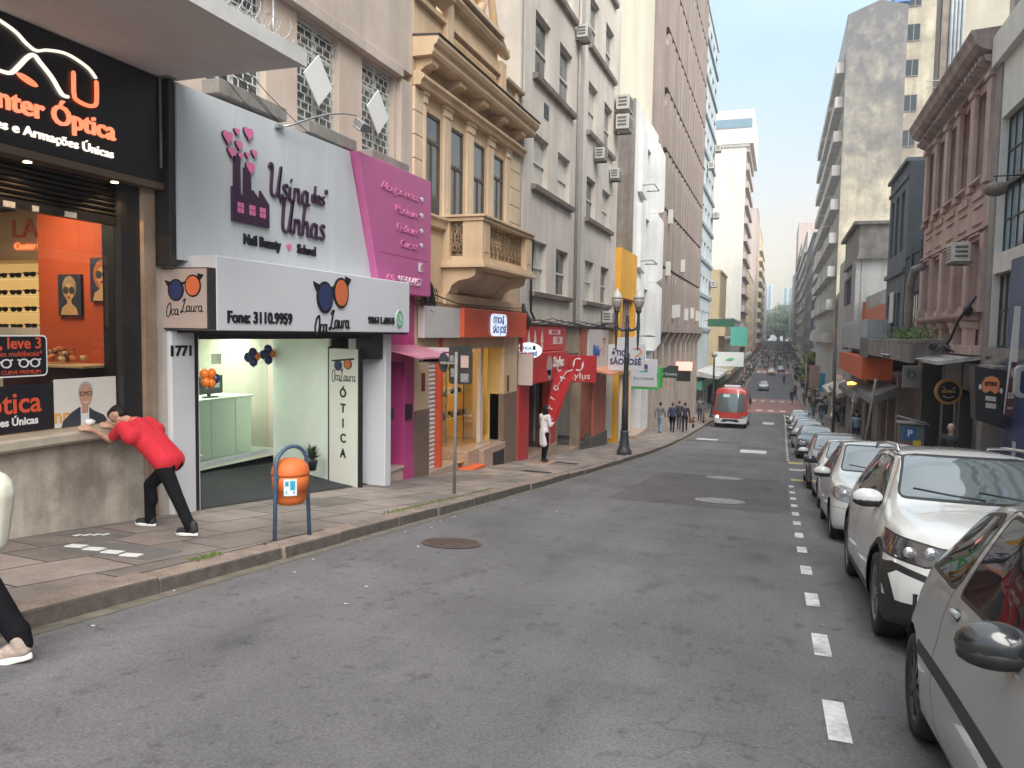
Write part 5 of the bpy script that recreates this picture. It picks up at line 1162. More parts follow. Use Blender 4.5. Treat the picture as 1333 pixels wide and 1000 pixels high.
b = MB(lambda u, v, w: (u, 22.15+w+.05*sin(v*4), v)); b.prism(FP, 0, .008); part('cloth', b, M_rd, fl)
for ch, x, z, t in (('A', -6.04, .26, -.5), ('C', -6.22, -.05, -.35), ('I', -6.32, -.36, -.3), ('T', -6.38, -.66, -.2), ('Ó', -6.42, -.98, -.15)):
    text(fl, ch, .20, (x-.03, 22.08, z), 'C', M_wfas, .003, tilt=pi/2+t-.3, bold=.008)

# yellow shop, white building
M_yell = mat('yellow cladding', (.72, .36, .03), rough=.5, var=.08, scale=1, streak=.12)
M_wht = mat('white painted render', (.66, .66, .65), rough=.8, var=.06, scale=1.2, streak=.15, stain=(.40, .39, .37), stain_amt=.3)
M_stn = mat('stained grey party wall', (.28, .26, .24), rough=.9, var=.3, scale=.8, streak=.5, stain=(.38, .30, .25), stain_amt=.6)
yb = thing('shop_building', 'low yellow clad building with a recessed window between grey block and white building', 'building', (XL-3, 35.3, g(35)))
b = MB(F); b.holes(33.34, 37.2, -.2, 5.3, [(33.9, 36.6, 1.2, 3.2)], .25, .35, 0); b.box(33.34, 37.2, 5.29, 5.35, -6, .25); b.box(33.32, 33.36, g(33)-.4, 5.3, -.3, .252)
b.box(33.4, 33.75, g(33.5)-.3, -.2, -.3, .2); b.box(35.9, 36.3, g(35.9)-.3, -.2, -.3, .2); part('wall', b, M_yell, yb)
window(yb, 'L', XL+.25, (33.9, 36.6, 1.2, 3.2), 'grid', mat('mauve window frame', (.30, .26, .40), var=.1), G['mid'], .3)
b = MB(F); b.box(33.8, 35.8, g(34)-.3, -.2, -.5, -.45); b.box(36.3, 37.2, g(36)-.3, -.2, -.5, -.45); part('back_wall', b, G['dark'], yb)
b = MB(F); b.box(33.85, 34.15, g(34)-.2, -.25, -.2, .0); b.box(35.0, 35.5, g(34)-.2, -.25, -.2, .0); split('door_frame', b, M_wht, yb)
wb = thing('apartment_building', 'white modern building with folded bays and a stained grey side wall', 'building', (XL-5, 41, g(41)))
D0, D1 = 37.25, 44.4
hs = [(39.6, 42.2, z, z+2.6) for z in (-.0, 3.1, 6.2, 9.3-.2)]
hs = [(39.7, 42.0, 1.4, 4.0), (39.7, 42.0, 5.0, 7.7), (39.7, 42.0, 8.6, 11.3)]
b = MB(F); b.holes(D0, D1, 0.2, 12.75, hs, 0, .35, 0); b.box(D0, D1, 12.74, 12.8, -10, .0); part('wall', b, M_wht, wb)
b = MB(F); b.box(D0-.03, D0-.001, g(37), 12.82, -10, -.001); part('side_wall', b, M_stn, wb)
b = MB(F)
for (a, z0_, z1_) in ((0, 1.0, 4.2), (0, 4.7, 7.9), (0, 8.4, 11.6)):
    b.prism([(38.2, z0_+.2), (39.65, z0_), (39.65, z1_), (38.2, z1_+.15)], .0, .22); b.prism([(42.05, z0_-.3), (44.3, z0_+.1), (44.3, z1_), (42.05, z1_+.2)], .0, .45)
split('folded_bay', b, M_wht, wb, bevel=.02)
for h in hs: window(wb, 'L', XL, h, 'grid', M_gframe, G['mid'], .3)
b = MB(F)
for z in (1.5, 5.2, 8.9): b.tube([(38.3, z, .0), (38.3, z+.05, .8), (39.9, z, .8), (39.9, z, .1)], .03, 5)
split('balcony_rail', b, M_gframe, wb)
sg2 = thing('projecting_sign', 'large white sign with dark blue ÓTICA SÃO JOSÉ lettering behind the lamp post', 'sign', (-5.7, 30.2, .1))
b = MB(lambda u, v, w: (u, 30.2-w, v)); b.prism([(-6.42, .15), (-4.98, .15), (-4.98, 1.22), (-5.3, 1.25), (-5.3, 1.5), (-6.1, 1.45), (-6.1, 1.2), (-6.42, 1.17)], -.12, 0); part('panel', b, mat('white acrylic', (.60, .60, .64), rough=.35, var=.03), sg2, bevel=.01)
M_nv = mat('navy lettering', (.02, .02, .11), var=0)
text(sg2, 'ÓTICA', .30, (-5.93, 30.19, .84), 'C', M_nv, .006, bold=.01, width=.76); text(sg2, 'SÃO JOSÉ', .33, (-5.72, 30.19, .50), 'C', M_nv, .006, bold=.008, width=1.25)
mb = stroke_mesh([[(-5.35, .7), (-5.1, .9), (-5.2, 1.05)], [(-5.45, 1.0), (-5.2, 1.1)]], .06, .006); link('swoosh', mb.mesh('swoosh', [mat('orange print', (.7, .25, .1), var=0)], recalc=False), sg2, Vector((0, 30.19, 0))-world_of(sg2), ROT['C'])
sg3 = thing('projecting_sign', 'white sign with purple and teal square emblem, mounted over green trim', 'sign', (-5.4, 33, -.7))
b = MB(lambda u, v, w: (u, 33-w, v)); b.box(-5.99, -4.88, -.66, .53, -.14, 0); part('panel', b, mat('white acrylic', (.60, .60, .64), rough=.35, var=.03), sg3, bevel=.02)
b = MB(lambda u, v, w: (u, 33-w, v)); b.box(-5.97, -4.84, -.76, -.665, -.12, -.02); b.box(-4.86, -4.76, -.7, .2, -.9, -.2); part('trim', b, mat('bright green trim', (.05, .45, .08), var=.1), sg3)
flat(sg3, 'emblem', [[(-5.52, .12), (-5.28, .12), (-5.28, .32), (-5.52, .32)]], (0, 32.995, 0), 'C', mat('purple print', (.10, .03, .22), var=0), .004)
flat(sg3, 'emblem', [[(-5.62, -.02), (-5.28, -.02), (-5.28, .10), (-5.36, .10), (-5.36, .06), (-5.62, .10)]], (0, 32.995, 0), 'C', mat('teal print', (.02, .30, .24), var=0), .004)
text(sg3, 'Sorridents', .19, (-5.44, 32.99, -.28), 'C', mat('teal grey lettering', (.16, .24, .26), var=0), .004, width=.86)
sg4 = thing('projecting_sign', 'dark green wavy sign with white lettering beyond the white dental sign', 'sign', (-5.6, 42, -.7))
b = MB(lambda u, v, w: (u, 42-w, v)); b.prism([(-6.2, -.72), (-5.08, -.72), (-5.08, -.06), (-5.6, -.06), (-5.75, -.18), (-6.15, -.30)], -.12, 0); part('panel', b, mat('dark green panel', (.03, .05, .045), rough=.4, var=0), sg4)
text(sg4, 'Rio Country', .22, (-5.62, 41.99, -.52), 'C', mat('cream lettering', (.6, .6, .55), var=0), .005, width=.95)
ls = thing('shopfront', 'grey shop front with granite steps under the white building', 'shopfront', (XL, 40, g(40)))
b = MB(F); b.box(37.3, 44.3, g(40)-1, .15, -.6, -.5); part('back_wall', b, mat('dark shop window', (.05, .05, .05), rough=.1, var=.5, scale=1.5), ls)
b = MB(F); b.box(37.25, 37.7, g(37)-.5, .2, -.4, .02); b.box(40.6, 40.9, g(40)-.5, .2, -.5, .0); b.box(42.6, 43.1, g(42)-.8, .2, -.4, .02); b.box(37.7, 42.6, -.3, .18, -.4, .05); split('pillar', b, M_wht, ls)
b = MB(F); b.box(37.3, 41.0, g(40)-.6, g(40)+.45, -.5, .35); part('step', b, M_granl, ls)

# brown office slab with vertical fins
M_brn = mat('brown painted concrete', (.27, .215, .19), rough=.85, var=.10, scale=.7, streak=.35)
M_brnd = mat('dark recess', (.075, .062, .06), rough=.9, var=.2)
M_crm = mat('cream party wall', (.50, .46, .38), rough=.9, var=.07, scale=.25, streak=.18)
M_conc = mat('beige concrete column', (.43, .36, .31), rough=.8, var=.1, streak=.2)
bb = thing('office_building', 'tall brown office slab with dense vertical fins and cream side wall', 'building', (XL-8, 57, g(57)))
E0, E1 = 44.45, 69.4
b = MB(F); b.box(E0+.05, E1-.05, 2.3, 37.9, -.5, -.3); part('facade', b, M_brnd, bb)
b = MB(F); b.box(E0, E0+.04, g(E0), 38, -22, -.41); part('side_wall', b, M_crm, bb)
b = MB(F); b.box(E0, E0+1.6, 2.3, 38, -.4, .02);
n = 15; zs = [2.3+3.42*k for k in range(11)]
for k in range(10):
    z0_, z1_ = zs[k], zs[k+1]
    b.box(E0+1.6, E1, z0_+.0, z1_-1.5, -.28, -.12)
    for i in range(n):
        u = E0+1.7+i*(E1-E0-1.8)/n
        b.prism([(u, z0_), (u+1.42, z0_), (u+1.42, z1_-.12), (u+.5, z1_-.2), (u, z1_-1.0)], -.12, .16)
b.box(E1-.1, E1, 2.3, 38, -22, .02)
part('fins', b, M_brn, bb)
b = MB(F); b.box(E0, E1, 1.75, 2.28, -.4, .45); b.box(E0, E1, 37.0, 38.1, -21, .2); part('band', b, M_brn, bb)
b = MB(F)
for i in range(9): u = E0+.3+i*3.05; b.prof([(-.3, -9), (.02, -9), (.06, 1.0), (.4, 1.745), (-.3, 1.745)], u, u+.8)
split('column', b, M_conc, bb)
b = MB(F)
for i in range(8):
    u = E0+1.15+i*3.05; b.box(u, u+2.2, .1, 1.74, -.4, -.34, 0); b.box(u, u+2.2, -9, .1, -1.2, -1.1, 1)
part('shop_windows', b, [G['mid'], mat('dark shop interior', (.04, .035, .035), var=.5, scale=1.5, rough=.3)], bb)
b = MB(F)
for i, (u, z) in enumerate(((47.6, 5.2), (48.1, 8.4), (55.0, 6.0), (51, 2.7), (53, 2.8), (58, 2.7), (62, 2.9), (66, 2.8))): b.box(u, u+.28, z, z+.85, .14, .42)
split('air_conditioner', b, mat('pale casing', (.5, .5, .47), var=.1), bb)
eq = thing('projecting_sign', 'small orange sign over a black sign on the brown building arcade', 'sign', (-6.3, 54, -1))
b = MB(lambda u, v, w: (u, 54-w, v)); b.box(-6.7, -5.6, -.85, -.25, -.15, 0); part('panel', b, glow('orange lit sign', (1, .12, .03), .3), eq)
b = MB(lambda u, v, w: (u, 54-w, v)); b.box(-6.65, -5.7, -1.6, -.86, -.15, 0); part('lower_panel', b, M_blk, eq)
# generic street building used for the far ones
def far_building(side, y0, y1, top, depth, m, label, rows, cols, z_first, fl_h, ww, wh_, style='wide', glassk=('mid', 'dark', 'light'), fm=None, w=0, base='shop', ms=None, balc=0, cat='building', name='apartment_building', band=None):
    X = XL if side == 'L' else XR; fr_ = (FL if side == 'L' else FR)(X+(w if side == 'L' else -w)); Xw = X+(w if side == 'L' else -w)
    yc = (y0+y1)/2; gz = g(yc)
    r_ = thing(name, label, cat, (X-(depth/2 if side == 'L' else -depth/2), yc, gz))
    hs = []
    for k in range(rows):
        z = z_first+k*fl_h
        for i in range(cols):
            uc = y0+(i+.5)*(y1-y0)/cols; hs.append((uc-ww/2, uc+ww/2, z, z+wh_))
    zb = gz+3.2 if base == 'shop' else gz-.5
    b = MB(fr_); b.holes(y0, y1, zb, top, hs, 0, .3, 0)
    part('wall', b, m, r_)
    b = MB(fr_); b.box(y0, y0+.03, g(y0)-.3, top+.02, -depth, -.002); b.box(y1-.03, y1, g(y1)-.3, top+.02, -depth, -.002); b.box(y0, y1, top, top+.25, -depth, .12); part('side_wall', b, ms or m, r_)
    rr = random.Random(int(y0*7)); fm = fm or M_gframe
    for h in hs[:96]: window(r_, side, Xw, h, style, fm, G[rr.choice(glassk)], .26)
    if balc:
        for k in range(rows):
            z = z_first+k*fl_h; b = MB(fr_); b.box(y0+.3, y1-.3, z-.35, z-.2, 0, balc); b.box(y0+.3, y1-.3, z-.2, z+.75, balc-.12, balc); b.box(y0+.3, y0+.42, z-.2, z+.75, 0, balc-.12); part('balcony', b, m, r_)
    if band:
        b = MB(fr_)
        for k in range(rows): b.box(y0, y1, z_first+k*fl_h-.45, z_first+k*fl_h-.15, 0, .15)
        part('floor_band', b, band, r_)
    if base == 'shop':
        b = MB(fr_); b.box(y0, y1, gz-1, gz+3.2, -1.0, -.8); part('shop_window', b, mat('dark shop window', (.05, .05, .05), rough=.1, var=.5, scale=1.5), r_)
        b = MB(fr_)
        nn = max(1, round((y1-y0)/4))
        for i in range(nn+1): u = y0+.2+i*(y1-y0-.4)/nn; b.box(u-.2, u+.2, gz-1, gz+3.2, -.8, .0)
        split('pillar', b, m, r_)
        cc = rr.choice(((.45, .10, .06), (.55, .5, .4), (.08, .2, .35), (.6, .6, .58), (.1, .3, .2), (.5, .35, .1)))
        b = MB(fr_); b.box(y0+.3, y1-.3, gz+2.5, gz+3.3, .0, .25+rr.random()*.6); part('fascia', b, mat('fascia %.2f %.2f' % cc[:2], cc, rough=.4, var=.1), r_)
    return r_
M_blu = mat('pale blue-grey tiles', (.47, .53, .56), rough=.5, var=.1, streak=.2)
M_blud = mat('blue-grey band', (.20, .26, .30), rough=.6, var=.1)
M_ivory = mat('ivory render', (.60, .57, .51), rough=.85, var=.06, scale=.3, streak=.15)
M_pinkw = mat('pinkish render', (.44, .36, .33), rough=.85, var=.1, streak=.2)
M_yelw = mat('pale yellow render', (.58, .47, .30), rough=.85, var=.1, streak=.2)
M_gw = mat('light grey render', (.42, .42, .42), rough=.85, var=.12, streak=.3)
M_gwd = mat('dark grey render', (.22, .22, .23), rough=.85, var=.12, streak=.3)
M_whd = mat('weathered white render', (.50, .49, .47), rough=.85, var=.15, streak=.4)
o = far_building('L', 69.6, 81.7, 30, 16, M_blu, 'pale blue-grey building with dark floor bands beyond the brown slab', 9, 4, -.2+2.6, 3.15, 1.9, 1.5, 'wide', fm=M_wframe, band=M_blud)
for i, (u, z) in enumerate(((80.9, 20), (80.9, 13.4), (80.9, 6.5), (74, 16.9))): ac_unit(F, u, z, .1, 1.3, ('topmost air conditioner on the corner of the blue-grey building', 'middle air conditioner on the corner of the blue-grey building', 'lowest air conditioner on the corner of the blue-grey building', 'air conditioner near the middle of the blue-grey building')[i])
far_building('L', 81.8, 90, 30.0, 12, M_ivory, 'narrow ivory tower with a pole just behind the blue-grey building', 8, 2, 4, 3.1, 1.6, 1.4, w=-1.6)
far_building('L', 90.2, 101, 8.8, 14, M_yelw, 'low yellow building with small ornate balcony before the tall ivory tower', 2, 3, -1.5, 3.4, 1.2, 1.9, 'tall', w=.3, balc=.7)
far_building('L', 101.2, 118, 1.0, 14, M_pinkw, 'low pinkish shop building far down the left side', 1, 5, -2.8, 3.2, 1.6, 1.7)
far_building('L', 118.2, 146.5, 4.0, 14, M_whd, 'low weathered white building before the tall ivory tower', 2, 8, -2.5, 3.1, 1.5, 1.5)
tw = far_building('L', 147, 171, 40, 7.4, M_pinkw, 'tall ivory tower with blank side wall and red-brown balconied front', 12, 6, 0, 3.2, 1.8, 1.6, balc=.6, ms=M_ivory)
b = MB(F); b.box(146.7, 172, 36.2, 42.2, -7.6, 1.2); part('penthouse', b, M_ivory, tw)
b = MB(F); b.box(146.6, 146.7, 39.0, 40.6, -7.2, .9); part('window_band', b, G['blue'], tw)
b = MB(F); b.box(146.8, 147, 35.7, 36.2, -7.6, .6); part('ledge', b, M_gw, tw)
far_building('L', 172, 220, 16, 12, M_yelw, 'pale yellow block far down the left side of the street', 6, 10, -1, 3.0, 2.0, 1.5, w=-.3)
far_building('L', 220.5, 246, 36, 16, M_pinkw, 'pinkish tower with grey roof far down the left side', 11, 6, 0, 3.1, 1.8, 1.6, ms=M_pinkw)
far_building('L', 247, 285, 34, 16, M_yelw, 'tall cream tower with bay balconies far down the left side', 10, 8, 0, 3.1, 2.0, 1.6, balc=.9, w=.2)
far_building('L', 286, 340, 29, 16, M_whd, 'weathered white block beyond the cream tower on the left', 9, 10, 0, 3.0, 2.4, 1.6, balc=.5)
far_building('L', 341, 430, 25, 16, M_gw, 'farthest grey block on the left before the trees', 7, 12, 1, 3.0, 2.6, 1.6)
def fsign(x0, x1, y, z0_, z1_, m, label, txt=None, tm=None, name='projecting_sign', d=.2, leg=False):
    r_ = thing(name, label, 'sign', ((x0+x1)/2, y, z0_))
    b = MB(); b.box(x0, x1, y, y+d, z0_, z1_); part('panel', b, m, r_)
    if txt: text(r_, txt, (z1_-z0_)*.6, ((x0+x1)/2, y-.01, (z0_+z1_)/2), 'C', tm or M_wfas, .006, width=(x1-x0)*.8)
    b = MB(); b.box(x0-.3 if x0 < 0 else x1, x0 if x0 < 0 else x1+.3, y+.05, y+.1, z1_-.2, z1_-.12); part('bracket', b, M_gframe, r_)
    return r_
fsign(-6.2, -3.9, 72, 2.4, 3.1, mat('dark green sign', (.02, .10, .06), var=.1), 'dark green projecting sign over the pavement beyond the brown building')
fsign(-5.9, -3.2, 78, -1.4, .0, mat('white sign face', (.6, .62, .6), var=.05), 'white projecting sign with green leaf emblem above the red bus')
b = MB(); b.v = []; b.prism([(-4.9+.5*cos(t), -.7+.25*sin(t)) for t in [2*pi*k/16 for k in range(16)]], 0, .02)
o = thing('leaf_emblem', 'green leaf emblem on the white sign above the bus', 'emblem', (-4.6, 77.9, -.7)); b2 = MB(lambda u, v, w: (u, 77.97-w, v)); b2.prism([(-4.9, -.75), (-4.5, -.55), (-4.0, -.6), (-4.4, -.85)], 0, .02); part('leaf', b2, M_green, o)
fsign(-5.2, -3.4, 90, .5, 2.6, mat('teal fabric', (.10, .45, .36), var=.1), 'teal hanging banner far down the left side')
cp = thing('shop_canopy', 'broad flat grey canopy over dark shop entrances behind the bus', 'canopy', (XL, 75, -1.9))
b = MB(F); b.prof([(0, -1.55), (1.9, -2.0), (1.9, -2.25), (0, -2.05)], 69.6, 84); part('slab', b, M_whd, cp)
b = MB(F); b.prof([(0, -1.75), (2.1, -2.1), (2.1, -2.5), (0, -2.4)], 85, 97); part('slab', b, mat('tan canopy', (.4, .33, .24), var=.1), cp)
# RIGHT SIDE
H = FR()
M_sal = mat('salmon stucco', (.50, .375, .35), rough=.85, var=.12, scale=1.6, streak=.3, bump=.25, stain=(.30, .15, .12), stain_amt=.5)
M_sald = mat('weathered salmon cornice', (.34, .275, .265), rough=.85, var=.25, scale=2.5, streak=.45)
M_white2 = mat('white band render', (.60, .60, .58), rough=.7, var=.06, streak=.12)
M_grc = mat('grey concrete pier', (.26, .25, .24), rough=.85, var=.15, streak=.3, scale=2)
M_bpan = mat('dark blue wall panel', (.035, .06, .16), rough=.5, var=.2, scale=1.2, stain=(.10, .13, .2), stain_amt=.5)
M_slt = mat('slate blue render', (.115, .135, .16), rough=.8, var=.12, streak=.25, scale=1)
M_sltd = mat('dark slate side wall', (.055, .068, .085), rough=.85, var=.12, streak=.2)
M_stw = mat('stained pale concrete', (.46, .42, .33), rough=.9, var=.3, scale=.5, streak=.25, stain=(.13, .125, .12), stain_amt=.8, fine=.1)
M_dk = mat('dark shop front', (.022, .024, .028), rough=.35, var=.4, scale=1.5)
r1 = thing('glazed_building', 'modern building with teal-grey glass grids, white bands and blue ground floor at the right edge', 'building', (XR+4, 14, g(14)))
b = MB(H); b.holes(-4, 21.87, 1.3, 9.0, [(-3, 21.8, 3.68, 6.95), (-3, 21.8, 1.42, 3.2)], 0, .25, 0); b.box(-4, 22.3, 8.3, 9.05, -.3, .18); part('wall', b, M_white2, r1)
b = MB(H); b.box(21.88, 22.35, g(22)-.3, 8.3, -.4, .05); b.box(-4, 21.87, 1.2, 1.42, -.2, .12); part('pier', b, M_grc, r1)
b = MB(H); b.box(22.3, 22.34, 2, 9.0, -12, -.41); b.box(-4, 22.3, 9.0, 9.1, -12, .1); part('side_wall', b, M_grc, r1)
for (a, c, z0_, z1_) in ((12, 16.9, 3.68, 6.95), (16.9, 21.8, 3.68, 6.95), (7, 12, 3.68, 6.95), (2, 7, 3.68, 6.95), (17.5, 21.8, 1.42, 3.2), (12, 17.5, 1.42, 3.2), (6, 12, 1.42, 3.2)):
    window(r1, 'R', XR, (a, c, z0_, z1_), 'grid', M_bframe, G['blue'] if z0_ > 3 else G['mid'], .22)
b = MB(H); b.box(-4, 21.8, 5.25, 5.36, -.15, -.05); part('transom', b, M_bframe, r1)
b = MB(H); b.box(-4, 19.85, g(12)-2, 3.38, -.3, .10); part('blue_wall', b, M_bpan, r1)
b = MB(H); b.box(19.86, 21.87, -3, 1.18, -.7, -.6); b.box(19.86, 21.87, -1.9, -1.2, -.6, -.2); part('dark_entrance', b, M_dk, r1)
b = MB(H); b.box(19.9, 21.4, .95, 1.0, -.55, .3); part('entrance_ledge', b, M_grc, r1)
up_ = thing('apartment_building', 'taller pale building with green-grey windows rising above the glazed building', 'building', (XR+6, 14, g(14)))
b = MB(FR(XR+1.2)); b.holes(-2, 27.0, 9.1, 22, [(14.5+i*3.1, 17.2+i*3.1, z, z+1.9) for i in range(4) for z in (10.4, 13.6, 16.8)], 0, .25, 0); b.box(26.9, 27, 9.1, 22, -10, -.01); part('wall', b, mat('pale grey-beige render', (.44, .42, .38), var=.1, streak=.25), up_)
for i in range(4):
    for z in (10.4, 13.6, 16.8): window(up_, 'R', XR+1.2, (14.5+i*3.1, 17.2+i*3.1, z, z+1.9), 'wide', M_bframe, G['blue'], .2)
b = MB(FR(XR+1.2)); b.box(-2, 27, 9.95, 10.15, 0, .12); part('ledge', b, M_grc, up_)
b = MB(FR(XR+.3)); b.box(20.6, 22.2, 9.12, 9.75, -1.2, 0); b.box(21.3, 22.0, 9.76, 10.0, -1.0, -.1); solo('rooftop_parapet', b, mat('whitewashed brick', (.5, .48, .46), var=.2, scale=9, bump=.5), 'whitewashed brick block on the roof edge above the glass grid', 'parapet')
hb = thing('hanging_basket', 'small hanging planter on a bracket in front of the glass grid', 'hanging planter', (XR-.7, 18.9, 4.6))
b = MB(H); b.tube([(18.9, 5.05, .0), (18.9, 5.05, .75)], .015, 6); b.tube([(18.9, 5.05, .7), (18.9, 4.9, .7)], .008, 4); part('bracket', b, M_blk, hb)
b = MB(H); b.ball((18.9, 4.78, .7), (.22, .16, .22), 12, 8); part('basket', b, mat('coir basket', (.16, .14, .11), var=.4, scale=20, bump=.8), hb)
# ---- salmon building
sb = thing('townhouse', 'salmon pink old townhouse with heavy cornice and tall windows', 'building', (XR+4, 27.3, g(27)))
S0, S1 = 22.36, 32.0
ub = [(23.15+i*1.78, 24.35+i*1.78) for i in range(5)]
hs = [(a, c, 5.9, 8.15) for a, c in ub]+[(a+.05, c-.05, 2.45, 4.25) for a, c in ub]
b = MB(H); b.holes(S0, S1, 1.2, 8.6, hs, 0, .35, 0); b.box(S0, S0+.04, 1.2, 9.3, -10, -.01); b.box(S1-.04, S1, g(32), 9.2, -10, -.01); b.box(S0, S1, 9.1, 9.2, -10, 0); part('wall', b, M_sal, sb)
b = MB(H)
for i in range(6):
    u = 22.42+i*1.78 if i else 22.45
    b.box(u+.05, u+.5, 5.75, 8.2, 0, .12); b.box(u, u+.55, 8.2, 8.36, 0, .18); b.box(u+.02, u+.53, 5.6, 5.75, 0, .15); b.box(u+.08, u+.5, 2.35, 4.35, 0, .1); b.box(u+.04, u+.54, 2.3, 2.5, 0, .17)
for (a, c) in ub:
    b.box(a, c, 5.35, 5.55, 0, .06); b.box(a-.02, c+.02, 5.78, 5.86, 0, .16); b.box(a+.1, c-.1, 5.12, 5.17, 0, .05); b.box(a+.1, c-.1, 4.66, 4.70, 0, .05); b.box(a-.02, c+.02, 4.36, 4.42, 0, .08)
b.box(S0, S1, 4.45, 4.52, 0, .10)
part('pilasters', b, M_sal, sb, bevel=.01)
b = MB(H)
b.prof([(0, 8.36), (.12, 8.38), (.14, 8.48), (.3, 8.56), (.34, 8.68), (0, 8.70)], S0, S1)
b.prof([(0, 8.70), (.42, 8.86), (.55, 8.98), (.60, 9.14), (.66, 9.24), (.66, 9.30), (0, 9.34)], S0-.02, S1+.1)
for i in range(24): u = S0+.15+i*.4; b.box(u, u+.18, 8.57, 8.69, .1, .4)
part('cornice', b, M_sald, sb)
b = MB(H)                                   # balcony zone with short pillars, damaged
b.prof([(0, 2.08), (.25, 2.10), (.38, 2.2), (.40, 2.30), (0, 2.32)], S0+.6, S1-1.6); b.box(S0, S1, 1.2, 1.45, 0, .3)
for i in range(5):
    u = 23.0+i*1.62; b.box(u, u+.5, 1.45, 1.95, .05, .28); b.prof([(0, 1.86), (.30, 1.9), (.36, 2.07), (0, 2.07)], u-.06, u+.56); b.box(u+.7, u+1.3, 1.5, 1.95, .02, .06)
part('balustrade', b, M_sal, sb, bevel=.015)
for h in hs: window(sb, 'R', XR, h, 'tall', mat('grey-brown window frame', (.22, .18, .16), var=.2), G['mid'] if h[2] > 5 else G['light'], .3)
b = MB(H)
for k in range(4): b.prof([(.0, 1.2), (1.0+.1*k, 1.02), (1.0+.1*k, 1.0), (0, 1.16)], S0+k*2.45, S0+2.2+k*2.45)
b.prof([(0, 1.18), (1.0, 1.0), (1.0, .93), (0, 1.1)], S0, S1+.5); part('ledge', b, mat('white dirty sheet', (.42, .41, .40), rough=.6, var=.4, scale=3), sb)
b = MB(H); rr = random.Random(31)
for k in range(7):
    u = 22.7+rr.random()*2.4; b.tube([(u, 1.25+rr.random()*.2, .6), (u+rr.uniform(.2, 1), 1.3+rr.random()*.2, .7), (u+rr.uniform(.4, 2), 1.25, .6)], rr.uniform(.02, .06), 6)
b.tube([(22.5, 2.7, .2), (22.8, 2.1, .5), (23.2, 1.6, .6), (23.6, 1.25, .7)], .04, 6); b.ball((22.8, 2.35, .3), (.10, .16, .12), 8, 6)
solo('cable', b, M_blk, 'heap of black cables and old pipes on the ledge of the salmon townhouse', 'cable')
b = MB(H); b.tube([(29.6, 4.05, .35), (29.9, 4.0, .55), (30.4, 3.5, .6), (30.55, 2.6, .6), (30.5, 1.3, .55)], .14, 10); solo('ventilation_duct', b, mat('dull grey duct', (.23, .22, .22), rough=.5, var=.25, streak=.3), 'curved grey ventilation duct rising on the salmon townhouse', 'duct', smooth=True)
ac_unit(H, 22.95, 3.6, .35, 1.05, 'large white air conditioner on the salmon wall beside its end window')
b = MB(); b.box(4.6, 5.05, 30.5, 31.1, 1.85, 2.6); solo('utility_box', b, mat('cream metal box', (.50, .45, .38), var=.15, streak=.3), 'cream metal box on the ledge at the far end of the salmon townhouse', 'utility box', bevel=.02)
d1 = thing('shopfront', 'dark shop front with grey cladding below the salmon townhouse', 'shopfront', (XR, 27, g(27)))
b = MB(H); b.box(S0, 27.0, g(25)-1, 1.0, -1.2, -1.0); b.box(27, 36.2, g(31)-2, 1.0, -1.2, -1.0); part('back_wall', b, M_dk, d1)
b = MB(H); b.box(22.36, 22.9, g(22)-.6, .93, -1, .03); b.box(24.4, 24.7, g(25)-.6, .93, -.5, .05); b.box(26.7, 27.1, g(26)-.6, 1.0, -.8, .05); b.box(29.5, 29.7, g(29)-.8, .95, -.8, .2); b.box(22.9, 24.4, .2, .93, -.2, .02); split('pillar', b, mat('charcoal cladding', (.05, .055, .06), rough=.5, var=.2), d1)
b = MB(H); b.box(24.7, 26.7, -.1, .92, -.1, .04); b.box(24.75, 24.9, g(25)-.5, -.1, -.1, .1); part('grey_panel', b, mat('green-grey mosaic', (.13, .16, .155), rough=.6, var=.3, scale=6), d1)
b = MB(H); b.box(27.4, 29.4, -1.1, -.95, -.5, -.45); b.box(27.4, 29.4, g(28)-.4, .9, -.52, -.5); b.box(30, 35.5, g(33)-.9, .9, -.62, -.6); split('shop_window', b, G['dark'], d1)
b = MB(H); b.box(28.2, 28.9, -.75, -.15, -.44, -.42); b.box(28.2, 28.9, .35, .65, -.44, -.42); b.box(24.0, 24.3, -2, -.9, -.99, -.97); split('window_poster', b, mat('pale poster patch', (.5, .52, .54), var=.2), d1)
rs_ = thing('projecting_sign', 'round sign with amber ring and black centre on the right side', 'sign', (4.48, 24, -.2))
b = MB(lambda u, v, w: (u, 24-w, v)); b.prism(circ(4.48, .15, .34, .36, 36), -.12, 0); part('ring', b, mat('amber ring', (.46, .25, .07), rough=.4, var=.1), rs_, bevel=.02)
b = MB(lambda u, v, w: (u, 24-w, v)); b.prism(circ(4.48, .15, .265, .285, 36), .002, .012); part('disc', b, M_ink, rs_)
text(rs_, 'SETERO', .10, (4.48, 23.98, .15), 'C', mat('yellow lettering', (.6, .42, .10), var=0), .004, bold=.003)
mb = stroke_mesh([[(4.34, .03), (4.48, -.02), (4.62, .03)], [(4.32, .28), (4.40, .22)], [(4.64, .28), (4.56, .22)]], .03, .006); link('scissors_icon', mb.mesh('scissors_icon', [M_wfas], recalc=False), rs_, Vector((0, 23.985, 0))-world_of(rs_), ROT['C'])
b = MB(); b.tube([(4.8, 24.05, .2), (5.0, 24.05, .2)], .02, 6); part('bracket', b, M_blk, rs_)
cs = thing('projecting_sign', 'black box sign with orange barber-chair emblem and pale lettering', 'sign', (4.4, 19.2, -.3))
b = MB(lambda u, v, w: (u, 19.2-w, v)); b.prism([(4.06, 1.02), (4.72, .93), (4.72, -.34), (4.14, -.16)], -.5, 0); part('box', b, mat('black sign box', (.025, .026, .03), rough=.5, var=.2), cs, bevel=.01)
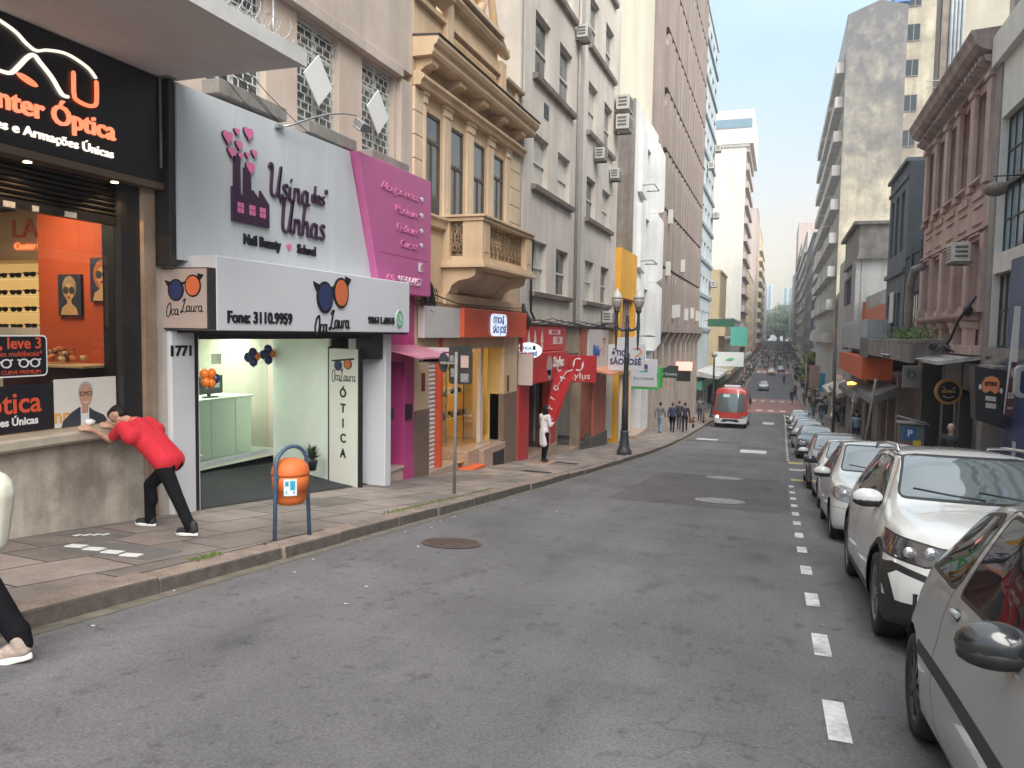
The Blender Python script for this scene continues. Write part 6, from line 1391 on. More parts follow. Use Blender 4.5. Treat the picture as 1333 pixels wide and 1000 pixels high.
flat(cs, 'chair_emblem', [[(4.24, .48), (4.22, .66), (4.28, .78), (4.40, .82), (4.50, .78), (4.56, .68), (4.54, .48), (4.48, .42), (4.39, .5), (4.30, .44)]], (0, 19.199, 0), 'C', mat('orange print', (.62, .25, .09), var=0), .006)
flat(cs, 'bulb', [circ(4.19, .57, .03, .06), circ(4.59, .50, .03, .06)], (0, 19.199, 0), 'C', M_wfas, .006)
text(cs, 'SETERO', .12, (4.39, 19.185, .64), 'C', M_ink, .004, bold=.004, width=.24); flat(cs, 'lettering_block', [[(4.30, .28), (4.50, .26), (4.50, .36), (4.30, .38)], [(4.31, .12), (4.51, .10), (4.51, .21), (4.31, .23)]], (0, 19.199, 0), 'C', mat('pale print small', (.5, .47, .45), var=.5, scale=50), .004)
bs = thing('projecting_sign', 'pale square sign with blue loop letter hung beside the dark shop', 'sign', (4.43, 30, -.15))
b = MB(lambda u, v, w: (u, 30-w, v)); b.box(4.15, 4.72, -.12, .66, -.12, 0); part('panel', b, mat('pale sign face', (.42, .45, .48), rough=.4, var=.05), bs, bevel=.01)
mb = stroke_mesh([[(4.33, .55), (4.33, .25), (4.45, .2), (4.55, .32), (4.45, .44), (4.33, .36)], [(4.28, .22), (4.60, .16)], [(4.5, .5), (4.62, .48)]], .045, .006); link('letter_mark', mb.mesh('letter_mark', [mat('slate print', (.10, .16, .26), var=0)], recalc=False), bs, Vector((0, 29.995, 0))-world_of(bs), ROT['C'])
b = MB(); b.box(4.7, 5.1, 29.98, 30.02, .70, .74); part('bracket', b, M_blk, bs)
al_ = thing('hanging_banner', 'slanted white and maroon banner on the blue wall at the right edge', 'banner', (4.58, 18.4, 0))
b = MB(lambda u, v, w: (u, 18.4-w, v)); b.prism([(4.56, 2.3), (4.66, 2.3), (4.66, .0), (4.47, .06)], -.03, 0); part('cloth', b, mat('white banner', (.55, .55, .55), var=.1), al_)
b = MB(lambda u, v, w: (u, 18.4-w, v)); b.prism([(4.555, 1.15), (4.655, 1.15), (4.655, .0), (4.475, .06)], .002, .005); part('maroon_panel', b, mat('maroon print', (.10, .035, .04), var=.2), al_)
text(al_, 'ALL', .28, (4.60, 18.385, .92), 'C', M_wfas, .002, width=.10, bold=.006); text(al_, '3.327', .16, (4.58, 18.385, .45), 'C', M_wfas, .002, width=.12, bold=.006); text(al_, 'center', .1, (4.57, 18.385, .2), 'C', M_wfas, .002, width=.1)
ts = thing('projecting_sign', 'rounded blue sign in a grey frame cut off by the right edge of the photo', 'sign', (4.5, 17, .5))
b = MB(lambda u, v, w: (u, 17-w, v)); b.prism(rrect(4.28, 5.0, .50, 1.13, .12), -.14, 0); part('frame', b, mat('silver frame', (.35, .36, .37), rough=.4, var=.1), ts, bevel=.02)
b = MB(lambda u, v, w: (u, 17-w, v)); b.prism(rrect(4.37, 4.95, .59, 1.04, .08), .002, .01); part('face', b, mat('deep blue face', (.02, .035, .10), rough=.3, var=0), ts)
text(ts, 'TIM', .26, (4.66, 16.985, .82), 'C', M_wfas, .004, bold=.006)
nt_ = thing('notice_sticker', 'small white notice stuck low on the dark blue wall', 'notice', (4.78, 18.9, -.9)); b = MB(H); b.box(18.7, 18.95, -.95, -.55, .103, .108); part('paper', b, M_wfas, nt_)

# ---- slate building
slb = thing('townhouse', 'slate blue-grey narrow building with dark blank side wall', 'building', (XR+5, 39.3, g(39)))
b = MB(H); hs = [(37.3+i*1.6, 38.3+i*1.6, 5.4, 8.0) for i in range(3)]+[(37.3+i*1.6, 38.3+i*1.6, 1.6, 3.6) for i in range(3)]
b.holes(36.25, 42.1, 1.2, 9.1, hs, 0, .3, 0); b.box(36.2, 42.15, 9.0, 9.15, -10, .15); b.box(36.3, 42.1, 8.35, 8.5, 0, .08); b.box(36.3, 42.1, 4.4, 4.6, 0, .12); b.box(42.07, 42.1, -3, 9, -10, -.01); part('wall', b, M_slt, slb)
b = MB(H); b.box(36.2, 36.245, 3.0, 9.0, -9, .0); part('side_wall', b, M_sltd, slb)
for h in hs: window(slb, 'R', XR, h, 'tall', M_bframe, G['dark'], .25)
b = MB(H); b.box(38.7, 39.9, 2.3, 3.7, .05, .1); solo('advertising_board', b, M_white2, 'small white board on the slate building between its lower windows', 'board')
lw = thing('shop_building', 'lower dark slate building with window band between salmon house and slate house', 'building', (XR+4, 34.1, g(34)))
b = MB(H); b.holes(32.05, 36.2, 1.0, 4.95, [(32.4, 36.0, 1.5, 3.4)], -.02, .25, 0); b.box(32.05, 36.2, 4.94, 5.0, -9, .02); b.box(32.1, 32.5, 3.6, 5.3, .0, .05); b.box(34.3, 34.6, 3.6, 5.2, .0, .05); part('wall', b, M_sltd, lw)
window(lw, 'R', XR+.02, (32.4, 36.0, 1.5, 3.4), 'grid', M_bframe, G['light'], .2)
ct_ = thing('apartment_building', 'tall cream building with brown patches and pale vertical pipes behind the salmon cornice', 'building', (11, 44, g(44)))
b = MB(); b.box(6.7, 18, 40.2, 41.6, -3, 26); part('wall', b, mat('peeling cream wall', (.45, .43, .36), rough=.9, var=.08, scale=.5, streak=.15, stain=(.25, .19, .14), stain_amt=.35), ct_)
b = MB(); b.box(6.4, 6.7, 40.3, 41.5, -3, 26); b.box(6.42, 6.7, 40.1, 40.28, 8, 26); part('corner_wall', b, mat('stained corner', (.30, .25, .21), var=.3, streak=.5), ct_)
b = MB()
for x in (6.80, 6.95, 7.10, 7.26): b.tube([(x, 40.08, 8), (x, 40.08, 26)], .075, 8)
for z in (9.2, 9.6, 13, 13.3): b.tube([(5.9, 40.0, z), (6.8, 40.0, z)], .02, 5)
part('pipes', b, mat('pale blue-grey pipe', (.42, .47, .50), rough=.6, var=.15, streak=.25), ct_)
stt = thing('apartment_building', 'tall stained concrete tower with soot-dark top and balconied street front', 'building', (XR+6, 95, g(95)))
m_s = MATS['stained pale concrete']; n_ = m_s.node_tree.nodes; l_ = m_s.node_tree.links; bs_ = n_['Principled BSDF']; src = bs_.inputs['Base Color'].links[0].from_socket
tc_ = n_.new('ShaderNodeTexCoord'); sx_ = n_.new('ShaderNodeSeparateXYZ'); l_.new(tc_.outputs['Object'], sx_.inputs[0]); nn_ = n_.new('ShaderNodeTexNoise'); nn_.inputs['Scale'].default_value = .5; nn_.inputs['Detail'].default_value = 10; nn_.inputs['Roughness'].default_value = .72; mq_ = n_.new('ShaderNodeMapping'); mq_.inputs['Scale'].default_value = (1.3, 1.3, 1.1); l_.new(tc_.outputs['Object'], mq_.inputs[0]); l_.new(mq_.outputs[0], nn_.inputs['Vector'])
ma_ = n_.new('ShaderNodeMath'); ma_.operation = 'MULTIPLY_ADD'; ma_.inputs[1].default_value = 52; l_.new(nn_.outputs['Fac'], ma_.inputs[0]); l_.new(sx_.outputs['Z'], ma_.inputs[2])
mr_ = n_.new('ShaderNodeMapRange'); mr_.inputs[1].default_value = 42; mr_.inputs[2].default_value = 62; mr_.inputs[3].default_value = 0; mr_.inputs[4].default_value = .9; l_.new(ma_.outputs[0], mr_.inputs[0])
mi_ = n_.new('ShaderNodeMix'); mi_.data_type = 'RGBA'; l_.new(mr_.outputs[0], mi_.inputs[0]); l_.new(src, mi_.inputs[6]); mi_.inputs[7].default_value = (.12, .125, .145, 1); l_.new(mi_.outputs[2], bs_.inputs['Base Color'])
b = MB(lambda u, v, w: (u, 76.5+w, v)); b.prism([(4.75, -8), (9.6, -8), (9.6, 30.7), (7.4, 31.4), (4.75, 30.4)], 0, 39); part('side_wall', b, M_stw, stt)
b = MB(); b.box(9.61, 14, 78.5, 110, -8, 34); part('rear_wing', b, mat('stained beige wing', (.42, .38, .30), rough=.9, var=.3, scale=.5, streak=.35, stain=(.18, .16, .14), stain_amt=.7), stt)
for z in (6.5, 9.6, 12.7, 15.8, 18.9, 22, 25.1, 28.2, 31.2): window(stt, 'C', 78.5, (9.8, 10.9, z, z+1.5), 'wide', M_gframe, G['dark'], -.02)
hs = [(77.6+i*3.8, 80.6+i*3.8, z, z+1.5) for i in range(10) for z in [1.6+3.05*k for k in range(9)]]
b = MB(FR(4.74)); b.holes(76.5, 115.5, g(95)+3, 30.4, hs, 0, .4, 0); part('street_wall', b, M_whd, stt)
for h in hs: window(stt, 'R', 4.74, h, 'wide', M_gframe, G[R.choice(('dark', 'mid', 'light'))], .3)
b = MB(FR(4.74))
for z in [1.6+3.05*k for k in range(9)]:
    for (u0, u1) in ((77.0, 88), (89.5, 101), (102.5, 114)): b.box(u0, u1, z-.5, z-.3, .0, .75); b.box(u0, u1, z-.3, z+.45, .65, .75); b.box(u0, u0+.1, z-.3, z+.45, 0, .65)
split('balcony', b, M_whd, stt)
b = MB(); b.box(8.5, 9.8, 77, 82, 31.2, 32.4); split('roof_tank', b, mat('blue water tank', (.08, .2, .45), var=.1), stt)
b = MB(H); b.box(74.9, 76.4, -3, 5.6, -3, -.0); solo('brick_pier', b, mat('dark red brick', (.17, .07, .055), var=.25, scale=9, bump=.4), 'dark red brick pier before the stained tower', 'pier')
gc = thing('apartment_building', 'grey building with overhanging rusty concrete attic and blue-framed windows', 'building', (XR+5, 65, g(65)))
b = MB(H); hs = [(60, 69, 4.1, 6.2), (60, 69, .6, 2.6)]; b.holes(55, 74.8, -1.5, 8.0, hs, 0, .3, 0); b.box(55, 55.03, -6, 8, -9, -.01); part('wall', b, M_gw, gc)
for h in hs:
    for i in range(3): window(gc, 'R', XR, (h[0]+i*3, h[0]+3+i*3, h[2], h[3]), 'sash2', mat('navy frame', (.03, .04, .13), var=0), G['mid'], .28)
b = MB(H); b.box(54.8, 66, 6.9, 8.9, -4.5, .25); b.box(54.6, 66.2, 8.9, 9.1, -5, .6); b.box(54.7, 66.1, 6.7, 6.9, -4.6, .35); part('attic', b, mat('rust-stained concrete', (.20, .185, .17), var=.35, scale=1.6, streak=.5, stain=(.09, .09, .08), stain_amt=.7), gc)
b = MB(H); b.box(55.04, 58, -5, 6.7, .0, .35); part('grey_pier', b, M_gw, gc)
wo = thing('shop_building', 'low white and orange building set back above the concrete canopy', 'building', (XR+4, 48, g(48)))
b = MB(H); b.box(42.2, 54.6, -5, 4.2, -8, -.3); part('wall', b, M_whd, wo)
b = MB(H); b.box(54.45, 54.55, 2.6, 3.9, -2.5, -.1) ; b.box(42.2, 54.7, 2.5, 3.4, -.3, -.22); part('orange_band', b, mat('faded orange band', (.48, .12, .05), var=.15), wo)
cm = thing('shop_canopy', 'corrugated pale metal box above the orange awning', 'canopy', (4.4, 48, 1))
b = MB()
y = 41.2
while y < 56: b.box(3.99, 4.02, y, y+.10, 1.0, 2.52); y += .2
x = 4.0
while x < 6.2: b.box(x, x+.10, 41.0, 41.03, 1.0, 2.5); x += .2
b.box(4.03, 6.3, 41.04, 56, 1.02, 2.48)
part('corrugated_panel', b, mat('pale corrugated metal', (.42, .46, .48), rough=.45, var=.15, streak=.25), cm)
oa = thing('awning', 'bright orange shop awning on the right side', 'awning', (3.9, 46, -.3))
b = MB(); b.box(3.62, 3.70, 38.5, 53, -.32, .72); b.box(3.705, 4.9, 38.5, 38.58, -.32, .70); b.box(3.705, 4.9, 38.6, 53, .62, .70); part('canvas', b, mat('bright orange canvas', (.60, .11, .035), rough=.6, var=.08), oa)
cc = thing('concrete_canopy', 'weathered grey concrete canopy with plants on top below the salmon townhouse', 'canopy', (4.2, 31, .9))
b = MB(); b.box(3.7, 4.9, 25.4, 37.2, 1.45, 1.58); b.box(3.7, 3.82, 25.4, 37.2, .86, 1.449); b.box(3.82, 4.9, 25.4, 25.5, .9, 1.449); b.box(3.82, 4.9, 37.1, 37.2, .9, 1.449); part('slab', b, mat('weathered canopy concrete', (.27, .25, .235), rough=.9, var=.3, scale=2, streak=.5, bump=.4, stain=(.10, .09, .08), stain_amt=.7), cc, bevel=.02)
b = MB(); b.box(3.72, 4.9, 37.3, 41.0, .7, 1.62); part('slab', b, mat('dark canopy panel', (.12, .13, .135), rough=.7, var=.3, streak=.3), cc, bevel=.02)
b = MB(); rr = random.Random(41)
for k in range(700):
    y = rr.gauss(29.3, 1.6); x = rr.uniform(3.8, 4.6); h = rr.uniform(.05, .45); a = rr.uniform(0, 6.28); s = rr.uniform(.02, .05); z = 1.58+h*rr.random()
    b.face([(x-s*cos(a), y-s*sin(a), z), (x+s*cos(a), y+s*sin(a), z+.02), (x+rr.uniform(-.06, .06), y+rr.uniform(-.06, .06), z+rr.uniform(.04, .12))])
o = solo('weeds', b, mat('green weeds', (.12, .20, .06), var=.4, scale=20), 'bright green weeds growing along the top of the concrete canopy', 'plants', kind='stuff')
def rshop(y0, y1, m, label, canm, z=2.6):
    r_ = thing('shopfront', label, 'shopfront', (XR, (y0+y1)/2, g((y0+y1)/2)))
    gz = g((y0+y1)/2)
    b = MB(H); b.box(y0, y1, gz-1.5, gz+z+1.2, -.9, -.7); part('shop_window', b, m, r_)
    b = MB(H);
    for u in (y0, (y0+y1)/2, y1-.4): b.box(u, u+.4, gz-1.5, gz+z+1.2, -.7, .05)
    split('pillar', b, R.choice((M_grc, M_sald, M_gwd, M_brn)), r_)
    b = MB(H); b.prof([(0, gz+z+.7), (1.1, gz+z+.2), (1.1, gz+z-.1), (0, gz+z+.3)], y0, y1); part('canopy', b, canm, r_)
rshop(36.3, 42, M_dk, 'dark shop with wooden interior under the dark canopy panel', M_gwd)
rshop(42.2, 54.6, mat('brown timber shop interior', (.20, .085, .035), rough=.5, var=.4, scale=1.2), 'shop with orange-brown timber front under the orange awning', M_gwd, 2.7)
rshop(55, 65, M_dk, 'dark shop with yellow curved light on the right side', mat('beige canopy sheet', (.40, .37, .31), var=.2), 2.6)
rshop(65.2, 74.8, M_dk, 'dark shop with pale sloping canopy before the brick pier', mat('beige canopy sheet', (.40, .37, .31), var=.2), 2.5)
nl = thing('neon_light', 'curved yellow neon light in the dark shop on the right', 'light', (4.3, 52, -1))
b = MB(); b.tube([(3.95, 50, -1.15), (4.2, 50, -1.1), (4.45, 50, -1.2), (4.55, 50, -1.6), (4.5, 50, -2.0), (4.3, 50, -2.2)], .09, 8); part('tube', b, glow('amber neon', (1, .45, .06), 1.2), nl)
fsign(4.2, 5.4, 88, -4.2, -2.2, mat('cyan fabric', (.03, .36, .48), var=.1), 'cyan hanging banner far down the right pavement')
fsign(3.6, 4.9, 100, -4.6, -1.8, mat('pinkish poster', (.5, .32, .28), var=.3, scale=3), 'pink and white poster hoarding far down the right side')
far_building('R', 115.6, 140, 22, 16, M_pinkw, 'pale pinkish block beyond the stained tower on the right', 8, 8, -1, 3.0, 1.9, 1.4, balc=.4, w=-.5)
far_building('R', 140.5, 176, 19, 16, M_gwd, 'dark weathered grey block with air conditioners far down the right', 6, 10, -1.5, 3.1, 2.0, 1.6)
far_building('R', 177, 225, 24, 16, M_whd, 'weathered white block far down the right side of the street', 8, 10, -1, 3.0, 2.2, 1.6, balc=.5)
far_building('R', 226, 281, 27, 16, M_gw, 'light grey block before the pink tower far down the right', 9, 10, 0, 3.0, 2.4, 1.6, balc=.4)
far_building('R', 282, 320, 40, 20, M_pinkw, 'tall plain pinkish tower far down the right side', 12, 8, 0, 3.2, 1.4, 1.2, style='sash2')
far_building('R', 321, 360, 24, 18, M_yelw, 'cream block beyond the pink tower far down the right', 7, 9, 1, 3.0, 2.2, 1.5)
far_building('R', 361, 400, 28.5, 18, mat('blue glass facade', (.06, .12, .30), rough=.2, var=.1), 'dark blue glass tower far down the right side', 8, 8, 1, 3.2, 2.2, 1.6, glassk=('blue',))
far_building('R', 401, 460, 18, 18, M_whd, 'last weathered block on the right before the trees', 5, 10, 1, 3.0, 2.6, 1.6)

for i, (x, wd_, y, z, lab) in enumerate(((-13, 13, 700, 46, 'distant slim blue-striped tower at the end of the street, left of the pair'), (8, 14, 720, 45, 'distant slim blue-striped tower at the end of the street, right of the pair'), (30, 10, 760, 44, 'distant pale tower at the end of the street beside the blue glass tower'))):
    r_ = thing('distant_tower', lab, 'building', (x, y, -1), 'towers beyond the end of the street')
    b = MB(); b.box(x-wd_/2, x+wd_/2, y, y+14, -2, z); part('wall', b, M_blu, r_)
    b = MB()
    for k in range(3): b.box(x-wd_/2+wd_*(.12+.3*k), x-wd_/2+wd_*(.26+.3*k), y-.3, y-.01, 0, z-1)
    split('window_strip', b, G['blue'], r_)
# trees closing the street
M_leafA = mat('distant foliage', (.055, .085, .04), rough=.9, var=.4, scale=.6)
M_leafB = mat('distant light foliage', (.085, .125, .05), rough=.9, var=.35, scale=.6)
M_trunk = mat('tree trunk', (.08, .06, .045), rough=.9, var=.3, scale=4)
def tree(x, y, h, cr, label, group, n=1500, leaf=.55, seed=0, mats=None, name='tree', th=.22):
    rr = random.Random(seed); z = g(y) if y < 620 else -1
    r_ = thing(name, label, 'tree', (x, y, z), group)
    b = MB(); tr = h*.02+.08
    b.tube([(x, y, z-.2), (x+.1, y, z+h*.3), (x-.1, y+.1, z+h*.62)], [tr*1.5, tr, tr*.5], 8)
    for k in range(7):
        a = rr.uniform(0, 6.28); q = h*rr.uniform(.3, .55); b.tube([(x, y, z+q), (x+cos(a)*cr*.4, y+sin(a)*cr*.4, z+q+h*.16), (x+cos(a)*cr*.75, y+sin(a)*cr*.75, z+q+h*.24)], [tr*.6, tr*.4, tr*.15], 5)
    part('trunk', b, M_trunk, r_)
    cl = [(rr.gauss(0, cr*.42), rr.gauss(0, cr*.42), h*rr.uniform(.38, .93), rr.uniform(.25, .5)*cr) for _ in range(16)]
    b = MB()
    for k in range(n):
        c_ = rr.choice(cl); d = Vector((rr.gauss(0, 1), rr.gauss(0, 1), rr.gauss(0, .8))); d.normalize(); d *= c_[3]*rr.uniform(.5, 1.05)
        p = Vector((x+c_[0], y+c_[1], z+c_[2]))+d; a = Vector((rr.gauss(0, 1), rr.gauss(0, 1), rr.gauss(0, .6))).normalized()*leaf*rr.uniform(.5, 1.1); e = a.orthogonal().normalized()*leaf*rr.uniform(.3, .7)
        b.face([tuple(p-a), tuple(p+e), tuple(p+a), tuple(p-e)], rr.choice((0, 0, 1)))
    part('crown', b, mats or [M_leafA, M_leafB], r_)
    return r_
grp = 'trees closing the far end of the street'
rr0 = random.Random(77)
tl = ['centre tree of the dark green mass at the far end of the street', 'tall tree left in the green mass at the far end of the street', 'tree right in the green mass at the far end of the street', 'small tree low in front of the green mass', 'tree low at the left of the far green mass', 'rearmost tree rising behind the green mass', 'tree at the right rear of the far green mass']
for i, (x, y, h, cr) in enumerate(((-1, 500, 20, 8), (-9, 490, 19, 7), (7, 495, 18, 7), (0, 470, 11, 5), (-7, 468, 10, 4.5), (3, 540, 26, 9), (12, 530, 22, 8))):
    tree(x, y, h, cr, tl[i], grp, 1500, 1.0, i)
tree(3.9, 112, 6.9, 1.3, 'yellow-green small street tree far down the right pavement', 'small street trees', 900, .22, 20, [mat('yellow-green leaves', (.28, .26, .04), var=.3), mat('olive leaves', (.17, .19, .05), var=.3)], th=.1)
tree(4.4, 126, 6.5, 1.2, 'darker olive small street tree behind the yellow-green one', 'small street trees', 600, .22, 21, [mat('olive leaves', (.17, .19, .05), var=.3), M_leafA])
b = MB(); b.box(-155, 155, -70, 1450, -12, 50)
hz = link('haze', b.mesh('haze', [])); hz['kind'] = 'stuff'
hm = bpy.data.materials.new('haze air'); hm.use_nodes = True; hn = hm.node_tree; hn.nodes.clear()
ho = hn.nodes.new('ShaderNodeOutputMaterial'); hv = hn.nodes.new('ShaderNodeVolumePrincipled'); hv.inputs['Color'].default_value = (.93, .96, 1, 1); hv.inputs['Density'].default_value = HAZE; hv.inputs['Anisotropy'].default_value = .2
hn.links.new(hv.outputs[0], ho.inputs['Volume']); hz.data.materials.append(hm)
# CARS
def interp(tab, y):
    """smooth interpolation through (y, v) points (monotone cubic)"""
    n = len(tab)
    if y <= tab[0][0]: return tab[0][1]
    if y >= tab[-1][0]: return tab[-1][1]
    d = [(tab[i+1][1]-tab[i][1])/(tab[i+1][0]-tab[i][0]) for i in range(n-1)]
    mm = [d[0]]+[0 if d[i-1]*d[i] <= 0 else 2*d[i-1]*d[i]/(d[i-1]+d[i]) for i in range(1, n-1)]+[d[-1]]
    for i in range(n-1):
        if y <= tab[i+1][0]:
            h = tab[i+1][0]-tab[i][0]; t = (y-tab[i][0])/h
            return (2*t**3-3*t**2+1)*tab[i][1]+(t**3-2*t**2+t)*h*mm[i]+(-2*t**3+3*t**2)*tab[i+1][1]+(t**3-t**2)*h*mm[i+1]
def inpoly(x, y, P):
    c = False; n = len(P)
    for i in range(n):
        x1, y1 = P[i]; x2, y2 = P[i-1]
        if (y1 > y) != (y2 > y) and x < (x2-x1)*(y-y1)/(y2-y1)+x1: c = not c
    return c
def offset(P, d):
    """move a counter-clockwise or clockwise polygon's edges outwards by d"""
    n = len(P); A = sum(P[i-1][0]*P[i][1]-P[i][0]*P[i-1][1] for i in range(n)); s = 1 if A > 0 else -1; out = []
    for i in range(n):
        a, b_, c = P[i-1], P[i], P[(i+1) % n]
        n1 = Vector((b_[1]-a[1], a[0]-b_[0])).normalized()*s; n2 = Vector((c[1]-b_[1], b_[0]-c[0])).normalized()*s
        m_ = n1+n2; k = d/max(.35, (1+n1.dot(n2))); out.append((b_[0]+m_.x*k, b_[1]+m_.y*k))
    return out
def rounded(P, r, n=3):
    out = []; N_ = len(P)
    for i in range(N_):
        a, b_, c = Vector(P[i-1]), Vector(P[i]), Vector(P[(i+1) % N_]); u = (a-b_); v = (c-b_); k = min(r, u.length*.45, v.length*.45); p, q = b_+u.normalized()*k, b_+v.normalized()*k
        for j in range(n+1): t = j/n; w_ = (1-t)**2*p+2*t*(1-t)*b_+t*t*q; out.append((w_.x, w_.y))
    return out
def cutreg(bm, P, axis, filt):
    """split the faces of bm along polygon P (in y,z or x,z) and return those inside"""
    ia, ib = {'x': (1, 2), 'y': (0, 2), 'z': (0, 1)}[axis]
    x0, x1 = min(p[0] for p in P), max(p[0] for p in P); y0, y1 = min(p[1] for p in P), max(p[1] for p in P); mg = .02
    def near():
        r = []
        for f in bm.faces:
            if not filt(f.calc_center_median()): continue
            a = [v.co[ia] for v in f.verts]; b_ = [v.co[ib] for v in f.verts]
            if max(a) > x0-mg and min(a) < x1+mg and max(b_) > y0-mg and min(b_) < y1+mg: r.append(f)
        return r
    for i in range(len(P)):
        p, q = P[i-1], P[i]
        if abs(p[0]-q[0])+abs(p[1]-q[1]) < 1e-6: continue
        fs = near(); co = [0, 0, 0]; co[ia] = p[0]; co[ib] = p[1]; no = [0, 0, 0]; no[ia] = q[1]-p[1]; no[ib] = -(q[0]-p[0])
        es = set(e for f in fs for e in f.edges); vs = set(v for f in fs for v in f.verts)
        bmesh.ops.bisect_plane(bm, geom=list(vs)+list(es)+fs, dist=1e-5, plane_co=co, plane_no=no)
    out = []
    for f in near():
        c = f.calc_center_median()
        if inpoly(c[ia], c[ib], P): out.append(f)
    return out

PAINT = {}
def paint(name, col, metal=.0, rough=.3):
    return mat('car paint '+name, col, rough=rough, var=.03, scale=1.5, coat=1, metal=metal)
M_tyre = mat('tyre rubber', (.022, .022, .023), rough=.8, var=.2, scale=20)
M_rim = mat('alloy rim', (.28, .28, .29), rough=.35, metal=.8, var=.1)
M_rimd = mat('dark alloy', (.07, .07, .075), rough=.4, metal=.5, var=.1)
M_cgl = mat('car glass', (.012, .016, .018), rough=.02, var=0, spec=.3)
M_wsh = mat('windscreen glass', (.10, .125, .13), rough=.02, var=0, spec=1.0, coat=1)
M_trim = mat('black car trim', (.02, .02, .022), rough=.5, var=.1)
M_chr = mat('chrome', (.6, .6, .62), rough=.12, metal=1, var=0)
M_lens = mat('headlight lens', (.22, .23, .25), rough=.05, var=.5, scale=14, spec=1, coat=1)
M_lensd = mat('dark headlight', (.05, .052, .058), rough=.05, var=.6, scale=16, spec=1, coat=1)
M_refl = mat('headlight reflector', (.75, .76, .78), rough=.15, metal=.8, var=0)
M_tail = mat('tail light red', (.35, .01, .01), rough=.15, var=.1, coat=1)
M_seam = mat('panel gap', (.02, .02, .02), rough=.8, var=0)
M_plate = mat('number plate', (.6, .62, .64), rough=.4, var=0)

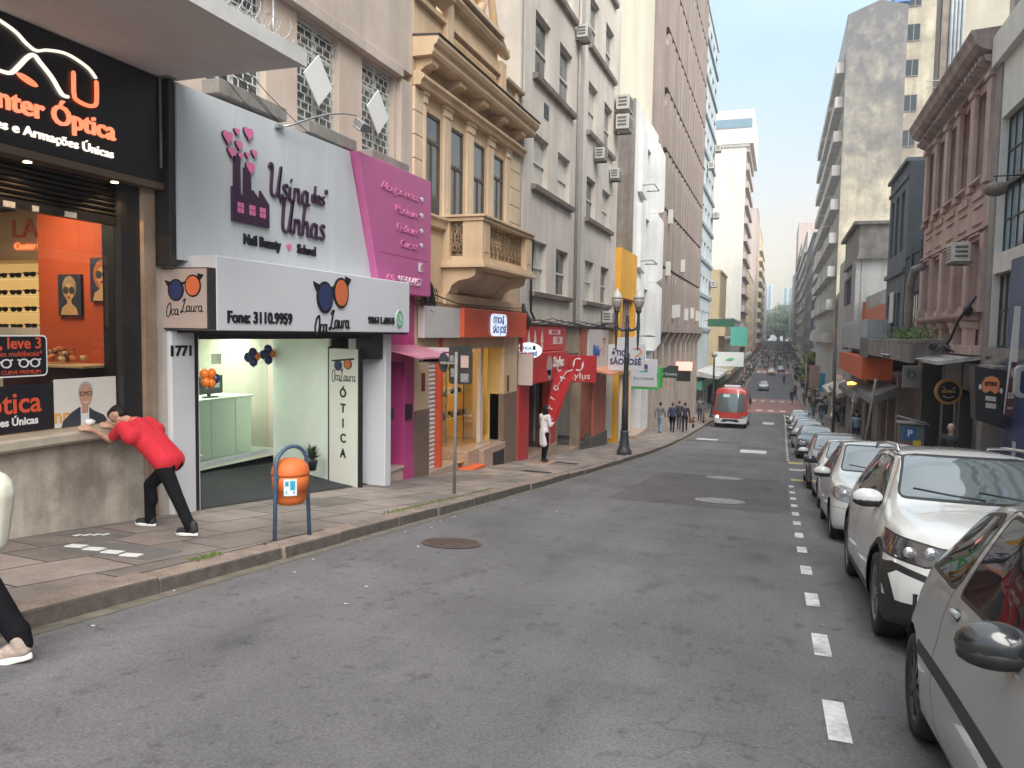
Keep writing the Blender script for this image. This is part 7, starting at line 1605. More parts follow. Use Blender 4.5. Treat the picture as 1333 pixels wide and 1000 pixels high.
def build_car(name, label, spec, X, Y, S, pm, group='cars parked along the right side', rim=None, mirror_m=None, detail=2, cat='car'):
    """X, Y: centre line and front bumper in the street; the car faces the camera (-Y)"""
    L_ = spec['L']; root = thing(name, label, cat, (0, 0, 0), group)
    ny = 74 if detail > 1 else 46
    top, belt, wb, wl_, wr, bot = (spec[k] for k in ('top', 'belt', 'wb', 'wl', 'wr', 'bot'))
    rake, rnd, rrake = spec.get('rake', .1), spec.get('rnd', .22), spec.get('rrake', .05)
    def sect(y):
        zt, zb, a, c, e, z0_ = interp(top, y), interp(belt, y), interp(wb, y), interp(wl_, y), interp(wr, y), interp(bot, y)
        zb = min(zb, zt-.02); P = [(c*.80, z0_), (c*.96, z0_+.015), (c*.995, z0_+.07)]
        zm = z0_+.07
        for k in range(1, 10):
            t = k/9; z = zm+(zb-zm)*t; x = c+(a-c)*t**2.2+spec.get('bulge', .012)*sin(pi*t)
            if .60 < t < .75: x -= .006
            P.append((x, z))
        ze = zt-min(.055, (zt-zb)*.45)
        for k in range(1, 7): t = k/7; P.append((a-.012+(e-a+.012)*t**1.12, zb+(ze-zb)*t**.94))
        for k in range(0, 7):
            t = k/6; x = e*(1-t); P.append((x*(1-.02*t), ze+(zt-ze)*(1-(x/e)**2.6) if e > 0 else zt))
        return P
    def warp(x, y, z):
        W_ = spec['W']; q = (abs(x)/W_)
        if y < .75: k = (1-y/.75)**2; y = y+k*(rnd*q**2.6+rake*max(0, min(1, (z-.48)/.4))**1.4+.03*max(0, (.34-z)/.2))
        if y > L_-.7: k = ((y-(L_-.7))/.7)**2; y = y-k*(rnd*.8*q**2.8+rrake*max(0, (z-.55)/.5))
        return (x, y, z)
    ysn = [L_*(i/(ny-1)) for i in range(ny)]
    bm = bmesh.new(); rows = []
    for y in ysn:
        P = sect(y); ring = [bm.verts.new(warp(-p[0], y, p[1])) for p in P]+[bm.verts.new(warp(p[0], y, p[1])) for p in P[-2::-1]]; rows.append(ring)
    for a, b_ in zip(rows, rows[1:]):
        for k in range(len(a)-1): bm.faces.new((a[k], a[k+1], b_[k+1], b_[k]))
    n_ = len(rows[0])
    for ri, y in ((0, 0.), (-1, L_)):          # nose and tail faces
        ring = rows[ri]; P = sect(y); h_ = len(P); nx = 14; prev = None
        for j in range(h_-1):
            l, r_ = ring[j], ring[n_-1-j]; row = [l]+[bm.verts.new(warp(-P[j][0]+2*P[j][0]*i/nx, y, P[j][1])) for i in range(1, nx)]+[r_]
            if prev:
                for i in range(nx):
                    try: bm.faces.new((prev[i], prev[i+1], row[i+1], row[i]) if ri == 0 else (prev[i+1], prev[i], row[i], row[i+1]))
                    except ValueError: pass
            prev = row
        for i in range(nx):
            try: bm.faces.new((prev[i], prev[i+1], ring[h_-1]))
            except ValueError: pass
    bmesh.ops.remove_doubles(bm, verts=bm.verts, dist=1e-4)
    bmesh.ops.recalc_face_normals(bm, faces=bm.faces)
    ra = spec['r']*1.16; wheels = spec['wheels']; dele = []
    lab = bm.faces.layers.int.new('part')
    names = {0: 'body'}
    def reg(pn, P, axis, filt):
        k = next((i for i, q in names.items() if q == pn), None)
        if k is None: k = len(names); names[k] = pn
        for f in cutreg(bm, P, axis, filt): f[lab] = k
    side = lambda c: abs(c.x) > .38*spec['W']/.85
    for nm, P, axis, sgn in spec['regions']:
        if axis == 'x':
            for s_ in (-1, 1):
                if detail < 2 and s_ == 1 and nm in ('seam', 'door'): continue
                reg(nm+('' if s_ < 0 else ' '), P, 'x', (lambda c, s_=s_: c.x*s_ > .38))
        else:
            lo, hi = sgn
            for s_ in ((1,) if min(p[0] for p in P) < 0 else (1, -1)): reg(nm if s_ > 0 or nm in ('windscreen',) else nm+' ', [(p[0]*s_, p[1]) for p in P], 'y', (lambda c: lo <= c.y <= hi))
    for wy in wheels:
        if spec.get('clad'):
            C_ = [(wy+(ra+.055)*cos(t), spec['r']+.01+(ra+.055)*sin(t)) for t in [2*pi*k/26 for k in range(26)]]
            for s_ in (-1, 1): reg('wheel_arch_trim', C_, 'x', (lambda c, s_=s_: c.x*s_ > .45 and c.z < .85))
        C_ = [(wy+ra*cos(t), spec['r']+.01+ra*sin(t)) for t in [2*pi*k/26 for k in range(26)]]
        for s_ in (-1, 1): dele += cutreg(bm, C_, 'x', (lambda c, s_=s_: c.x*s_ > .45 and c.z < .8))
    bmesh.ops.delete(bm, geom=list(set(f for f in dele if f.is_valid)), context='FACES')
    yc = Y+L_*S/2; w1, w2 = Y+wheels[0]*S, Y+wheels[1]*S; sl = atan2(g(w2)-g(w1), w2-w1)
    T = Matrix.Translation((X, w1, g(w1))) @ Matrix.Rotation(sl, 4, 'X') @ Matrix.Scale(S, 4) @ Matrix.Translation((0, -wheels[0], 0))
    root.location = T @ Vector((0, L_/2, 0))
    def place(me, nm, par=None, ms=None):
        me.transform(T); par = par or root; me.transform(Matrix.Translation(-world_of(par))); o = link(nm, me, par); return o
    mmap = {'body': pm, 'windscreen': M_wsh, 'side_window': M_cgl, 'headlight': spec.get('hl', M_lens), 'grille': M_trim, 'bumper_trim': M_trim, 'seam': M_seam, 'door': pm, 'window_seal': M_trim, 'wheel_arch_trim': M_trim,
            'side_moulding': M_trim, 'fog_panel': pm, 'fog_surround': M_trim, 'chrome_strip': M_chr, 'rear_window': M_cgl, 'bonnet': pm, 'tail_light': M_tail, 'sill_trim': M_trim}
    me0 = bpy.data.meshes.new('tmp');
    objs = {}
    faces_by = {}
    for f in bm.faces: faces_by.setdefault(f[lab], []).append(f)
    for k, fs in faces_by.items():
        nm = names[k].strip(); me = bpy.data.meshes.new(nm); vid = {}; V_ = []; F_ = []
        for f in fs:
            q = []
            for v in f.verts:
                if v not in vid: vid[v] = len(V_); V_.append(v.co.copy())
                q.append(vid[v])
            F_.append(q)
        me.from_pydata(V_, [], F_); me.materials.append(mmap[nm]); me.polygons.foreach_set('use_smooth', [True]*len(F_)); me.update()
        objs[names[k]] = place(me, nm)
    bm.free(); bpy.data.meshes.remove(me0)
    b = MB(); Wd = spec['W']
    b.box(-Wd+.2, Wd-.2, .12, L_-.12, .16, .5)
    b.box(-Wd+.06, Wd-.06, wheels[0]+ra+.02, wheels[1]-ra-.02, .17, .4)
    for wy in wheels:
        for s_ in (-1, 1):
            for k in range(14):
                t0, t1 = pi*k/14-.15, pi*(k+1)/14-.05
                q = [(s_*x, wy+(ra+.004)*cos(t), spec['r']+.01+(ra+.004)*sin(t)) for x, t in ((Wd-.03, t0), (Wd-.03, t1), (.5, t1), (.5, t0))]; b.face(q)
            b.face([(s_*.5, wy-ra, .15), (s_*.5, wy+ra, .15), (s_*.5, wy+ra, .75), (s_*.5, wy-ra, .75)])
    place(b.mesh('underbody', [M_trim]), 'underbody')
    r = spec['r']; tw = spec.get('tw', .2)
    for wy in wheels:
        for s_ in (-1, 1):
            xo = s_*(Wd-.03); wr_ = bpy.data.objects.new('wheel', None); COL.objects.link(wr_); wr_.parent = root; wr_.location = T @ Vector((xo, wy, r))-root.location
            b = MB(); b.lathe([(r*.66, -s_*.0), (r*.68, s_*.012), (r*.93, s_*.012), (r*.985, -s_*.02), (r, -s_*.05), (r, -s_*(tw-.04)), (r*.93, -s_*tw), (r*.6, -s_*tw)], (xo, wy, r), 30, axis='x', cap=False); place(b.mesh('tyre', [M_tyre]), 'tyre', wr_)
            b = MB(); b.lathe([(r*.68, s_*.008), (r*.65, s_*.004), (r*.62, -s_*.03), (r*.6, -s_*.09)], (xo, wy, r), 30, axis='x', cap=False)
            b.lathe([(r*.15, s_*.002), (r*.13, s_*.008), (.001, s_*.01)], (xo, wy, r), 12, axis='x')
            ns = spec.get('spokes', 5)
            for k in range(ns):
                a0 = 2*pi*k/ns+.3
                for (da, db) in ((-.24, -.16), (.16, .24)) if spec.get('dual') else ((-.2, .2),):
                    q = [(xo+s_*dx, wy+rr_*cos(a0+a_), r+rr_*sin(a0+a_)) for rr_, a_, dx in ((r*.12, da*1.6, .004), (r*.12, db*1.6, .004), (r*.63, db*.8, -.004), (r*.63, da*.8, -.004))]; b.face(q)
                    q2 = [(p[0]-s_*.03, p[1], p[2]) for p in q]; b.face([q[0], q2[0], q2[3], q[3]]); b.face([q[1], q2[1], q2[2], q[2]])
            place(b.mesh('rim', [rim or M_rim]), 'rim', wr_)
            b = MB(); b.lathe([(r*.6, -s_*.09), (.01, -s_*.09)], (xo, wy, r), 20, axis='x'); place(b.mesh('brake_disc', [M_rimd]), 'brake_disc', wr_)
    my, mz, mw = spec['mirror']
    for s_ in (-1, 1):
        b = MB(); bx_ = s_*(mw+.15)
        b.ball((bx_, my+.02, mz), (.135, .075, .085), 16, 10)
        for i, v in enumerate(b.v): b.v[i] = (v[0], min(v[1], my+.055), v[2])
        mo_ = place(b.mesh('mirror', [mirror_m or pm]), 'mirror')
        b = MB(); b.ball((bx_, my+.058, mz), (.115, .004, .066), 14, 8); place(b.mesh('mirror_glass', [M_chr]), 'mirror_glass', mo_)
        b = MB(); b.tube([(s_*(mw-.03), my+.03, mz-.06), (s_*(mw+.06), my+.02, mz-.055), (bx_, my+.02, mz-.045)], [.035, .03, .04], 8); b.ball((bx_, my+.015, mz-.035), (.13, .07, .055), 12, 8); place(b.mesh('mirror_base', [M_trim]), 'mirror_base', mo_)
    for (hy, hz) in spec.get('handles', []):
        x = interp(wb, hy)-.002
        for s_ in (-1, 1):
            b = MB(); b.tube([(s_*(x), hy-.1, hz), (s_*(x+.03), hy-.07, hz+.005), (s_*(x+.03), hy+.07, hz+.005), (s_*x, hy+.1, hz)], .014, 6); place(b.mesh('door_handle', [spec.get('hm', pm)]), 'door_handle', objs.get('door' if s_ < 0 else 'door ', root))
    cy, cz = spec['cowl']
    for (x0_, x1_) in ((.52, -.05), (-.02, -.55)):
        b = MB(); pt = lambda x, u: (x, cy+.02+u*spec['wsl'][0], cz+.012+u*spec['wsl'][1]+.02)
        b.tube([pt(x0_, 0), pt((x0_+x1_)/2, .05), pt(x1_, .12)], .009, 5); place(b.mesh('wiper', [M_trim]), 'wiper')
    b = MB(); b.box(-.26, .26, -.015, .0, spec['plate'], spec['plate']+.13); place(b.mesh('number_plate', [M_plate]), 'number_plate')
    for (x, y, z, rr_) in spec.get('lamps', []):
        for s_ in (-1, 1):
            b = MB(); b.ball((s_*x, y, z), (rr_, rr_*.5, rr_), 12, 8); place(b.mesh('lamp_reflector', [M_refl]), 'lamp_reflector', objs.get('headlight' if s_ > 0 else 'headlight ', root))
    for ex in spec.get('extra', []): ex(place, pm)
    return root

def door_regs(P):   # panel gap ring plus the door skin
    return [('seam', offset(P, .006), 'x', 0), ('door', offset(P, -.004), 'x', 0)]
def glass_regs(P, r=.05, seal=.02):
    Q = rounded(P, r); return [('window_seal', offset(Q, seal), 'x', 0), ('side_window', Q, 'x', 0)]
def fogs(x, z, rr_, y):
    def f(place, pm):
        for s_ in (-1, 1):
            b = MB(); b.lathe([(rr_, 0), (rr_*1.25, -.012), (rr_*1.2, -.025), (rr_, -.03)], (s_*x, y, z), 18, axis='y'); place(b.mesh('fog_lamp', [M_chr]), 'fog_lamp')
            b = MB(); b.ball((s_*x, y-.01, z), (rr_, .01, rr_), 14, 6); place(b.mesh('fog_lens', [M_lens]), 'fog_lens')
    return f
def rails(y0, y1, x, z, m=None):
    def f(place, pm):
        for s_ in (-1, 1):
            b = MB(); b.tube([(s_*x, y0, z-.04), (s_*x, y0+.08, z+.02), (s_*(x-.01), (y0+y1)/2, z+.03), (s_*x, y1-.08, z+.01), (s_*x, y1, z-.05)], .018, 8); place(b.mesh('roof_rail', [m or M_chr]), 'roof_rail')
    return f
def aerial(y, z):
    def f(place, pm): b = MB(); b.tube([(0, y, z), (0, y+.16, z+.2)], .006, 5); place(b.mesh('aerial', [M_trim]), 'aerial')
    return f
def emblem(y, z):
    def f(place, pm): b = MB(); b.lathe([(.05, 0), (.055, -.012), (.045, -.015)], (0, y, z), 20, axis='y'); place(b.mesh('emblem', [M_chr]), 'emblem')
    return f
ws = lambda zb, zt, xb, xt, y0, y1: [('window_seal', offset(rounded([(-xb, zb), (xb, zb), (xt, zt), (-xt, zt)], .05), .022), 'y', (y0, y1)), ('windscreen', rounded([(-xb, zb), (xb, zb), (xt, zt), (-xt, zt)], .05), 'y', (y0, y1))]
SUV = dict(L=4.2, W=.88, r=.345, wheels=(.84, 3.49), clad=True, rake=.13, rnd=.26, dual=True, hl=M_lensd, bulge=.02,
  top=[(0, .90), (.06, .955), (.3, 1.01), (.7, 1.07), (1.02, 1.12), (1.4, 1.32), (1.75, 1.495), (2.1, 1.55), (2.8, 1.56), (3.4, 1.53), (3.75, 1.48), (4.02, 1.16), (4.15, .98), (4.2, .85)],
  belt=[(0, .80), (.1, .88), (.5, .95), (1.0, .985), (2, 1.0), (3.2, 1.04), (3.8, 1.06), (4.1, .95), (4.2, .75)],
  wb=[(0, .66), (.15, .72), (.5, .755), (1, .775), (3.2, .79), (3.9, .76), (4.2, .70)], wl=[(0, .74), (.15, .82), (.5, .875), (3.6, .88), (4.0, .85), (4.2, .76)],
  wr=[(0, .54), (.3, .62), (1.0, .68), (1.4, .63), (1.75, .575), (2.8, .565), (3.75, .54), (4.2, .57)], bot=[(0, .24), (.4, .2), (3.8, .2), (4.2, .3)],
  mirror=(1.48, 1.08, .72), handles=[(2.28, .93), (3.12, .95)], cowl=(1.0, 1.13), wsl=(.9, .48), plate=.48, lamps=[(.56, .17, .80, .05), (.70, .22, .79, .045)],
  regions=door_regs([(1.28, .30), (1.18, .62), (1.2, .98), (1.80, 1.47), (2.45, 1.50), (2.47, .32)])+door_regs([(2.485, .32), (2.465, 1.50), (3.2, 1.47), (3.4, 1.08), (3.12, .68), (2.98, .34)])
   +[('sill_trim', [(.0, .0), (4.2, .0), (4.2, .34), (0, .36)], 'x', 0)]
   +glass_regs([(1.45, 1.03), (1.95, 1.425), (2.42, 1.445), (2.42, 1.035)])+glass_regs([(2.50, 1.04), (2.50, 1.445), (3.08, 1.42), (3.18, 1.06)])+glass_regs([(3.27, 1.08), (3.17, 1.41), (3.5, 1.38), (3.66, 1.14)])
   +ws(1.145, 1.48, .645, .53, .95, 1.9)
   +[('bumper_trim', [(-.95, .0), (.95, .0), (.95, .44), (.60, .42), (.5, .34), (-.5, .34), (-.60, .42), (-.95, .44)], 'y', (-.1, .6)),
     ('grille', [(-.42, .60), (.42, .60), (.5, .85), (-.5, .85)], 'y', (-.1, .3)), ('chrome_strip', [(-.42, .835), (.42, .835), (.43, .855), (-.43, .855)], 'y', (-.1, .3)),
     ('fog_surround', [(.40, .38), (.84, .40), (.90, .66), (.80, .70), (.46, .60)], 'y', (-.1, .7)), ('fog_panel', [(.46, .41), (.79, .42), (.83, .60), (.78, .64), (.5, .56)], 'y', (-.1, .7)),
     ('window_seal', [(.38, .72), (.60, .69), (.86, .735), (.92, .875), (.80, .905), (.40, .835)], 'y', (-.1, .8)), ('headlight', [(.40, .735), (.61, .705), (.84, .75), (.90, .865), (.79, .89), (.42, .825)], 'y', (-.1, .8))],
  extra=[rails(1.95, 3.6, .56, 1.545), emblem(.02, .745), fogs(.60, .33, .035, .05)])
HAT = dict(L=3.78, W=.845, r=.29, wheels=(.76, 3.22), rake=.12, rnd=.30, hl=M_lens, bulge=.02,
  top=[(0, .74), (.06, .82), (.3, .90), (.65, .97), (.95, 1.03), (1.3, 1.22), (1.7, 1.43), (2.05, 1.50), (2.7, 1.50), (3.2, 1.44), (3.5, 1.36), (3.66, 1.05), (3.74, .9), (3.78, .75)],
  belt=[(0, .66), (.1, .74), (.5, .84), (1.0, .90), (2, .93), (3.2, .98), (3.55, .98), (3.78, .68)],
  wb=[(0, .60), (.15, .72), (.5, .785), (1, .81), (3.0, .815), (3.5, .78), (3.78, .68)], wl=[(0, .68), (.15, .79), (.5, .83), (3.2, .84), (3.6, .80), (3.78, .7)],
  wr=[(0, .5), (.3, .62), (.95, .70), (1.3, .65), (1.7, .58), (2.7, .56), (3.5, .53), (3.78, .56)], bot=[(0, .22), (.4, .18), (3.4, .18), (3.78, .26)],
  mirror=(1.42, .98, .77), handles=[(2.15, .86), (2.95, .88)], cowl=(.94, 1.04), wsl=(.88, .50), plate=.40, lamps=[(.56, .20, .71, .06), (.66, .26, .74, .05)], tw=.17, spokes=7,
  regions=door_regs([(1.15, .26), (1.05, .6), (1.1, .90), (1.72, 1.40), (2.25, 1.44), (2.28, .27)])+door_regs([(2.295, .27), (2.265, 1.44), (2.92, 1.40), (3.15, .98), (2.9, .62), (2.75, .28)])
   +glass_regs([(1.36, .95), (1.85, 1.365), (2.23, 1.385), (2.23, .965)])+glass_regs([(2.31, .97), (2.31, 1.385), (2.82, 1.35), (3.0, .99)])
   +ws(1.05, 1.415, .655, .54, .86, 1.85)
   +[('bumper_trim', [(-.42, .25), (.42, .25), (.36, .44), (-.36, .44)], 'y', (-.1, .3)), ('grille', [(-.32, .60), (.32, .60), (.38, .70), (-.38, .70)], 'y', (-.1, .3)),
     ('seam', [(-.9, .525), (.9, .525), (.9, .532), (-.9, .532)], 'y', (-.1, .5)),
     ('headlight', rounded([(.40, .66), (.56, .60), (.80, .63), (.84, .78), (.72, .86), (.50, .80)], .07), 'y', (-.1, .75))],
  extra=[fogs(.60, .36, .05, .07), aerial(2.0, 1.5), emblem(.06, .66)])
SED = dict(HAT, L=4.3, wheels=(.82, 3.42), top=[(0, .72), (.06, .80), (.4, .90), (.8, .97), (1.1, 1.02), (1.5, 1.22), (1.9, 1.40), (2.3, 1.46), (2.8, 1.45), (3.2, 1.34), (3.6, 1.10), (3.8, 1.06), (4.15, 1.02), (4.3, .8)],
  belt=[(0, .66), (.1, .74), (.5, .84), (1.1, .90), (2, .93), (3.2, .96), (3.8, .97), (4.1, .94), (4.3, .7)], wb=[(0, .60), (.15, .72), (.5, .785), (1, .81), (3.6, .815), (4.1, .77), (4.3, .68)],
  wl=[(0, .68), (.15, .79), (.5, .83), (3.7, .84), (4.1, .80), (4.3, .7)], wr=[(0, .5), (.3, .62), (1.1, .70), (1.5, .65), (1.9, .57), (2.8, .55), (3.2, .54), (3.7, .60), (4.3, .56)], bot=[(0, .22), (.4, .18), (3.9, .18), (4.3, .26)],
  mirror=(1.62, .98, .82), handles=[(2.4, .86), (3.2, .88)], cowl=(1.1, 1.03),
  regions=glass_regs([(1.55, .95), (2.0, 1.33), (2.4, 1.35), (2.4, .965)])+glass_regs([(2.48, .97), (2.48, 1.35), (2.9, 1.31), (3.3, .99)])+ws(1.05, 1.385, .655, .53, 1.0, 2.05)
   +[('bumper_trim', [(-.42, .25), (.42, .25), (.36, .44), (-.36, .44)], 'y', (-.1, .3)), ('grille', [(-.36, .55), (.36, .55), (.42, .70), (-.42, .70)], 'y', (-.1, .3)), ('headlight', rounded([(.42, .64), (.60, .60), (.82, .64), (.82, .75), (.52, .76)], .04), 'y', (-.1, .75))],
  extra=[fogs(.60, .34, .045, .07)])
CPT = dict(HAT, L=3.83, W=.83, r=.29, wheels=(.75, 3.19), rnd=.34, rrake=.12,
  top=[(0, .66), (.08, .76), (.4, .88), (.8, .96), (1.08, 1.01), (1.4, 1.18), (1.85, 1.37), (2.15, 1.42), (2.6, 1.42), (3.05, 1.36), (3.35, 1.25), (3.60, 1.02), (3.76, .86), (3.83, .68)],
  belt=[(0, .58), (.1, .68), (.5, .80), (1.1, .88), (2, .90), (2.7, .93), (3.2, .96), (3.5, .93), (3.83, .6)],
  wb=[(0, .56), (.15, .66), (.5, .71), (1, .735), (2.5, .74), (3.1, .73), (3.5, .67), (3.83, .55)], wl=[(0, .66), (.15, .77), (.5, .82), (2.2, .815), (3.2, .83), (3.6, .76), (3.83, .62)],
  wr=[(0, .46), (.3, .56), (1.0, .64), (1.4, .585), (1.85, .53), (2.6, .51), (3.05, .49), (3.35, .47), (3.83, .44)], bot=[(0, .22), (.4, .17), (3.4, .19), (3.83, .30)],
  mirror=(1.52, .95, .66), handles=[], cowl=(1.05, 1.02), spokes=8, dual=False,
  regions=door_regs(rounded([(1.18, .25), (1.08, .5), (1.1, .88), (1.75, 1.34), (2.5, 1.375), (2.62, .9), (2.60, .45), (2.48, .26)], .08, 2))
   +[('side_moulding', [(1.0, .50), (2.98, .53), (2.98, .60), (1.0, .575)], 'x', 0)]
   +glass_regs([(1.42, .93), (1.95, 1.315), (2.44, 1.335), (2.50, .95)])+glass_regs([(2.60, .955), (2.54, 1.33), (2.98, 1.285), (3.30, 1.10), (3.36, 1.02), (3.28, .985)], .07)
   +ws(1.04, 1.35, .59, .49, .95, 1.95)+[('headlight', rounded([(.36, .58), (.60, .56), (.76, .66), (.76, .80), (.5, .70)], .05), 'y', (-.1, .8))],
  extra=[aerial(2.0, 1.42)])
P_sil = paint('silver', (.36, .385, .375), .25); P_wht = paint('white', (.68, .68, .66)); P_wht2 = paint('second white', (.60, .61, .60)); P_gry = paint('grey', (.12, .125, .13), .4); P_dk = paint('dark blue', (.02, .025, .035), .2); P_blk = paint('black', (.012, .012, .014)); P_sil2 = paint('bright silver', (.46, .47, .48), .5)
M_mirb = mat('black mirror shell', (.02, .021, .024), rough=.22, var=0, coat=1)
def recess_handle(place, pm):
    for s_ in (-1, 1):
        b = MB(); b.ball((s_*.752, 2.42, .845), (.022, .075, .045), 14, 8); b.v = [(min(abs(v[0]), .765)*s_, v[1], v[2]) for v in b.v]; place(b.mesh('handle_recess', [M_trim]), 'handle_recess')
        b = MB(); b.tube([(s_*.765, 2.36, .87), (s_*.778, 2.42, .875), (s_*.768, 2.48, .865)], .016, 6); place(b.mesh('door_handle', [pm]), 'door_handle')
CPT['extra'] = [aerial(2.0, 1.42), recess_handle]
build_car('parked_car', 'silver three-door hatchback with black mirror and side moulding, nearest the camera', CPT, 1.485, 1.43, .93, P_sil, mirror_m=M_mirb, rim=M_rimd)
build_car('parked_car', 'white sport utility car with dark headlights and black wheel arch cladding, behind the silver hatchback', SUV, 1.57, 5.68, .925, P_wht)
build_car('parked_car', 'white hatchback with round fog lamp and clear headlights behind the white sport utility car', HAT, 1.53, 10.95, .92, P_wht2)
build_car('parked_car', 'white saloon with black door mirrors, half hidden behind the white hatchback', SED, 1.55, 15.0, .90, P_wht2, mirror_m=M_mirb, detail=1)
build_car('parked_car', 'dark grey hatchback with white mirror shells just before the yellow kerb-space lines', HAT, 1.52, 19.2, .92, P_gry, mirror_m=P_wht, detail=1)
build_car('parked_car', 'dark blue saloon, first car beyond the yellow kerb-space lines', SED, 1.58, 32.4, .93, P_dk, detail=1)
build_car('parked_car', 'bright silver hatchback parked behind the dark blue saloon', HAT, 1.55, 39.0, .93, P_sil2, detail=1)
build_car('parked_car', 'black saloon between a silver and a white car far down the row', SED, 1.55, 45.5, .93, P_blk, detail=1)
build_car('parked_car', 'farthest white hatchback at the end of the parked row', HAT, 1.55, 52.5, .93, P_wht2, detail=1)
build_car('moving_car', 'silver-white saloon driving towards the camera beyond the red crossing', SED, -2.0, 122, .95, P_sil2, group=None, detail=1)
build_car('moving_car', 'small dark car far away between the pedestrians on the road', HAT, .6, 176, .95, P_gry, group=None, detail=1)
tx = build_car('moving_car', 'distant yellow-white taxi with headlights on in the crowd', SED, -1.3, 166, .95, paint('taxi', (.65, .5, .3)), group=None, detail=1)
# BUS
def bus(X, Y, S):
    r_ = thing('minibus', 'red and white minibus with large windscreen coming up the left lane', 'bus', (X, Y+3.5*S, g(Y+3.5)))
    sl = atan2(g(Y+5*S)-g(Y+S), 4*S); T = Matrix.Translation((X, Y+1*S, g(Y+1*S))) @ Matrix.Rotation(sl, 4, 'X') @ Matrix.Scale(S, 4) @ Matrix.Translation((0, -1, 0))
    Rd = paint('bus red', (.50, .045, .035)); Wh = paint('bus white', (.62, .62, .62))
    def P_(b, nm, m_, par=None, bev=0):
        par = par or r_; me = b.mesh(nm, m_ if isinstance(m_, list) else [m_]); me.transform(T); me.transform(Matrix.Translation(-world_of(par))); o = link(nm, me, par)
        if bev: q = o.modifiers.new('bevel', 'BEVEL'); q.width = bev; q.segments = 3; q.limit_method = 'ANGLE'
        return o
    bm = bmesh.new(); ny = 40; L_ = 7.4; rows = []
    for i in range(ny):
        y = L_*i/(ny-1)
        P = [(.9, .32), (1.06, .34), (1.1, .5)]+[(1.1+.02*sin(pi*k/8), .5+.9*k/8) for k in range(1, 9)]+[(1.1-.10*k/8, 1.4+1.1*k/8) for k in range(1, 9)]+[(.96, 2.62), (.85, 2.70), (.6, 2.75), (.3, 2.77), (0, 2.775)]
        def wp(x, z):
            yy = y
            if y < 1.0: k = (1-y)**2; yy += k*(.20*(abs(x)/1.1)**3+.32*max(0, (z-1.1)/1.65)**1.6)
            return (x, yy, z-(.10*(1-y/.8)**2 if y < .8 and z > 2.4 else 0))
        rows.append([bm.verts.new(wp(-p[0], p[1])) for p in P]+[bm.verts.new(wp(p[0], p[1])) for p in P[-2::-1]])
    for a, c in zip(rows, rows[1:]):
        for k in range(len(a)-1): bm.faces.new((a[k], a[k+1], c[k+1], c[k]))
    n_ = len(rows[0]); h_ = (n_+1)//2
    for ri in (0, -1):
        prev = None
        for j in range(h_-1):
            l, q = rows[ri][j], rows[ri][n_-1-j]; row = [l]
            for i in range(1, 16):
                t = i/16; x = l.co.x+(q.co.x-l.co.x)*t; y = (0 if ri == 0 else L_)
                if ri == 0: y = .20*(abs(x)/1.1)**3+.32*max(0, (l.co.z-1.1)/1.65)**1.6
                row.append(bm.verts.new((x, y, l.co.z)))
            row.append(q)
            if prev:
                for i in range(16):
                    try: bm.faces.new((prev[i], prev[i+1], row[i+1], row[i]))
                    except ValueError: pass
            prev = row
        for i in range(16):
            try: bm.faces.new((prev[i], prev[i+1], rows[ri][h_-1]))
            except ValueError: pass
    bmesh.ops.remove_doubles(bm, verts=bm.verts, dist=1e-4); bmesh.ops.recalc_face_normals(bm, faces=bm.faces)
    lab = bm.faces.layers.int.new('part'); nm = ['body', 'lower_panel', 'windscreen', 'headlight', 'grille', 'side_window', 'destination_sign']
    ms = [Rd, Wh, M_wsh, M_lens, M_trim, M_cgl, mat('destination display', (.5, .6, .58), var=.2, scale=20)]
    def rg(k, P, ax, f):
        for q in cutreg(bm, P, ax, f): q[lab] = k
    fr_ = lambda c: c.y < 1.0
    rg(1, [(-1.3, 0), (1.3, 0), (1.3, .80), (1.1, .84), (.6, .66), (-.6, .66), (-1.1, .84), (-1.3, .80)], 'y', fr_)
    rg(1, [(.4, 0), (L_, 0), (L_, .9), (.4, .9)], 'x', lambda c: abs(c.x) > 1.0)
    rg(4, [(-.62, .42), (.62, .42), (.48, .62), (-.48, .62)], 'y', fr_)
    for s_ in (1, -1): rg(3, [(s_*x, z) for x, z in ((.66, .66), (1.0, .74), (1.08, .88), (.9, .88), (.66, .78))], 'y', fr_)
    rg(2, rounded([(-.98, 1.18), (-.6, 1.08), (.6, 1.08), (.98, 1.18), (.93, 2.38), (-.93, 2.38)], .14), 'y', fr_)
    rg(6, [(-.5, 2.12), (-.1, 2.12), (-.1, 2.32), (-.5, 2.32)], 'y', fr_)
    for k in range(5): rg(5, rounded([(1.1+k*1.2, 1.35), (2.2+k*1.2, 1.35), (2.2+k*1.2, 2.25), (1.1+k*1.2, 2.25)], .06), 'x', lambda c: abs(c.x) > .8)
    for wy in (1.25, 5.6):
        C_ = [(wy+.5*cos(t), .44+.5*sin(t)) for t in [2*pi*k/22 for k in range(22)]]; bmesh.ops.delete(bm, geom=cutreg(bm, C_, 'x', lambda c: abs(c.x) > .8 and c.z < 1.05), context='FACES')
    for k in range(7):
        fs = [f for f in bm.faces if f[lab] == k]
        if not fs: continue
        vid = {}; V_ = []; F_ = []
        for f in fs:
            q = []
            for v in f.verts:
                if v not in vid: vid[v] = len(V_); V_.append(v.co.copy())
                q.append(vid[v])
            F_.append(q)
        me = bpy.data.meshes.new(nm[k]); me.from_pydata(V_, [], F_); me.materials.append(ms[k]); me.polygons.foreach_set('use_smooth', [True]*len(F_)); me.update(); me.transform(T); me.transform(Matrix.Translation(-world_of(r_))); link(nm[k], me, r_)
    bm.free()
    b = MB(); b.box(-.9, .9, .2, 7.2, .3, .9); P_(b, 'underbody', M_trim)
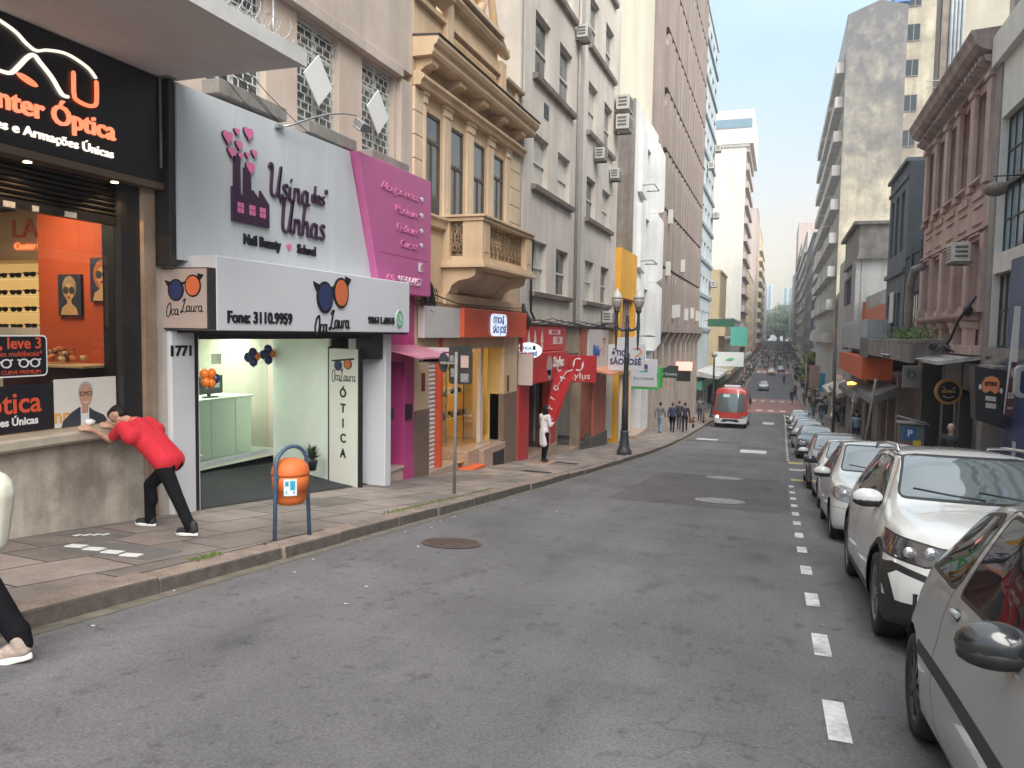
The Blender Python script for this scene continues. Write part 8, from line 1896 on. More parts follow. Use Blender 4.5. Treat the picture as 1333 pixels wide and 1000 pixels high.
    b = MB(); b.box(-.55, .55, 1.2, 3.2, 2.76, 2.95); P_(b, 'roof_unit', Wh, bev=.05)
    for wy in (1.25, 5.6):
        for s_ in (-1, 1):
            b = MB(); b.lathe([(.25, 0), (.40, .01), (.44, -.04), (.44, -.2), (.3, -.24)] if s_ > 0 else [(.25, 0), (.40, -.01), (.44, .04), (.44, .2), (.3, .24)], (s_*1.06, wy, .44), 22, axis='x'); w_ = P_(b, 'wheel', M_tyre)
            b = MB(); b.lathe([(.27, 0), (.2, -s_*.05), (.08, -s_*.03), (.01, -s_*.03)], (s_*1.07, wy, .44), 18, axis='x'); P_(b, 'rim', M_rim, w_)
    for s_ in (-1, 1):
        b = MB(); b.tube([(s_*1.0, .35, 2.35), (s_*1.25, .05, 2.3), (s_*1.28, .05, 2.1)], .03, 6); b.ball((s_*1.28, .08, 1.9), (.1, .06, .24), 10, 8); P_(b, 'mirror', M_blk)
    b = MB(); b.tube([(.25, .02, 1.12), (.05, .12, 1.6), (.0, .2, 1.95)], .018, 5); P_(b, 'wiper', M_blk)
    b = MB(); b.ball((-.85, .1, .78), (.09, .05, .07), 10, 8); P_(b, 'lit_headlamp', glow('lit headlamp', (1, .75, .45), 5))
    b = MB(); b.box(-.26, .26, -.02, -.005, .34, .46); P_(b, 'number_plate', M_plate)
    return r_
bus(-2.92, 53.2, .98)
# PEOPLE
M_skin = mat('skin', (.42, .24, .17), rough=.55, var=.06, scale=8); M_skinl = mat('light skin', (.55, .35, .27), rough=.55, var=.05, scale=8); M_skind = mat('brown skin', (.25, .13, .085), rough=.55, var=.06, scale=8)
M_hair = mat('black hair', (.005, .004, .004), rough=.6, var=.3, scale=30, spec=.25); M_hairb = mat('brown hair', (.06, .035, .02), rough=.6, var=.3, scale=30); M_hairg = mat('grey hair cloth', (.3, .29, .28), rough=.7, var=.2, scale=30)
M_redsh = mat('red cotton shirt', (.50, .015, .03), rough=.85, var=.12, scale=6, bump=.3, dist=.004); M_trous = mat('black trousers', (.006, .006, .008), spec=.15, rough=.9, var=.2, scale=8, bump=.3, dist=.004)
M_sole = mat('white sole', (.66, .66, .64), rough=.6, var=.05); M_blsh = mat('black trainer', (.02, .02, .022), rough=.6, var=.2, scale=20); M_coat = mat('white coat', (.66, .63, .66), rough=.8, var=.05, scale=5, bump=.3, dist=.005)
def caps_mesh(caps):
    b = MB()
    for c in caps:
        p0, p1, r0, r1 = Vector(c[0]), Vector(c[1]), c[2], c[3]; d = p1-p0; L_ = max(d.length, 1e-4); d.normalize(); pts = []; rr_ = []
        for k in range(4): t = k/4*pi/2; pts.append(p0-d*r0*cos(t)); rr_.append(max(.0015, r0*sin(t)))
        for k in range(4): t = k/3; pts.append(p0+d*L_*t); rr_.append(r0+(r1-r0)*t)
        for k in range(1, 5): t = k/4*pi/2; pts.append(p1+d*r1*sin(t)); rr_.append(max(.0015, r1*cos(t)))
        b.tube([tuple(p) for p in pts], rr_, 12)
    return b
def blob(name, caps, vox, mats, smooth=4, parent=None, off=(0, 0, 0)):
    me = caps_mesh(caps).mesh(name+'_src', []); o = bpy.data.objects.new('tmp', me); COL.objects.link(o)
    m_ = o.modifiers.new('r', 'REMESH'); m_.mode = 'VOXEL'; m_.voxel_size = vox; m_.use_smooth_shade = True
    if smooth: s_ = o.modifiers.new('s', 'SMOOTH'); s_.iterations = smooth; s_.factor = .5
    dg = bpy.context.evaluated_depsgraph_get(); dg.update(); out_ = bpy.data.meshes.new_from_object(o.evaluated_get(dg)); out_.name = name
    bpy.data.objects.remove(o); bpy.data.meshes.remove(me)
    out_.materials.clear()
    for q in mats: out_.materials.append(q)
    if len(mats) > 1:
        C_ = [(Vector(c[0]), Vector(c[1]), c[2], c[3], c[4]) for c in caps]; idx = []
        for f in out_.polygons:
            p = f.center; best = 1e9; bi = 0
            for a, e_, r0, r1, mi in C_:
                d = e_-a; t = max(0, min(1, (p-a).dot(d)/max(d.length_squared, 1e-9))); v = (p-a-d*t).length-(r0+(r1-r0)*t)
                if v < best: best = v; bi = mi
            idx.append(bi)
        out_.polygons.foreach_set('material_index', idx)
    out_.polygons.foreach_set('use_smooth', [True]*len(out_.polygons)); out_.update()
    out_.transform(Matrix.Translation(-Vector(off)))
    return out_
def add(name, caps, vox, mats, root, smooth=4):
    me = blob(name, caps, vox, mats if isinstance(mats, list) else [mats], smooth, off=world_of(root)); return link(name, me, root)
def V(*a): return Vector(a)
def head_caps(c, fwd, upv, s=1., m=0, hm=1, hair='short'):
    """skull, jaw, nose, ears; c = centre of head"""
    f, u = fwd.normalized(), upv.normalized(); l = u.cross(f).normalized(); C_ = []
    C_ += [(c+u*.02*s-f*.015*s, c+u*.025*s+f*.012*s, .080*s, .078*s, m), (c-u*.045*s+f*.02*s, c-u*.062*s+f*.038*s, .058*s, .040*s, m), (c+f*.082*s-u*.002*s, c+f*.096*s-u*.022*s, .009*s, .014*s, m),
           (c+f*.075*s+u*.022*s+l*.03*s, c+f*.075*s+u*.022*s-l*.03*s, .014*s, .014*s, m), (c+f*.077*s-u*.052*s+l*.016*s, c+f*.077*s-u*.052*s-l*.016*s, .011*s, .011*s, m),
           (c+l*.076*s-u*.0*s-f*.01*s, c+l*.082*s-u*.03*s-f*.005*s, .016*s, .010*s, m), (c-l*.076*s-u*.0*s-f*.01*s, c-l*.082*s-u*.03*s-f*.005*s, .016*s, .010*s, m)]
    H_ = [(c+u*.04*s-f*.03*s, c+u*.052*s+f*.018*s, .080*s, .072*s, hm), (c-u*.02*s-f*.045*s, c+u*.02*s-f*.04*s, .062*s, .075*s, hm)]
    if hair == 'long': H_ += [(c+u*.0*s-f*.05*s, c-u*.20*s-f*.045*s, .075*s, .06*s, hm), (c+l*.055*s-u*.02*s-f*.01*s, c+l*.06*s-u*.16*s-f*.005*s, .045*s, .035*s, hm), (c-l*.055*s-u*.02*s-f*.01*s, c-l*.06*s-u*.16*s-f*.005*s, .045*s, .035*s, hm)]
    return C_, H_
def hand_caps(w_, d, pn, thumb, s=1., m=0, curl=.5):
    """w_: wrist, d: direction of the fingers, pn: palm normal (towards what it holds), thumb: side the thumb leaves from"""
    d = d.normalized(); pn = pn.normalized(); t = thumb.normalized(); C_ = [(w_, w_+d*.075*s+t*.018*s, .024*s, .017*s, m), (w_, w_+d*.075*s-t*.020*s, .024*s, .016*s, m), (w_+d*.02*s+t*.01*s, w_+d*.05*s-t*.01*s, .022*s, .022*s, m)]
    for i, (o_, L_) in enumerate(((.028, .070), (.010, .080), (-.009, .074), (-.027, .058))):
        b0 = w_+d*.078*s+t*o_*s; a = d; p1 = b0+a*L_*.45*s; a2 = (d*cos(curl)+pn*sin(curl)).normalized(); p2 = p1+a2*L_*.32*s; a3 = (d*cos(curl*1.9)+pn*sin(curl*1.9)).normalized(); p3 = p2+a3*L_*.25*s
        C_ += [(b0, p1, .0095*s, .0085*s, m), (p1, p2, .0085*s, .008*s, m), (p2, p3, .008*s, .0068*s, m)]
    b0 = w_+d*.022*s+t*.024*s; p1 = b0+(d*.55+t*.8)*.036*s; p2 = p1+(d*.9+t*.35+pn*.2)*.032*s; C_ += [(b0, p1, .013*s, .0105*s, m), (p1, p2, .0105*s, .008*s, m)]
    return C_
def shoe(root, heel, toe, zb, s=1., up_m=None, so_m=None, lift=0.):
    """heel, toe: (x, y); zb: ground at heel and toe"""
    h, t = V(heel[0], heel[1], zb[0]), V(toe[0], toe[1], zb[1]); d = (t-h); L_ = d.length; d.normalize(); sd_ = V(-d.y, d.x, 0).normalized(); n_ = sd_.cross(d)*-1
    if n_.z < 0: n_ = -n_
    o = add('shoe', [(h+d*.04*s+n_*.055*s, h+d*.10*s+n_*.06*s, .040*s, .040*s), (h+d*.10*s+n_*.055*s, t-d*.05*s+n_*.042*s+sd_*.006, .040*s, .034*s), (h+d*.045*s+n_*.07*s, h+d*.05*s+n_*.115*s, .042*s, .043*s), (h+d*.06*s+n_*.08*s, t-d*.10*s+n_*.055*s, .036*s, .03*s)], .008, up_m or M_blsh, root)
    b = MB(); P = []
    for k in range(20):
        a = 2*pi*k/20; u = cos(a); wv = sin(a); ww = (.045 if u > 0 else .036)*s; P.append(h+d*(L_*.5+u*L_*.5)+sd_*wv*ww)
    lo = [b.V(tuple(p-n_*.0)) for p in P]; hi = [b.V(tuple(p+n_*(.030+.008*abs(i-10)/10)*s)) for i, p in enumerate(P)]
    b.f += [lo[::-1], hi]+[[lo[k], lo[(k+1) % 20], hi[(k+1) % 20], hi[k]] for k in range(20)]; b.m += [0]*22; b.sm += [True]*22
    part('sole', b, so_m or M_sole, o, bevel=.006)

# ---- man in red leaning with both hands on the stone sill
px = thing('person', 'man in red T-shirt and black trousers bent forward with hands on the stone sill', 'person', (-6.1, 6.35, g(6.35)+KH))
G0 = lambda y: g(y)+KH
pel, nek = V(-6.04, 6.40, .20), V(-6.40, 6.30, .60); ax = (nek-pel).normalized(); sd_ = V(.0, 1, 0)
shL, shR = nek+V(.03, -.165, -.035), nek+V(.03, .165, -.02)
haL, haR = V(-6.705, 5.955, .575), V(-6.71, 6.24, .575); elL, elR = V(-6.60, 6.19, .405), V(-6.56, 6.42, .43)
wrL, wrR = V(-6.66, 6.035, .525), V(-6.66, 6.30, .53)
hd = V(-6.565, 6.265, .655); hf = V(-.55, -.25, -.80); hu = V(-.80, -.05, .55)
kA, kB = V(-6.36, 6.48, -.10), V(-5.86, 6.30, -.12); aA, aB = V(-6.38, 6.49, G0(6.48)+.10), V(-5.63, 6.25, G0(6.25)+.11)
hA, hB = pel+V(0, .085, -.03), pel+V(0.0, -.075, -.03)
hc, hh = head_caps(hd, hf, hu, .95)
body = [(pel, pel+ax*.25, .10, .10, 0), (pel+ax*.25, nek-ax*.05, .11, .09, 0), (nek-ax*.02, hd-ax*.02, .050, .048, 0), (shL, elL, .040, .034, 0), (elL, wrL, .034, .022, 0), (shR, elR, .040, .034, 0), (elR, wrR, .034, .022, 0),
        (hA, kA, .06, .04, 0), (kA, aA, .04, .03, 0), (hB, kB, .06, .04, 0), (kB, aB, .04, .03, 0)]+hc
body += hand_caps(wrL, V(-.45, -.80, .30), V(0, -.2, -1), V(-.3, .1, .5), .92, 0, .45)+hand_caps(wrR, V(-.55, -.70, .25), V(0, -.2, -1), V(-.3, .1, .5), .92, 0, .45)
add('body', body, .0062, M_skin, px, 3)
add('hair', hh, .011, M_hair, px, 2)
add('shirt', [(pel+ax*-.01, pel+ax*.22, .132, .128), (pel+ax*-.01+sd_*.06, pel+ax*.26+sd_*.05, .122, .122), (pel+ax*-.01-sd_*.06, pel+ax*.26-sd_*.05, .122, .122), (pel+ax*.24-sd_*.06, nek-ax*.10-sd_*.09, .122, .098), (pel+ax*.24+sd_*.06, nek-ax*.10+sd_*.09, .122, .098),
     (nek-ax*.08, nek-ax*.01, .10, .062), (shL-ax*.05, shR-ax*.05, .085, .085), (shL-ax*.13, shR-ax*.13, .10, .10), (pel+ax*.06, nek-ax*.08, .125, .11), (shL+ax*-.02, shL+(elL-shL)*.18, .066, .064), (shL, shL+(elL-shL)*.66, .064, .062), (shR+ax*-.02, shR+(elR-shR)*.18, .066, .064), (shR, shR+(elR-shR)*.66, .064, .062),
     (pel+ax*.10+V(-.02, 0, -.05), pel+ax*.30+V(-.03, 0, -.05), .10, .10)], .012, M_redsh, px, 5)
add('trousers', [(pel-ax*.04+sd_*.04, pel+ax*.03+sd_*.03, .102, .09), (pel-ax*.04-sd_*.04, pel+ax*.03-sd_*.03, .102, .09), (hA, kA, .086, .070), (kA, aA+V(0, 0, .0), .068, .056), (hB, kB, .086, .070), (kB, aB+V(0, 0, .0), .068, .056), (kA+V(.01, 0, -.1), kA+V(.02, 0, -.18), .064, .062), (aA+V(.01, 0, .02), aA+V(-.01, 0, -.03), .058, .052), (aB+V(.01, 0, .02), aB+V(0, 0, -.03), .058, .052)], .011, M_trous, px, 4)
shoe(px, (-6.31, 6.50), (-6.57, 6.47), (G0(6.5)+.008, G0(6.47)+.008)); shoe(px, (-5.53, 6.25), (-5.80, 6.24), (G0(6.25)+.02, G0(6.24)+.006))
b = MB(); rr = random.Random(6)
b.ball((-6.72, 6.05, .60), (.045, .05, .035), 12, 8); b.v = [(v[0]+rr.uniform(-.006, .006), v[1]+rr.uniform(-.006, .006), v[2]+rr.uniform(-.006, .006)) for v in b.v]; solo('crumpled_cloth', b, M_sole, 'crumpled white cloth on the sill under the hand of the man in red', 'cloth', smooth=True)

# ---- walker cut off by the left edge
pw = thing('person', 'walker in off-white jacket and black trousers at the left edge, only a leg in view', 'person', (-4.5, 3.0, g(3)))
pel = V(-4.40, 3.00, .50); nek = V(-4.46, 2.97, 1.02)
heel, toe = V(-4.01, 3.19, -.29), V(-4.22, 3.09, -.36)
an = V(-4.09, 3.17, -.19); kn = V(-4.27, 3.10, .13); an2 = V(-4.85, 2.72, -.20); kn2 = V(-4.66, 2.82, .14)
hd = V(-4.50, 2.94, 1.20); hc, hh = head_caps(hd, V(-.85, -.5, -.05), V(0, 0, 1), .95)
add('body', [(pel, nek, .10, .10, 0), (nek, hd, .05, .048, 0), (pel+V(.05, .05, -.03), kn, .065, .045, 0), (kn, an, .045, .032, 0), (pel+V(-.05, -.05, -.03), kn2, .065, .045, 0), (kn2, an2, .045, .032, 0), (nek+V(.09, -.14, -.04), V(-4.35, 2.76, .74), .04, .034, 0), (V(-4.35, 2.76, .74), V(-4.45, 2.6, .54), .034, .024, 0), (nek+V(-.09, .14, -.04), V(-4.62, 3.12, .72), .04, .034, 0), (V(-4.62, 3.12, .72), V(-4.75, 3.05, .52), .034, .024, 0)]+hc+hand_caps(V(-4.45, 2.6, .54), V(-.3, -.3, -.8), V(-1, 0, 0), V(-.4, -.3, 0), .9)+hand_caps(V(-4.75, 3.05, .52), V(-.3, -.2, -.8), V(1, 0, 0), V(-.4, -.3, 0), .9), .008, M_skin, pw, 3)
add('hair', hh, .012, M_hairb, pw, 2)
add('trousers', [(pel, pel+V(0, 0, .06), .13, .12), (pel+V(.05, .05, -.03), kn, .098, .075), (kn, an+V(-.01, 0, .0), .078, .066), (an+V(0, 0, .03), an+V(.03, .01, -.055), .06, .046), (pel+V(-.05, -.05, -.03), kn2, .098, .075), (kn2, an2, .074, .062)], .012, M_trous, pw, 4)
add('jacket', [(pel+V(0, 0, -.04), nek+V(0, 0, -.08), .155, .13), (pel+V(.14, .08, -.08), pel+V(.13, .09, .18), .12, .12), (nek+V(.09, -.14, -.04), V(-4.35, 2.76, .74), .07, .06), (V(-4.35, 2.76, .74), V(-4.44, 2.62, .57), .058, .045), (nek+V(-.09, .14, -.04), V(-4.62, 3.12, .72), .07, .06), (V(-4.62, 3.12, .72), V(-4.74, 3.06, .54), .058, .045), (pel+V(.17, .10, -.12), pel+V(.18, .10, .14), .11, .14)], .013, mat('off-white jacket', (.62, .60, .50), rough=.85, var=.08, scale=6, bump=.3, dist=.005), pw, 5)
M_bsh = mat('beige trainer', (.34, .27, .23), rough=.8, var=.25, scale=30)
shoe(pw, (heel.x, heel.y), (toe.x, toe.y), (-.325, -.365), 1.12, M_bsh); shoe(pw, (-4.80, 2.74), (-5.04, 2.62), (g(2.74)+KH+.01, g(2.62)+KH+.01), .95, M_bsh)

# ---- generic standing / walking figure
def figure(name, label, x, y, z, face, s, cols, stride=.25, hair='short', coat=None, group=None, vox=.016, arms=.15, hold=False, bulk=1., single=False, phase=1):
    """face: heading angle (0 = +X, 90 = away from the camera); cols: (skin, hair, top, legs, shoes)"""
    f = V(cos(radians(face)), sin(radians(face)), 0); l = V(-f.y, f.x, 0); u = V(0, 0, 1); O = V(x, y, z); P = lambda a, b_, c: O+f*a*s+l*b_*s+u*c*s
    st = stride*phase; pel = P(0, 0, .90); nek = P(.03, 0, 1.42); hd = P(.06, 0, 1.60); k_ = bulk
    kL, kR = P(st*.55+.04, .09, .50), P(-st*.45+.05, -.09, .49); aL, aR = P(st*.9, .09, .09), P(-st*1.0, -.09, .10+.06*abs(stride))
    sL, sR = P(.02, .17, 1.38), P(.02, -.17, 1.38)
    if hold: eL, eR, wL, wR = P(.06, .22, 1.12), P(.06, -.22, 1.12), P(.24, .08, 1.22), P(.26, -.08, 1.16)
    else: eL, eR, wL, wR = P(-arms*.6-.02, .24, 1.10), P(arms*.6-.02, -.24, 1.10), P(-arms+.08, .24, .87), P(arms+.08, -.24, .87)
    hc, hh = head_caps(hd, f-u*.15, u, s, 0, 1, hair)
    skin_ = [(nek, hd, .05*s, .047*s, 0), (eL.lerp(wL, .55), wL, .034*s, .026*s, 0), (eR.lerp(wR, .55), wR, .034*s, .026*s, 0)]+hc
    skin_ += hand_caps(wL, (wL-eL), -l, f, s, 0, .6)+hand_caps(wR, (wR-eR), l, f, s, 0, .6) if vox < .012 else [(wL, wL+(wL-eL).normalized()*.09*s, .03*s, .022*s, 0), (wR, wR+(wR-eR).normalized()*.09*s, .03*s, .022*s, 0)]
    top_ = [(pel+u*.04*s, nek-u*.12*s, .125*s*k_, .13*s*k_, 2), (P(.02, .09, 1.33), P(.02, -.09, 1.33), .10*s*k_, .10*s*k_, 2), (sL, eL, .068*s, .056*s, 2), (eL, eL.lerp(wL, .85), .052*s, .042*s, 2), (sR, eR, .068*s, .056*s, 2), (eR, eR.lerp(wR, .85), .052*s, .042*s, 2)]
    if coat: top_ += [(pel+u*.05*s+l*.04*s, P(0, .04, .56), .12*s, .115*s, 2), (pel+u*.05*s-l*.04*s, P(0, -.04, .56), .12*s, .115*s, 2)]
    legs_ = [(pel+l*.04*s, pel-l*.04*s, .115*s*k_, .115*s*k_, 3), (P(0, .09, .86), kL, .088*s*k_, .062*s, 3), (kL, aL, .062*s, .048*s, 3), (P(0, -.09, .86), kR, .088*s*k_, .062*s, 3), (kR, aR, .062*s, .048*s, 3)]
    shoes_ = [(aL-u*.045*s-f*.03*s, aL-u*.05*s+f*.13*s, .042*s, .036*s, 4), (aR-u*.045*s-f*.03*s, aR-u*.05*s+f*.13*s, .042*s, .036*s, 4)]
    if single:
        return blob(name, skin_+[(c[0], c[1], c[2], c[3], 1) for c in hh]+top_+legs_+shoes_, vox, list(cols), 2, off=(x, y, z))
    r_ = thing(name, label, 'person', (x, y, z), group)
    inner = [(c[0], c[1], c[2]*.8, c[3]*.8, 0) for c in top_+legs_+shoes_]
    add('body', skin_+inner, vox, cols[0], r_, 3); add('hair', hh, vox, cols[1], r_, 2); add('coat' if coat else 'jacket', top_, vox, cols[2], r_, 4); add('trousers', legs_, vox, cols[3], r_, 3)
    for q in range(2): add('shoe', [shoes_[q]], vox*.8, cols[4], r_, 2)
    return r_
M_dkj = mat('dark jacket', (.03, .032, .04), rough=.8, var=.2); M_nvj = mat('navy jacket', (.035, .045, .09), rough=.8, var=.15); M_jean = mat('light jeans', (.22, .30, .38), rough=.85, var=.15); M_dj = mat('dark jeans', (.03, .04, .06), rough=.85, var=.2)
M_gj = mat('grey sweater', (.16, .16, .17), rough=.85, var=.15); M_bj = mat('light blue shirt', (.25, .34, .42), rough=.85, var=.1); M_ms = mat('maroon top', (.22, .05, .07), rough=.85); M_wt = mat('white top', (.6, .6, .6), rough=.85); M_bg = mat('beige top', (.42, .34, .25), rough=.85); M_olive = mat('olive top', (.10, .11, .06), rough=.85); M_shoe = mat('dark shoe', (.02, .018, .016), rough=.6)
wm = figure('person', 'woman with long black hair in a knee-length white coat looking at her phone', -5.90, 19.75, g(19.75)+KH+.06, 55, .90, (M_skinl, M_hair, M_coat, M_trous, M_shoe), stride=.05, hair='long', coat=True, vox=.0105, hold=True)
b = MB(); b.box(-5.80, -5.735, 19.93, 19.94, -.66, -.53)
tag(wm, None)
b = MB(); b.box(-6.25, -5.65, 19.3, 20.15, g(19.7)+KH-.05, g(19.7)+KH+.062); solo('stone_slab', b, M_granl, 'pale stone slab under the feet of the woman in white', 'stone', bevel=.01)
figure('person', 'man in dark jacket and light blue jeans walking away by the arcade, leftmost of four', -6.15, 43.2, G0(43.2), 80, 1.0, (M_skin, M_hair, M_gj, M_jean, M_shoe), .22, vox=.02, group=None)
figure('person', 'broad person in dark padded jacket walking away, biggest of the four by the arcade', -5.55, 43.9, G0(43.9), 92, 1.0, (M_skin, M_hairb, M_nvj, M_trous, M_shoe), .26, vox=.02, bulk=1.3)
figure('person', 'man in black jacket walking away, nearest the kerb of the four by the arcade', -4.98, 45.0, G0(45), 95, 1.0, (M_skin, M_hair, M_dkj, M_trous, M_shoe), .3, vox=.02, phase=-1)
figure('person', 'person in maroon top partly hidden behind the broad padded jacket', -5.55, 47.0, G0(47), 90, 1.02, (M_skin, M_hairb, M_dkj, M_dj, M_shoe), .2, vox=.02)
b = MB(); b.ball((-4.68, 45.1, g(45)+KH+.68), (.10, .16, .17), 10, 8); b.tube([(-4.68, 45.0, g(45)+KH+.82), (-4.7, 45.1, g(45)+KH+.98), (-4.68, 45.2, g(45)+KH+.82)], .012, 5); solo('handbag', b, M_ms, 'small reddish bag held by the man nearest the kerb', 'bag', smooth=True)
figure('person', 'bald man passing behind the white sport utility car on the right pavement', 4.0, 20.9, g(20.9)+KH, 250, .95, (M_skinl, M_skinl, M_dkj, M_dj, M_shoe), .2, vox=.018)
figure('person', 'man in black top with white print standing before the parking ticket booth', 3.95, 26.8, g(26.8)+KH, 265, .95, (M_skin, M_hair, M_dkj, M_dj, M_shoe), .15, vox=.018)
figure('person', 'man in light blue shirt on the right pavement below the orange awning', 3.8, 41.8, g(41.8)+KH, 265, 1.0, (M_skin, M_hair, M_bj, M_dj, M_shoe), .2, vox=.02)
figure('person', 'dark-haired person beside the man in light blue shirt on the right pavement', 4.2, 46.5, g(46.5)+KH, 90, 1.0, (M_skin, M_hair, M_dkj, M_dj, M_shoe), .2, vox=.02)
figure('person', 'man in dark clothes waiting by the grey canopy behind the minibus', -5.3, 57.5, g(57.5)+KH, 270, 1.05, (M_skin, M_hair, M_gj, M_dj, M_shoe), .1, vox=.022)
# ---- far pedestrians: each its own object, sharing a few builds
VAR = []
combos = [(M_skin, M_hair, M_dkj, M_dj, M_shoe), (M_skinl, M_hairb, M_nvj, M_jean, M_shoe), (M_skind, M_hair, M_ms, M_trous, M_shoe), (M_skinl, M_hair, M_wt, M_dj, M_shoe), (M_skin, M_hair, M_gj, M_trous, M_shoe), (M_skin, M_hairb, M_bg, M_dj, M_shoe), (M_skinl, M_hairg, M_olive, M_jean, M_shoe), (M_skin, M_hair, M_bj, M_trous, M_shoe)]
for i, cm_ in enumerate(combos): VAR.append(figure('person', '', 0, 0, 0, 90, 1.0, cm_, .28 if i % 2 else .16, vox=.034, single=True, hair='long' if i in (2, 5) else 'short', phase=1 if i % 3 else -1))
words = ('dark jacket and dark jeans', 'navy jacket and pale jeans', 'maroon top and long dark hair', 'white top and dark jeans', 'grey sweater and black trousers', 'beige top and long brown hair', 'olive top and pale jeans', 'light blue shirt and black trousers')
rr = random.Random(99)
def ped(i, x, y, z, rz, s, lab, grp_):
    o = bpy.data.objects.new('person', VAR[i]); COL.objects.link(o); o.location = (x, y, z); o.rotation_euler = (0, 0, rz); o.scale = (s, s, s); return tag(o, lab, 'person', grp_)
ped(0, 1.7, 99, g(99)+.03, pi, 1, 'person in dark clothes walking on the red crossing near the right kerb', None)
ped(4, 1.0, 140, g(140), pi, 1, 'lone person in dark clothes walking in the middle of the far carriageway', None)
ped(2, 2.35, 113, g(113), 0, 1, 'person in maroon walking along the right kerb beyond the red crossing', None)
def scatter(n, x0, x1, y0, y1, grp_, place_, pw_=1.):
    for k in range(n):
        i = rr.randrange(8); y = y0+(y1-y0)*rr.random()**pw_; x = rr.uniform(x0, x1); fl_ = rr.random() < .5; q = (x-x0)/(x1-x0); q = 1-q if x > 2.8 else q
        ped(i, x, y, g(y)+KH if abs(x+.9) > 3.7 else g(y)+.01, (0 if fl_ else pi)+rr.uniform(-.4, .4), rr.uniform(.92, 1.06), 'pedestrian in %s walking %s, %s' % (words[i], ('away', 'nearer')[not fl_], (place_[0] if q < .34 else place_[1] if q < .67 else place_[2])), grp_)
scatter(34, -6.6, -4.9, 84, 150, 'pedestrians on the left pavement beyond the bus', ('by the walls beyond the bus', 'mid-pavement beyond the bus', 'by the kerb beyond the bus'))
scatter(40, 2.95, 4.7, 60, 150, 'pedestrians on the right pavement past the parked cars', ('by the right-hand shops', 'on the right pavement', 'by the right kerb'))
scatter(60, -6.6, -4.8, 150, 260, 'far pedestrians on the left pavement', ('far off by the left walls', 'far off mid left pavement', 'far off by the left kerb'))
scatter(50, 2.9, 4.7, 150, 260, 'far pedestrians on the right pavement', ('far off by the right walls', 'far off mid right pavement', 'far off by the right kerb'))
scatter(70, -4.4, 2.6, 182, 290, 'people walking in the roadway at the far end', ('far road, left lane', 'far road, middle', 'far road, right lane'))
b = MB()
for k in range(1400):
    x = rr.uniform(-6.5, 4.7); y = 262+rr.random()**1.2*200; z = g(y)+.05; c_ = rr.randrange(8); h = rr.uniform(1.5, 1.8); w_ = rr.uniform(.19, .26)
    b.tube([(x, y, z), (x, y, z+h*.48), (x, y, z+h*.52), (x, y, z+h*.80), (x, y, z+h*.86)], [.09, .14, w_, w_, .06], 6, c_, cap=False); b.ball((x, y, z+h*.93), .11, 6, 4, 8)
solo('crowd', b, [c_[2] for c_ in combos]+[M_hair], 'dense crowd filling the street in front of the far trees', 'crowd', kind='stuff')
# STREET FURNITURE
bn = thing('litter_bin', 'orange rounded litter bin hung on a blue steel hoop at the kerb', 'litter bin', (-4.8, 6.8, g(6.8)+KH))
M_bin = mat('orange plastic', (.46, .155, .06), rough=.4, var=.10, scale=5, stain=(.35, .12, .05), stain_amt=.4); M_hoop = mat('blue painted steel', (.055, .10, .17), rough=.4, var=.2, scale=9)
a_, c_ = V(-4.83, 6.58, 0), V(-4.76, 7.03, 0); d_ = (c_-a_).normalized(); za, zc = g(a_.y)+KH, g(c_.y)+KH
pts = [(a_.x+.03, a_.y-.06, za), (a_.x+.0, a_.y-.0, .12)]
ctr = (a_+c_)/2; hw = (c_-a_).length/2
for k in range(11): t = pi-pi*k/10; pts.append((ctr.x+d_.x*hw*cos(t), ctr.y+d_.y*hw*cos(t), .17+.20*sin(t)))
pts += [(c_.x, c_.y, .12), (c_.x+.03, c_.y+.0, zc)]
b = MB(); b.tube(pts, .021, 12); part('hoop', b, M_hoop, bn)
cx_, cy_ = ctr.x-.015, ctr.y
b = MB(); b.lathe([(.055, -.27), (.13, -.255), (.168, -.20), (.180, -.10), (.186, -.098), (.188, -.02), (.190, .055)], (cx_, cy_, .02), 28); part('bin_body', b, M_bin, bn)
b = MB(); b.lathe([(.196, .056), (.198, .075), (.19, .12), (.165, .17), (.12, .205), (.06, .222), (.01, .226)], (cx_, cy_, .02), 28); part('bin_lid', b, M_bin, bn)
b = MB(); n_b = V(cx_+.0, cy_, 0)
for k in range(5):
    a0, a1 = radians(-75+k*8), radians(-75+(k+1)*8); R_ = .1915; b.face([(cx_+R_*cos(t), cy_+R_*sin(t), z) for t, z in ((a0, -.12), (a1, -.12), (a1, .055), (a0, .055))])
part('sticker', b, mat('white sticker', (.6, .66, .68), var=.05), bn)
b = MB()
for (k0, k1, z0_, z1_) in ((.6, 1.9, -.02, .03), (2.4, 4.3, -.06, .035), (.8, 4.0, -.10, -.07)):
    a0, a1 = radians(-75+k0*8), radians(-75+k1*8); R_ = .1935; b.face([(cx_+R_*cos(t), cy_+R_*sin(t), z) for t, z in ((a0, z0_), (a1, z0_), (a1, z1_), (a0, z1_))])
part('sticker_print', b, mat('teal print 2', (.03, .30, .42), var=.2, scale=30), bn)
for q in (a_, c_): b = MB(); b.ball((q.x*.9+cx_*.1, q.y*.9+cy_*.1, .06), .022, 10, 8); part('pivot', b, M_hoop, bn)
sp_ = thing('sign_post', 'grey sign post with the black backs of two traffic signs on the left pavement', 'sign post', (-5.08, 11.78, G0(11.78)))
b = MB(); b.tube([(-5.08, 11.78, G0(11.78)-.05), (-5.07, 11.78, 1.26)], .028, 10); part('post', b, M_gframe, sp_)
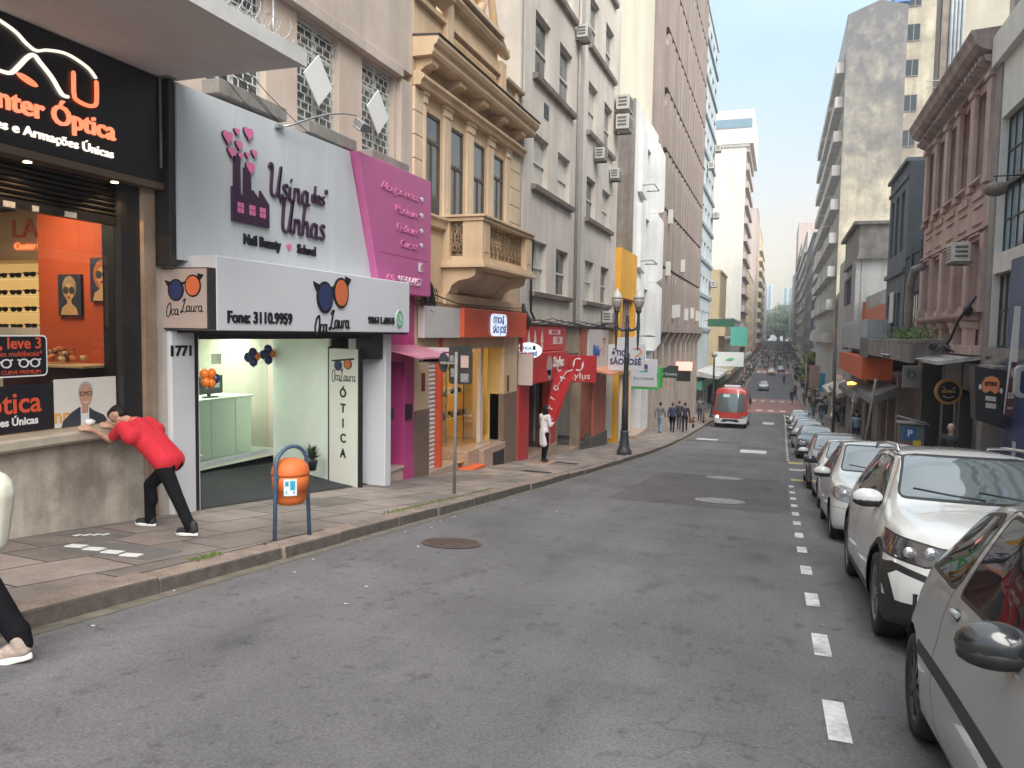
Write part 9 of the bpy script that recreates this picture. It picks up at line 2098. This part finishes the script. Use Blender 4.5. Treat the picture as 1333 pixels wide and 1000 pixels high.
b = MB(); b2 = MB(lambda u, v, w: (u, 11.84+w, v)); b2.prism(rrect(-5.22, -4.80, .72, 1.36, .05), -.02, 0); part('sign_back', b2, mat('black sign back', (.035, .033, .03), rough=.5, var=.3, scale=6), sp_)
b2 = MB(lambda u, v, w: (u, 11.815+w, v))
for (u, v, uu, vv, c_) in ((-5.00, 1.0, -4.86, 1.2, 0), (-5.18, .84, -5.09, .98, 1), (-5.0, .76, -4.86, .9, 1), (-5.2, 1.1, -5.13, 1.2, 1)): b2.box(u, uu, v, vv, -.002, .0, c_)
part('worn_stickers', b2, [mat('pink sticker', (.5, .36, .33), var=.2), mat('grey sticker', (.24, .24, .23), var=.5, scale=30)], sp_)
b2 = MB(lambda u, v, w: (u, 11.9+w, v)); b2.prism(circ(-5.36, 1.08, .075, .16, 20), -.02, .04); part('small_sign', b2, mat('dark oval back', (.03, .033, .04), var=.2), sp_)
b = MB(); b.box(-5.36, -5.07, 11.79, 11.82, 1.05, 1.09); part('bracket', b, M_gframe, sp_)
M_lp = mat('dark grey cast iron', (.045, .048, .055), rough=.45, var=.2, scale=8)
def lamp_post(x, y, s, label, ang=0., grp_=None, globes=2):
    z = G0(y); r_ = thing('street_lamp', label, 'street lamp', (x, y, z), grp_)
    b = MB(); b.lathe([(.26*s, -.05), (.26*s, .14*s), (.21*s, .22*s), (.18*s, .30*s), (.155*s, .55*s), (.14*s, .75*s), (.16*s, .80*s), (.12*s, .86*s)], (x, y, z), 10); part('base', b, M_lp, r_)
    b = MB(); b.lathe([(.115*s, .86*s), (.105*s, 1.6*s), (.11*s, 1.64*s), (.10*s, 1.7*s), (.082*s, 3.3*s), (.10*s, 3.34*s), (.10*s, 3.4*s), (.078*s, 3.44*s), (.066*s, 4.3*s), (.09*s, 4.36*s), (.06*s, 4.42*s), (.07*s, 4.6*s), (.045*s, 4.72*s), (.06*s, 4.78*s), (.02*s, 4.86*s)], (x, y, z), 14); part('pole', b, M_lp, r_)
    dx, dy = cos(ang), sin(ang)
    if globes == 2:
        for sg_ in (-1, 1):
            b = MB(); A = lambda t, h: (x+sg_*dx*t*s, y+sg_*dy*t*s, z+h*s)
            b.tube([A(.0, 4.38), A(.15, 4.30), A(.3, 4.36), A(.37, 4.46)], [.07*s, .05*s, .045*s, .05*s], 8)
            px_, py_ = x+sg_*dx*.37*s, y+sg_*dy*.37*s
            b.lathe([(.012*s, 3.62*s), (.045*s, 3.66*s), (.02*s, 3.72*s), (.035*s, 3.8*s), (.05*s, 4.2*s), (.07*s, 4.45*s), (.055*s, 4.6*s), (.05*s, 4.85*s), (.10*s, 4.95*s), (.11*s, 5.02*s)], (px_, py_, z), 10); ar = part('arm', b, M_lp, r_)
            b = MB(); b.lathe([(.09*s, 5.02*s), (.15*s, 5.12*s), (.185*s, 5.28*s), (.185*s, 5.36*s)], (px_, py_, z), 16); part('globe_shade', b, mat('lamp glass', (.40, .36, .33), rough=.25, var=.1), r_)
            b = MB(); b.lathe([(.19*s, 5.362*s), (.175*s, 5.45*s), (.10*s, 5.58*s), (.05*s, 5.64*s), (.035*s, 5.70*s), (.005*s, 5.74*s)], (px_, py_, z), 16); part('globe_cap', b, mat('pale lamp top', (.55, .53, .50), rough=.4, var=.1), r_)
    else:
        b = MB(); b.ball((x, y, z+5.1*s), .24*s, 12, 10); part('globe_shade', b, mat('lamp glass', (.40, .36, .33), rough=.25, var=.1), r_)
    return r_
lamp_post(-4.93, 26.2, 1.0, 'ornate dark iron street lamp with two glass globes on the left pavement', .25)
lamp_post(-4.9, 64, 1.0, 'single-globe iron street lamp behind the red minibus', 0, None, 1)
def bollard(x, y, lab):
    z = G0(y); r_ = thing('bollard', lab, 'bollard', (x, y, z), 'striped bollards by the left kerb'); b = MB(); b.lathe([(.07, -.02), (.07, .62), (.05, .68), (.01, .70)], (x, y, z), 12); part('post', b, M_blk, r_)
    b = MB(); b.lathe([(.073, .22), (.073, .32)], (x, y, z), 12); b.lathe([(.073, .45), (.073, .55)], (x, y, z), 12); part('band', b, mat('amber band', (.45, .2, .05), var=.1), r_)
bollard(-5.0, 50.0, 'black bollard with amber bands on the left pavement, nearer of two'); bollard(-4.85, 55.5, 'black bollard with amber bands beside the minibus, farther of two')
for (x, y, lab) in ((-5.3, 17.2, 'dark drain slot in the left pavement, nearer of two'), (-5.5, 20.6, 'dark drain slot in the left pavement, farther of two, before the woman in white')):
    b = MB()
    for k in range(6): b.box(x-.35+k*.12, x-.27+k*.12, y-.16, y+.16, g(y)+KH+.003-.0, g(y)+KH+.012+.0)
    b.v = [(v[0], v[1], v[2]+g(v[1])-g(y)) for v in b.v]; solo('drain_grate', b, M_blk, lab, 'drain grate', 'drain slots in the left pavement')
pk = thing('parking_booth', 'grey-green parking ticket booth with blue P panel and yellow notice', 'parking booth', (3.6, 24, g(24)+KH))
z = g(24)+KH; b = MB(); b.box(3.32, 3.95, 24.0, 24.5, z, z+1.55); part('cabinet', b, mat('grey-green cabinet', (.10, .13, .13), rough=.5, var=.1), pk, bevel=.02)
b = MB(); b.tube([(3.22, 23.95, z+1.78), (4.05, 23.95, z+1.56)], .035, 6); b.box(3.25, 4.0, 23.93, 24.5, z+1.56, z+1.60); part('canopy', b, M_gframe, pk)
b = MB(); b.box(3.42, 3.72, 23.985, 23.998, z+1.12, z+1.46); part('blue_panel', b, mat('parking blue', (.02, .10, .30), var=0), pk); text(pk, 'P', .26, (3.57, 23.98, z+1.29), 'C', M_wfas, .003, bold=.006)
b = MB(); b.box(3.66, 3.86, 23.98, 23.99, z+.9, z+1.10); part('yellow_notice', b, mat('yellow notice', (.60, .42, .04), var=.1), pk); b = MB(); b.box(3.35, 3.62, 23.98, 23.99, z+.88, z+1.02); part('red_notice', b, mat('dull red notice', (.35, .08, .06), var=.4, scale=30), pk)
def pole(x, y, h, lean, lab, r=.045, m=None):
    z = g(y)+KH; b = MB(); b.tube([(x, y, z), (x+lean, y, z+h)], r, 8); return solo('utility_pole', b, m or M_gframe, lab, 'pole')
pole(2.95, 45, 5.2, -.05, 'dark slim pole on the right pavement beside the orange awning', .07, M_lp)
pole(3.0, 30.5, 3.1, .35, 'leaning grey pole on the right pavement, nearer of two leaning poles')
pole(2.95, 37, 2.7, .3, 'leaning grey pole on the right pavement, farther of two leaning poles')
pole(2.95, 92, 5.0, 0, 'thin pale pole beside the right kerb by the red crossing', .05, M_steel)
b = MB(); b.tube([(-4.9+0, 64, G0(64)), (-4.9, 64, G0(64)+.1)], .1, 8)
